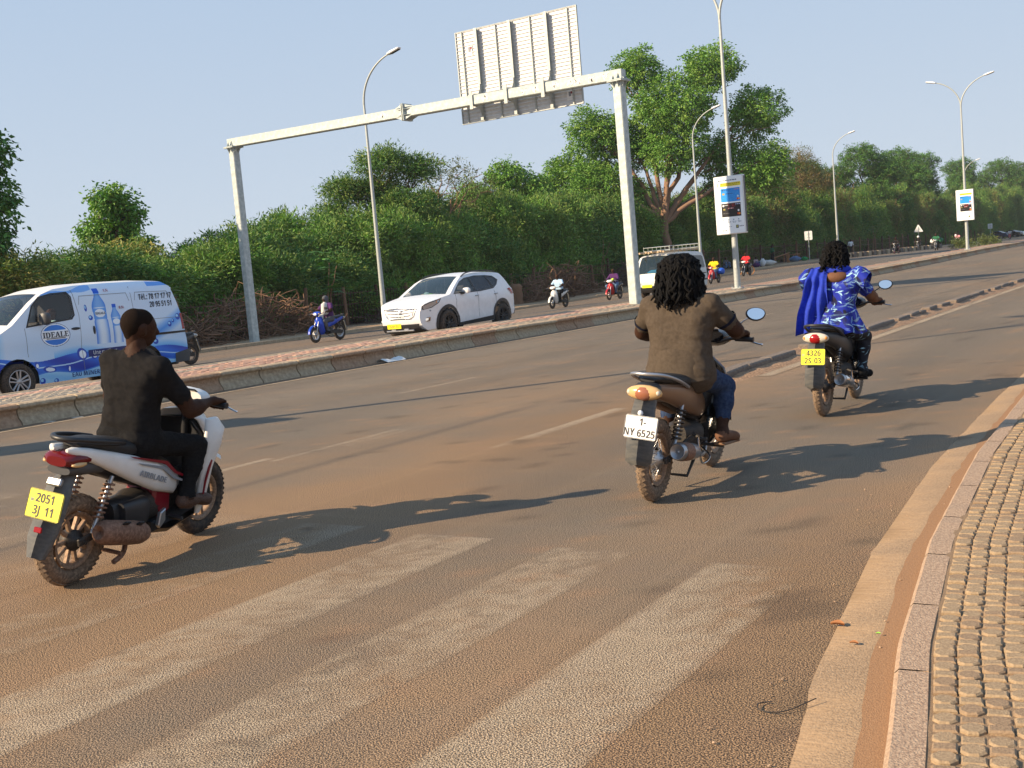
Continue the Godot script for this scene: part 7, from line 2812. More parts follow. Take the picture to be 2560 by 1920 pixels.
	lettering(t, "Tél.: 78 17 17 17", 0.115, text_side(1.88, 1.755, 0.782), ink, false, 800, 0.72)
	lettering(t, "20 95 51 51", 0.115, text_side(2.0, 1.585, 0.80), ink, false, 800, 0.72)
	st = S(false)
	box(st, text_side(0.62, 0.715, 0.846), V(1.18, 0.135, 0.004), 0.0)
	obj(st, "slogan_band", mat("wrap_navy", Color(0.01, 0.02, 0.14), 0.5), t)
	lettering(t, "Une meilleur", 0.075, text_side(0.42, 0.72, 0.852), M.plate_white, false, 500, 0.95)
	lettering(t, "EAU MINERAL", 0.085, text_side(0.0, 0.335, 0.827), mat("wrap_blue", Color(0.012, 0.05, 0.20), 0.5), false, 700, 1.0)
	lettering(t, "IDEALE", 0.045, text_side(0.44, 1.495, 0.818), ink, true, 900)
	lettering(t, "0.5L", 0.05, text_side(0.97, 1.58, 0.81), M.tail_red, false, 800)
	lettering(t, "1.5L", 0.05, text_side(0.66, 1.95, 0.765), M.tail_red, false, 800)
	for z in [-1.55, 1.43]:
		for s in [-1.0, 1.0]:
			car_wheel(t, V(s * 0.755, 0.34, z), 0.345, 0.2, s, M.tyre, M.steel)
	# cabin
	st = S(false)
	box(st, at(V(0, 0.4, 0.1)), V(1.45, 0.3, 4.6), 0.03)
	obj(st, "floor_pan", M.interior, t)
	st = S(false)
	box(st, at(V(0, 1.2, 0.02)), V(1.42, 1.5, 0.03))
	obj(st, "bulkhead", M.interior, t)
	st = S(false)
	box(st, at(V(0, 1.22, -1.42)), V(1.4, 0.2, 0.4), 0.05)
	obj(st, "dashboard", M.interior_grey, t)
	for x in [-0.38, 0.38]:
		st = S(false)
		box(st, at(V(x, 1.05, -0.2), -0.15), V(0.5, 0.75, 0.14), 0.05)
		box(st, at(V(x, 0.75, -0.5)), V(0.5, 0.16, 0.5), 0.05)
		obj(st, "car_seat", M.interior, t)
	st = S()
	var sw := []
	for k in 17:
		sw.append(V(-0.38 + cos(TAU * k / 16.0) * 0.2, 1.2 + sin(TAU * k / 16.0) * 0.12, -0.98 - sin(TAU * k / 16.0) * 0.13))
	tube(st, sw, 0.014, 6)
	obj(st, "steering_wheel", M.black_plastic, t)
	st = S(false)
	box(st, at(V(-0.25, 1.335, -1.45), 0.1, 0.3, 0), V(0.42, 0.015, 0.26), 0.003)
	box(st, at(V(-0.1, 1.35, -1.42), 0.3, 0.8, 0), V(0.2, 0.015, 0.2), 0.003)
	var pp := obj(st, "papers", M.plate_white, t)
	pp.set_meta("kind", "stuff")
	# driver
	worn("mint", Color(0.45, 0.68, 0.62), Color(0.55, 0.78, 0.72), 0.4, 0.95, 0, 0.02)
	var o := {"hip": 0.90, "z": -0.44, "lean": 0.06, "grip_x": 0.2, "grip_y": 1.22, "grip_z": -0.98, "knee": V(0.14, 0.88, -0.9), "ankle": V(0.13, 0.55, -1.0), "elbow": V(0.3, 1.12, -0.68)}
	make_rider("van driver in a pale mint shirt seen through the side window", t.transform * Transform3D(Basis(), V(-0.38, 0, 0)), o, {"skin": ["body", M.skin], "shirt": ["shirt", M.mint], "trousers": ["trousers", M.jeans_black], "shoe": ["shoe", M.jeans_black]}, false)

func _minibus() -> void:
	var p := V(-22.3, gy(-22.3, -48.9), -48.9)
	var t := thing("minibus", "off-white minibus with a loaded roof rack on the far carriageway", "minibus", p, PI)
	var sh := van_shape(false)
	var top: Array = sh[0]
	var W: Callable = sh[1]
	var out := PackedVector2Array(top)
	out.append_array(PackedVector2Array(arch(1.25, 0.33, 0.4, 0.34, 0.26) + arch(-1.32, 0.33, 0.4, 0.26, 0.26)))
	var w1 := poly([-1.78, 1.16, -1.62, 1.5, -1.45, 1.72, -1.2, 1.78, -0.95, 1.79, -0.9, 1.16])
	var w2 := poly([-0.8, 1.16, -0.8, 1.79, 0.55, 1.81, 0.6, 1.72, 0.6, 1.22, 0.52, 1.16])
	var w3 := poly([0.75, 1.2, 0.72, 1.78, 0.8, 1.82, 1.95, 1.79, 2.08, 1.72, 2.16, 1.3, 2.1, 1.2])
	worn("bus_paint", Color(0.60, 0.60, 0.56), Color(0.72, 0.72, 0.67), 1.2, 0.4, 0, 0.01)
	var st := S()
	for s in [-1.0, 1.0]:
		flank(st, out, W, s, 0.14, [w1, w2, w3])
	across(st, top, W, 0.05, [[5, 9, 0.86]])
	obj(st, "body", M.bus_paint, t)
	for s in [-1.0, 1.0]:
		for q in [w1, w2, w3]:
			st = S()
			flank(st, q, W, s, 0.25, [], -0.006)
			obj(st, "window", M.glass, t)
		st = S()
		flank(st, poly([-0.85, 0.92, 2.3, 0.92, 2.3, 0.965, -0.85, 0.965]), W, s, 0.4, [], 0.008)
		flank(st, poly([-0.9, 0.60, 0.8, 0.60, 0.8, 0.68, -0.9, 0.68]), W, s, 0.4, [], 0.008)
		flank(st, poly([1.7, 0.60, 2.38, 0.60, 2.38, 0.68, 1.7, 0.68]), W, s, 0.4, [], 0.008)
		obj(st, "dark_side_strip", M.black_plastic, t).set_meta("kind", "stuff")
		st = S()
		ell(st, V(s * 0.52, 0.72, -2.27), V(0.13, 0.1, 0.05), Basis(), 12)
		obj(st, "headlight", M.lens, t)
		st = S()
		ell(st, V(s * 0.7, 0.70, -2.2), V(0.05, 0.08, 0.07), Basis(), 10)
		obj(st, "indicator", M.tail_clear, t)
		st = S()
		hull(st, [[s * 0.8, 1.3, -1.7, 0.02, 0.05], [s * 0.92, 1.35, -1.72, 0.07, 0.12], [s * 0.92, 1.35, -1.66, 0.06, 0.11]])
		obj(st, "door_mirror", M.black_plastic, t)
	st = S()
	across(st, top.slice(5, 10), W, 0.05, [], 8, -0.004, 0.12)
	obj(st, "windscreen", M.glass, t)
	st = S()
	across(st, [Vector2(-2.2, 0.32), Vector2(-2.31, 0.38), Vector2(-2.32, 0.55)], W, 0.05, [], 10, 0.01)
	obj(st, "front_bumper", M.black_plastic, t)
	number_plate(t, at(V(0.12, 0.575, -2.40), 0, PI), 0.5, 0.13, M.plate_yellow, [])
	for z in [-1.32, 1.25]:
		for s in [-1.0, 1.0]:
			car_wheel(t, V(s * 0.755, 0.33, z), 0.33, 0.2, s, M.tyre, M.steel)
	st = S(false)
	box(st, at(V(0, 0.42, 0.0)), V(1.45, 0.3, 4.2), 0.03)
	obj(st, "floor_pan", M.interior, t)
	for z in [-0.9, -0.1, 0.7, 1.5]:
		for x in [-0.4, 0.4]:
			st = S(false)
			box(st, at(V(x, 1.05, z + 0.1), -0.1), V(0.6, 0.75, 0.14), 0.05)
			box(st, at(V(x, 0.75, z - 0.15)), V(0.6, 0.16, 0.45), 0.05)
			obj(st, "car_seat", M.interior, t)
	# rack of thin bars over timber
	st = S()
	for s in [-1.0, 1.0]:
		for y in [2.2, 2.36]:
			tube(st, [V(s * 0.66, y - 0.04, -1.35), V(s * 0.66, y, 0.2), V(s * 0.66, y + 0.02, 1.95)], 0.014, 5)
		for k in 8:
			var z := -1.35 + k * 0.47
			tube(st, [V(s * 0.66, 2.0, z), V(s * 0.66, 2.36, z)], 0.011, 5)
	for y in [2.2, 2.36]:
		tube(st, [V(-0.66, y - 0.04, -1.35), V(0.66, y - 0.04, -1.35)], 0.014, 5)
		tube(st, [V(-0.66, y, 1.95), V(0.66, y, 1.95)], 0.014, 5)
	for k in 8:
		tube(st, [V(-0.66, 2.14, -1.35 + k * 0.47), V(0.66, 2.14, -1.35 + k * 0.47)], 0.014, 5)
	obj(st, "roof_rack", M.galv_pole, t)
	worn("pole_wood", Color(0.45, 0.33, 0.2), Color(0.62, 0.48, 0.32), 0.5, 0.9, 0, 0.02)
	for k in 7:
		st = S()
		var x := -0.6 + k * 0.2
		tube(st, [V(x, 2.09 + 0.03 * (k % 2), -1.95 + 0.13 * (k % 3)), V(x + 0.03, 2.13, 0.1), V(x - 0.02, 2.12 + 0.02 * (k % 3), 1.9 + 0.2 * (k % 2))], 0.05, 6)
		var w := flat_thing(obj(st, "x", M.pole_wood, self), "timber_pole", "pale timber pole lying under the minibus roof rack", "timber", "timber poles on the minibus roof")
		w.transform = t.transform
	# things behind the windscreen
	mat("sky_cloth", Color(0.06, 0.42, 0.75), 0.9)
	st = S()
	hull(st, [[-0.5, 1.18, -1.9, 0.02, 0.02], [-0.2, 1.2, -1.88, 0.1, 0.06], [0.1, 1.2, -1.86, 0.1, 0.07], [0.3, 1.18, -1.85, 0.03, 0.03]], 0)
	var c := flat_thing(obj(st, "x", M.sky_cloth, self), "folded_cloth", "bright blue cloth on the dashboard behind the minibus windscreen", "cloth")
	c.transform = t.transform
	st = S(false)
	box(st, at(V(0, 1.08, -1.85)), V(1.4, 0.14, 0.4), 0.04)
	obj(st, "dashboard", M.interior, t)
	var o := {"hip": 0.9, "z": -1.05, "lean": 0.04, "grip_x": 0.2, "grip_y": 1.2, "grip_z": -1.55, "knee": V(0.14, 0.86, -1.5), "ankle": V(0.13, 0.55, -1.6), "elbow": V(0.3, 1.1, -1.25)}
	make_rider("minibus driver in a pale shirt behind the windscreen", t.transform * Transform3D(Basis(), V(-0.4, 0, 0)), o, {"skin": ["body", M.skin], "shirt": ["shirt", M.white_plain], "trousers": ["trousers", M.jeans_black], "shoe": ["shoe", M.jeans_black]}, false)
# ---------------------------------------------------------------- traffic and people farther off
func rider_and_bike(front: Vector3, ahead: float, bike: Dictionary, person: Dictionary, wear: Dictionary, label: String) -> Transform3D:
	# front: where the front wheel touches; ahead: heading, radians to the left of -z
	var b := Basis(Vector3.UP, ahead)
	var xf := Transform3D(b, front - b * V(0, 0, -0.63))
	bike["xf"] = xf
	bike["kind"] = "underbone"
	make_bike(bike)
	make_rider(label, xf, person, {"skin": ["body", M.skin]}.merged(wear), false)
	return xf

func _far_life() -> void:
	var cl := func(n: String, c: Color) -> Material: return worn(n, c * 0.85, c * 1.1, 0.4, 0.95, 0, 0.02)
	var purple: Material = cl.call("cloth_purple", Color(0.075, 0.018, 0.11))
	var pale: Material = cl.call("cloth_pale", Color(0.62, 0.60, 0.56))
	var sky: Material = cl.call("cloth_sky", Color(0.42, 0.60, 0.78))
	var yellow: Material = cl.call("cloth_yellow", Color(0.80, 0.55, 0.01))
	var red: Material = cl.call("cloth_red", Color(0.62, 0.02, 0.03))
	var white: Material = cl.call("cloth_white", Color(0.75, 0.75, 0.76))
	var pink: Material = cl.call("cloth_pink", Color(0.70, 0.30, 0.34))
	var green: Material = cl.call("cloth_green", Color(0.02, 0.13, 0.06))
	var denim: Material = cl.call("cloth_denim", Color(0.10, 0.17, 0.30))
	var black: Material = M.jeans_black
	var grey: Material = cl.call("cloth_grey", Color(0.10, 0.10, 0.11))
	mat("lime", Color(0.55, 0.75, 0.05), 0.8)
	var P := func(x: float, z: float) -> Vector3: return V(x, gy(x, z), z)
	var std := {"mirrors": [[1.0, 0.13, 0.15, 0.02], [-1.0, 0.13, 0.15, 0.02]]}
	# blue motorcycle, headscarf
	rider_and_bike(P.call(-26.3, -28.5), PI, {"label": "bright blue motorcycle with silver wheels in front of the tangled branches", "body": M.blue_paint, "panel": M.blue_paint, "cowl": M.blue_paint, "rim": M.rim_steel, "mirrors": std.mirrors},
		{"hip": 0.84, "up": -0.03, "head": "scarf", "more": [[V(0, 1.02, -0.05), V(0, 1.24, -0.05), 0.12, 0.10, "apron"], [V(0.05, 0.86, -0.2), V(-0.05, 0.80, -0.32), 0.09, 0.07, "apron"], [V(0.12, 0.72, -0.32), V(0.14, 0.5, -0.3), 0.07, 0.09, "apron"], [V(0, 1.42, 0.06), V(0, 1.47, 0.1), 0.09, 0.08, "scarf"]]},
		{"shirt": ["blouse", purple], "trousers": ["skirt", grey], "apron": ["wrap", pale], "scarf": ["headscarf", grey], "shoe": ["shoe", black]}, "rider in dark headscarf and purple blouse with white wrap on the blue motorcycle")
	# a motorcycle mostly hidden by the van
	rider_and_bike(P.call(-23.4, -19.2), PI, {"label": "dark motorcycle half hidden behind the blue and white van", "body": M.black_gloss, "panel": M.grey_plastic, "tail_shell": M.steel, "rim": M.rim_dusty, "mirrors": []}, {"hip": 0.84}, {"shirt": ["shirt", green], "trousers": ["trousers", black], "shoe": ["shoe", black]}, "rider half hidden behind the blue and white van")
	rider_and_bike(P.call(-27.2, -46.0), PI, {"label": "white motorcycle ridden by the man in the pale blue shirt", "body": M.white_plain, "panel": M.white_plain, "cowl": M.white_plain, "rim": M.rim_black, "mirrors": []},
		{"hip": 0.85, "wide": 1.05, "knee": V(0.26, 0.72, -0.28)}, {"shirt": ["shirt", sky], "trousers": ["trousers", black], "shoe": ["shoe", black]}, "man in pale blue shirt riding the white motorcycle")
	rider_and_bike(P.call(-27.5, -52.4), PI, {"label": "red motorcycle with white headlight cowl near the gantry's near post", "body": M.red_paint, "panel": M.black_gloss, "cowl": M.white_plain, "rim": M.rim_dusty, "mirrors": []},
		{"hip": 0.85, "knee": V(0.28, 0.74, -0.28), "wide": 1.04, "arm": "shirt", "more": [[V(0.02, 1.0, -0.16), V(-0.08, 1.06, -0.2), 0.09, 0.07, "cloth"]]}, {"shirt": ["shirt", purple], "trousers": ["trousers", denim], "cloth": ["cloth", M.lime], "shoe": ["shoe", black]}, "man in purple shirt and jeans holding a lime cloth on the red motorcycle")
	var xy := rider_and_bike(P.call(-27.0, -65.0), PI, {"label": "red motorcycle ridden by the person in the yellow t-shirt", "body": M.red_paint, "panel": M.red_paint, "cowl": M.red_paint, "rim": M.rim_black, "mirrors": []},
		{"hip": 0.85, "wide": 1.1}, {"shirt": ["shirt", yellow], "trousers": ["trousers", denim], "shoe": ["shoe", black]}, "rider in bright yellow t-shirt beyond the minibus")
	var st := S()
	mat("bag_blue", Color(0.02, 0.12, 0.6), 0.6)
	hull(st, [[0.0, 0.0, -0.2, 0.12, 0.1], [0.02, 0.02, -0.05, 0.24, 0.2], [0, 0, 0.12, 0.22, 0.2], [0, -0.02, 0.24, 0.08, 0.08]])
	var bag := flat_thing(obj(st, "x", M.bag_blue, self), "plastic_bag", "blue plastic bag slung behind the yellow-shirted rider", "bag")
	bag.transform = xy * Transform3D(Basis(), V(-0.32, 0.72, 0.3))
	rider_and_bike(P.call(-28.5, -74.5), PI, {"label": "black motorcycle with white nose ridden by the person in red beside the lamp pole", "body": M.black_gloss, "panel": M.black_gloss, "cowl": M.white_plain, "rim": M.rim_black, "mirrors": []},
		{"hip": 0.86, "wide": 1.06}, {"shirt": ["shirt", red], "trousers": ["trousers", black], "shoe": ["shoe", black]}, "rider in bright red shirt beside the median lamp pole")
	# far end of the road
	rider_and_bike(P.call(-28.0, -114.2), PI - 0.1, {"label": "dark motorcycle with red fork in front of the striped island", "body": M.black_gloss, "panel": M.dark_red, "rim": M.red_paint, "mirrors": []}, {"hip": 0.84}, {"shirt": ["jacket", black], "trousers": ["trousers", black], "shoe": ["shoe", black]}, "rider in black beside the striped island")
	rider_and_bike(P.call(-30.0, -133.0), PI, {"label": "dark motorcycle under the triangular sign ridden by the white-helmeted person", "body": M.black_gloss, "panel": M.black_gloss, "rim": M.rim_black, "mirrors": []}, {"hip": 0.84, "head": "helmet", "more": [[V(0, 1.53, 0.04), V(0, 1.54, 0.02), 0.13, 0.13, "helmet"]]}, {"shirt": ["jacket", black], "helmet": ["helmet", M.white_plain], "trousers": ["trousers", black], "shoe": ["shoe", black]}, "rider in black with a white helmet under the triangular sign")
	var xl := rider_and_bike(P.call(-24.0, -113.8), PI + 0.05, {"label": "heavily loaded dark motorcycle far along the carriageway", "body": M.grey_plastic, "panel": M.black_gloss, "cowl": M.steel, "rim": M.rim_black, "mirrors": []}, {"hip": 0.86, "wide": 1.15}, {"shirt": ["jacket", green], "trousers": ["trousers", black], "shoe": ["shoe", black]}, "rider in dark green on the heavily loaded motorcycle")
	for q in [[V(-0.34, 0.95, 0.4), V(0.3, 0.26, 0.34), green, "green bundle strapped to the loaded motorcycle"], [V(0.36, 0.92, 0.42), V(0.27, 0.24, 0.3), white, "white sack strapped to the loaded motorcycle"], [V(0, 1.1, 0.6), V(0.34, 0.22, 0.26), denim, "blue bundle strapped behind the rider on the loaded motorcycle"]]:
		st = S()
		ell(st, Vector3.ZERO, q[1], Basis(), 12)
		var k := flat_thing(obj(st, "x", q[2], self), "bundle", q[3], "bundle")
		k.transform = xl * Transform3D(Basis(), q[0])
	rider_and_bike(P.call(-30.0, -155.0), PI, {"label": "distant motorcycle carrying the pink-shirted rider behind the low shrub", "body": M.black_gloss, "rim": M.rim_black, "mirrors": []}, {"hip": 0.86, "wide": 1.1, "more": [[V(0.24, 1.16, 0.3), V(0.26, 1.4, 0.26), 0.15, 0.13, "second"], [V(0.26, 1.58, 0.24), V(0.26, 1.62, 0.24), 0.09, 0.09, "skin"]]}, {"shirt": ["shirt", pink], "second": ["passenger_shirt", white], "trousers": ["trousers", black], "shoe": ["shoe", black]}, "rider in pink with a passenger in white far down the road")
	rider_and_bike(P.call(-31.0, -203.0), PI, {"label": "small red-orange motorcycle beside the parked dark blue car", "body": M.red_paint, "rim": M.rim_black, "mirrors": []}, {"hip": 0.85}, {"shirt": ["shirt", pale], "trousers": ["trousers", black], "shoe": ["shoe", black]}, "distant rider in pale shirt on the red-orange motorcycle")
	# people on the far verge
	var seated := func(o: Vector3, top: String, leg: String) -> Array:
		var b := [[V(-0.08, 0.12, 0), V(0.08, 0.12, 0), 0.13, 0.13, leg], [V(0, 0.3, -0.04), V(0, 0.5, -0.1), 0.14, 0.13, top], [V(-0.12, 0.58, -0.12), V(0.12, 0.58, -0.12), 0.075, 0.075, top], [V(0, 0.64, -0.13), V(0, 0.7, -0.15), 0.05, 0.05, "skin"], [V(0, 0.78, -0.16), V(0, 0.81, -0.15), 0.085, 0.09, "skin"]]
		b.append_array(mirror([[V(0.1, 0.14, -0.05), V(0.16, 0.42, -0.38), 0.085, 0.065, leg], [V(0.16, 0.42, -0.38), V(0.15, 0.05, -0.48), 0.06, 0.045, leg], [V(0.15, 0.04, -0.48), V(0.15, 0.03, -0.62), 0.04, 0.03, "shoe"], [V(0.19, 0.57, -0.12), V(0.25, 0.35, -0.2), 0.055, 0.045, top], [V(0.25, 0.35, -0.2), V(0.14, 0.38, -0.42), 0.042, 0.035, "skin_arm"]]))
		return b
	make_person("person in dark clothes sitting on the far verge beyond the yellow-shirted rider", at(on_verge(-34.5, -86.3) + V(0, 0.25, 0), 0, -2.2), seated.call(Vector3.ZERO, "shirt", "trousers"), {"skin": ["body", M.skin], "shirt": ["shirt", grey], "trousers": ["trousers", denim], "shoe": ["shoe", black]})
	make_person("person in a pinkish shirt sitting by white bundles on the far verge", at(on_verge(-34.3, -92.5), 0, -2.0), seated.call(Vector3.ZERO, "shirt", "trousers"), {"skin": ["body", M.skin], "shirt": ["shirt", cl.call("cloth_rose", Color(0.45, 0.32, 0.33))], "trousers": ["trousers", denim], "shoe": ["shoe", black]})
	var stand := [[V(-0.07, 0.92, 0), V(0.07, 0.92, 0), 0.125, 0.125, "skirt"], [V(0, 1.1, 0), V(0, 1.3, 0), 0.135, 0.14, "shirt"], [V(-0.13, 1.42, 0), V(0.13, 1.42, 0), 0.075, 0.075, "shirt"], [V(0, 1.48, 0), V(0, 1.56, -0.01), 0.05, 0.05, "skin"], [V(0, 1.63, -0.02), V(0, 1.66, -0.01), 0.085, 0.09, "skin"], [V(0, 0.9, 0), V(0, 0.35, 0), 0.14, 0.18, "skirt"]]
	stand.append_array(mirror([[V(0.09, 0.4, 0), V(0.1, 0.1, 0), 0.06, 0.045, "skin_leg"], [V(0.1, 0.06, 0.02), V(0.11, 0.04, -0.14), 0.04, 0.035, "shoe"], [V(0.2, 1.41, 0), V(0.26, 1.15, -0.03), 0.055, 0.045, "shirt"], [V(0.26, 1.15, -0.03), V(0.2, 0.98, -0.22), 0.04, 0.033, "skin_arm"]]))
	make_person("person in dark green standing by the roadside wooden tables", at(on_verge(-34.8, -98.4), 0, 2.6), stand, {"skin": ["body", M.skin], "shirt": ["shirt", green], "skirt": ["skirt", black], "shoe": ["shoe", black]})
	make_person("person in a white shirt standing by the fence beyond the road", at(on_verge(-34.4, -122.0), 0, 0.4), stand, {"skin": ["body", M.skin], "shirt": ["shirt", white], "skirt": ["trousers", black], "shoe": ["shoe", black]})
	# vendors' goods
	worn("crate_wood", Color(0.30, 0.13, 0.06), Color(0.48, 0.24, 0.11), 0.5, 0.85, 0, 0.02)
	for q in [[-34.9, -101.0, 0.5, "tipped orange-brown wooden table on the far verge"], [-35.1, -104.5, -0.4, "upright orange-brown wooden table behind the tipped one"]]:
		var t := thing("wooden_table", q[3], "table", on_verge(q[0], q[1]), q[2])
		st = S(false)
		box(st, at(V(0, 0.72, 0), 0, 0, 0.25 if q[2] > 0 else 0.0), V(1.5, 0.06, 0.9), 0.01)
		obj(st, "table_top", M.crate_wood, t)
		for k in 4:
			st = S(false)
			bar(st, V(0.62 * (1 if k & 1 else -1), 0.0, 0.36 * (1 if k & 2 else -1)), V(0.6 * (1 if k & 1 else -1), 0.72 + (0.14 * (1 if k & 1 else -1) if q[2] > 0 else 0.0), 0.36 * (1 if k & 2 else -1)), 0.07, 0.07)
			obj(st, "leg", M.crate_wood, t)
	for q in [[-34.0, -95.0, V(0.75, 0.26, 0.5), pale, "large cream sack lying beside the sitting person"], [-33.8, -91.5, V(0.35, 0.22, 0.3), purple, "small mauve bundle beside the sitting person"], [-34.1, -93.9, V(0.3, 0.36, 0.26), white, "small white bundle behind the sitting person"], [-34.6, -104.0, V(0.6, 0.3, 0.5), denim, "blue sack on the verge beside the wooden tables"], [-34.2, -105.5, V(0.4, 0.22, 0.35), cl.call("cloth_leaf", Color(0.02, 0.25, 0.07)), "bright green sack on the verge beside the wooden tables"]]:
		st = S()
		var rings := []
		for k in 9:
			var u := k / 8.0
			var rr := sin(u * PI * 0.94 + 0.1)
			rings.append(ring(V((u - 0.5) * q[2].x * 2.0, q[2].y * 0.9, 0), q[2].y * rr * (1.0 + 0.1 * sin(k * 2.7)), q[2].z * rr * (1.0 + 0.1 * cos(k * 3.1)), 14, 2.6, 0))
		loft(st, rings)
		var sk := flat_thing(obj(st, "x", q[3], self), "sack", q[4], "sack")
		sk.transform = at(on_verge(q[0], q[1]), 0, 0.5)
	# bicycle wheel rims carried on end beside the red-shirted rider
	var w := thing("bicycle", "bicycle with orange rims standing behind the red-shirted rider", "bicycle", P.call(-29.2, -76.5), -0.7)
	for z in [-0.5, 0.5]:
		st = S()
		var X := Transform3D(Basis(Vector3.BACK, -PI / 2), V(0, 0.33, z))
		lathe(st, X, [Vector2(0.33, -0.02), Vector2(0.30, -0.02), Vector2(0.30, 0.02), Vector2(0.33, 0.02), Vector2(0.33, -0.02)], 22)
		for k in 10:
			tube(st, [X * V(cos(TAU * k / 10.0) * 0.3, 0, sin(TAU * k / 10.0) * 0.3), X * V(0, 0, 0)], 0.004, 3, false)
		obj(st, "wheel", M.amber, w)
	st = S()
	for e in [[V(0, 0.33, 0.5), V(0, 0.35, 0.05)], [V(0, 0.33, 0.5), V(0, 0.8, 0.2)], [V(0, 0.35, 0.05), V(0, 0.85, 0.22)], [V(0, 0.35, 0.05), V(0, 0.78, -0.38)], [V(0, 0.8, 0.2), V(0, 0.82, -0.38)], [V(0, 0.95, -0.4), V(0, 0.33, -0.5)], [V(-0.25, 0.98, -0.38), V(0.25, 0.98, -0.38)]]:
		tube(st, e, 0.018, 6)
	obj(st, "frame", M.black_plastic, w)
	st = S()
	ell(st, V(0, 0.9, 0.22), V(0.07, 0.03, 0.12), Basis(), 8)
	obj(st, "saddle", M.seat_black, w)
	# traffic island with striped blocks
	var isl := thing("traffic_island", "sandy traffic island edged with alternating dark and pale blocks", "traffic island")
	for k in 24:
		var u := k / 23.0
		var p := V(lerpf(-32.0, -29.2, u), 0, lerpf(-109.0, -141.0, u))
		p.y = gy(p.x, p.z) + 0.22
		st = S(false)
		box(st, at(p, 0, -0.09), V(0.3, 0.5, 0.78), 0.04)
		obj(st, "block", M.kerb_dark if k % 2 else M.kerb, isl)
	st = S()
	var ring_p := PackedVector3Array()
	for k in 24:
		var u := k / 23.0
		ring_p.append(V(lerpf(-32.0, -29.2, u), gy(-31.0, -120.0) + 0.44, lerpf(-109.0, -141.0, u)))
	for k in 23:
		quad(st, ring_p[k], ring_p[k + 1], ring_p[k + 1] + V(-3.2, 0.1, 0), ring_p[k] + V(-2.2, 0.1, 0))
	obj(st, "sand_fill", M.sand_pale, isl)
	# a low shrub on the median's far end, parked cars
	for q in [[-22.0, -116.0, 0.5, "low green shrub growing beside the loaded motorcycle"], [-20.5, -121.0, 0.42, "low olive shrub growing past the loaded motorcycle"]]:
		var t := thing("low_shrub", q[3], "shrub", P.call(q[0], q[1]))
		shared(leaf_mesh([[V(0, 0.5, 0), V(0.8, 0.55, 0.8)], [V(0.7, 0.35, 0.4), V(0.55, 0.4, 0.55)], [V(-0.7, 0.35, -0.3), V(0.55, 0.4, 0.55)]], 1400, "fine", [Color(0.12, 0.15, 0.035), Color(0.09, 0.13, 0.03)], 44), "foliage", null, t)
		st = S()
		var g := RandomNumberGenerator.new()
		g.seed = 8
		for k in 5:
			limb(st, V(0, -0.1, 0), V(g.randfn() * 0.6, 0.9, g.randfn() * 0.6), 0.03, 0.01, 0.1, g)
		obj(st, "stems", M.bark_dark, t)
	parked("dark blue saloon car parked under the trees at the road's far end", V(-36.0, 0, -221.0), 1.35, mat("car_blue", Color(0.02, 0.035, 0.08), 0.2))
	parked("white saloon car parked farther along under the trees", V(-38.5, 0, -258.0), 1.3, M.white_plain)
	parked("dark saloon car parked between the blue and the white ones", V(-37.0, 0, -243.0), 1.35, M.black_gloss)

func parked(label: String, p: Vector3, turn: float, m: Material) -> void:
	p.y = gy(p.x, p.z) + 0.12
	var t := thing("parked_car", label, "car", p, turn)
	var W := func(z: float, y: float) -> float:
		var w := 0.86 - 0.28 * maxf(0.0, y - 0.9) - 0.2 * pow(maxf(0.0, absf(z) - 1.5), 2.0)
		return w
	var top := [Vector2(-2.2, 0.3), Vector2(-2.3, 0.5), Vector2(-2.22, 0.75), Vector2(-1.9, 0.86), Vector2(-1.1, 0.95), Vector2(-0.75, 1.15), Vector2(-0.4, 1.36), Vector2(0.1, 1.45), Vector2(0.8, 1.43), Vector2(1.15, 1.28), Vector2(1.55, 1.05), Vector2(2.1, 1.0), Vector2(2.25, 0.8), Vector2(2.27, 0.5), Vector2(2.2, 0.35)]
	var out := PackedVector2Array(top)
	out.append_array(PackedVector2Array(arch(1.3, 0.3, 0.36, 0.3, 0.22) + arch(-1.35, 0.3, 0.36, 0.22, 0.22)))
	var win := poly([-0.9, 0.98, -0.42, 1.28, 0.1, 1.37, 0.8, 1.35, 1.3, 1.04])
	var st := S()
	for s in [-1.0, 1.0]:
		flank(st, out, W, s, 0.25, [win])
	across(st, top, W, 0.04, [[4, 6, 0.85], [8, 10, 0.85]], 10)
	obj(st, "body", m, t)
	for s in [-1.0, 1.0]:
		st = S()
		flank(st, win, W, s, 0.3, [], -0.005)
		obj(st, "window", M.glass_dark, t)
		for z in [-1.35, 1.3]:
			car_wheel(t, V(s * 0.74, 0.3, z), 0.3, 0.19, s, M.tyre, M.steel)
		st = S()
		ell(st, V(s * 0.6, 0.68, -2.2), V(0.14, 0.07, 0.05), Basis(), 10)
		obj(st, "headlight", M.lens, t)
	st = S()
	across(st, top.slice(4, 7), W, 0.04, [], 8, -0.004, 0.14)
	obj(st, "windscreen", M.glass_dark, t)
	st = S()
	across(st, top.slice(8, 11), W, 0.04, [], 8, -0.004, 0.14)
	obj(st, "rear_window", M.glass_dark, t)

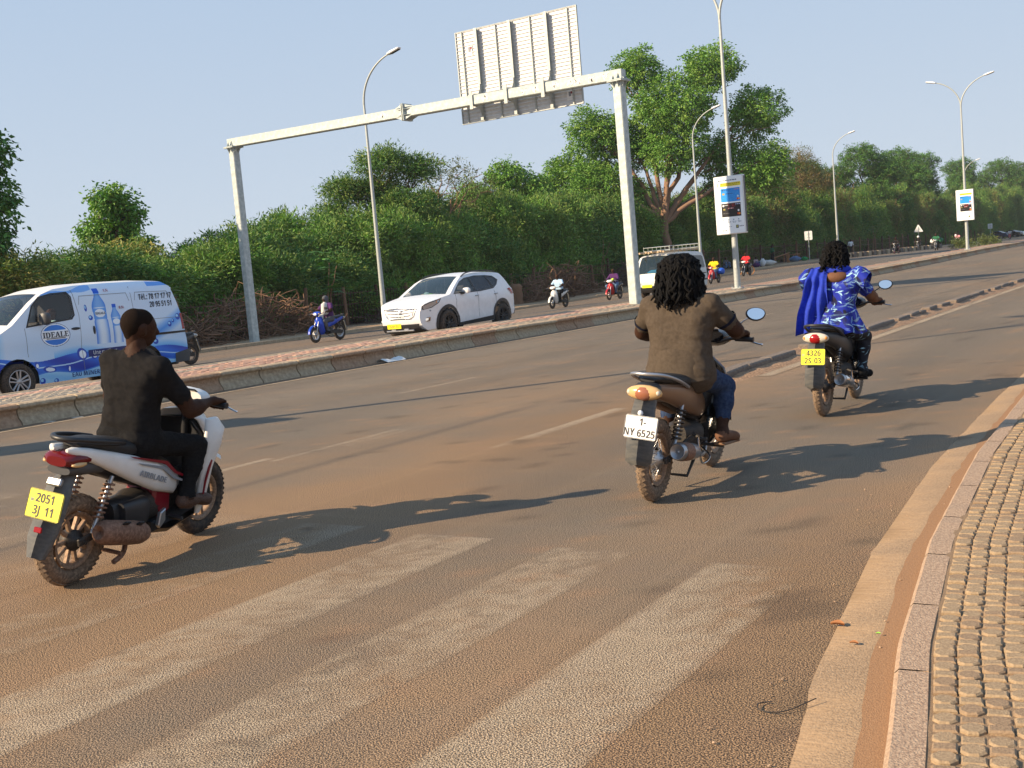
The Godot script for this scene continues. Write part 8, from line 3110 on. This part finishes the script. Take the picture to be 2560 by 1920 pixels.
func _litter() -> void:
	var st := S()
	# plastic bag against the median kerb
	var pts := []
	for j in 7:
		var r := []
		for k in 9:
			var u := k / 8.0
			var v := j / 6.0
			r.append(V((v - 0.5) * 0.28, 0.075 * sin(v * PI) * (0.6 + 0.5 * sin(u * 7.0 + v * 3.0)) + 0.012, (u - 0.5) * 0.62 + 0.05 * sin(v * 5.0)))
		pts.append(r)
	for j in 6:
		for k in 8:
			quad(st, pts[j][k], pts[j][k + 1], pts[j + 1][k + 1], pts[j + 1][k])
	flat_thing(obj(st, "x", M.white_plain, self), "plastic_bag", "crumpled white plastic bag at the foot of the median kerb", "litter").position = V(-15.1, 0.006, -18.6)
	for q in [[-15.05, -10.3, "flat pale scrap of paper by the median kerb beside the scooter rider"], [-15.0, -10.75, "small torn paper scrap next to the flat pale scrap"]]:
		st = S(false)
		prism(st, poly([-0.09, -0.05, 0.08, -0.07, 0.1, 0.03, 0.02, 0.06, -0.07, 0.05]), at(V(0, 0.012, 0), -PI / 2 + 0.1, rng.randf() * 3.0, 0), 0.004)
		flat_thing(obj(st, "x", M.paver_c, self), "paper_scrap", q[2], "litter").position = V(q[0], 0, q[1])
	mat("dry_leaf", Color(0.34, 0.14, 0.05), 0.8)
	for q in [[-1.42, 0.012, -4.52, 0.024, "curled dry brown leaf at the edge of the gutter"], [-1.29, 0.02, -4.3, 0.014, "small dry leaf on the gutter concrete"], [-1.22, 0.035, -4.4, 0.008, "tiny green leaf on the drifted sand"]]:
		st = S()
		var a := []
		for j in 5:
			var r := []
			for k in 4:
				var u := j / 4.0
				var v := k / 3.0 - 0.5
				r.append(V((u - 0.5) * q[3] * 2.4, v * v * q[3] * 2.0 + 0.3 * q[3] * sin(u * PI), v * q[3] * 1.7 * sin(u * PI * 0.9 + 0.25)))
			a.append(r)
		for j in 4:
			for k in 3:
				quad(st, a[j][k], a[j][k + 1], a[j + 1][k + 1], a[j + 1][k])
		flat_thing(obj(st, "x", M.dry_leaf if q[3] > 0.01 else M.toy_green, self), "fallen_leaf", q[4], "leaf").position = V(q[0], q[1], q[2])
	st = S()
	tube(st, curve([V(-1.40, 0.008, -3.66), V(-1.435, 0.012, -3.62), V(-1.41, 0.01, -3.57), V(-1.33, 0.012, -3.585), V(-1.25, 0.03, -3.69)], 5), 0.0022, 5)
	flat_thing(obj(st, "x", M.engine, self), "wire", "short bent dark wire lying on the road by the gutter", "wire")
	# gravel along the gutter
	st = S(false)
	var g := RandomNumberGenerator.new()
	g.seed = 12
	for k in 60:
		var z := g.randf_range(-9.0, -3.0)
		var x := -1.2 + (z + 3.3) * 0.135 + g.randf_range(-0.35, 0.22)
		var r := g.randf_range(0.002, 0.005)
		box(st, Transform3D(Basis.from_euler(V(g.randf() * 6, g.randf() * 6, g.randf() * 6)), V(x, 0.008 + (0.02 if x > -1.15 + (z + 3.3) * 0.135 else 0.0), z)), V(r * 2, r, r * 1.5), r * 0.2)
	var gv := flat_thing(obj(st, "x", M.kerb_stone, self), "gravel", "loose grit scattered on the road edge by the gutter", "gravel")
	gv.set_meta("kind", "stuff")
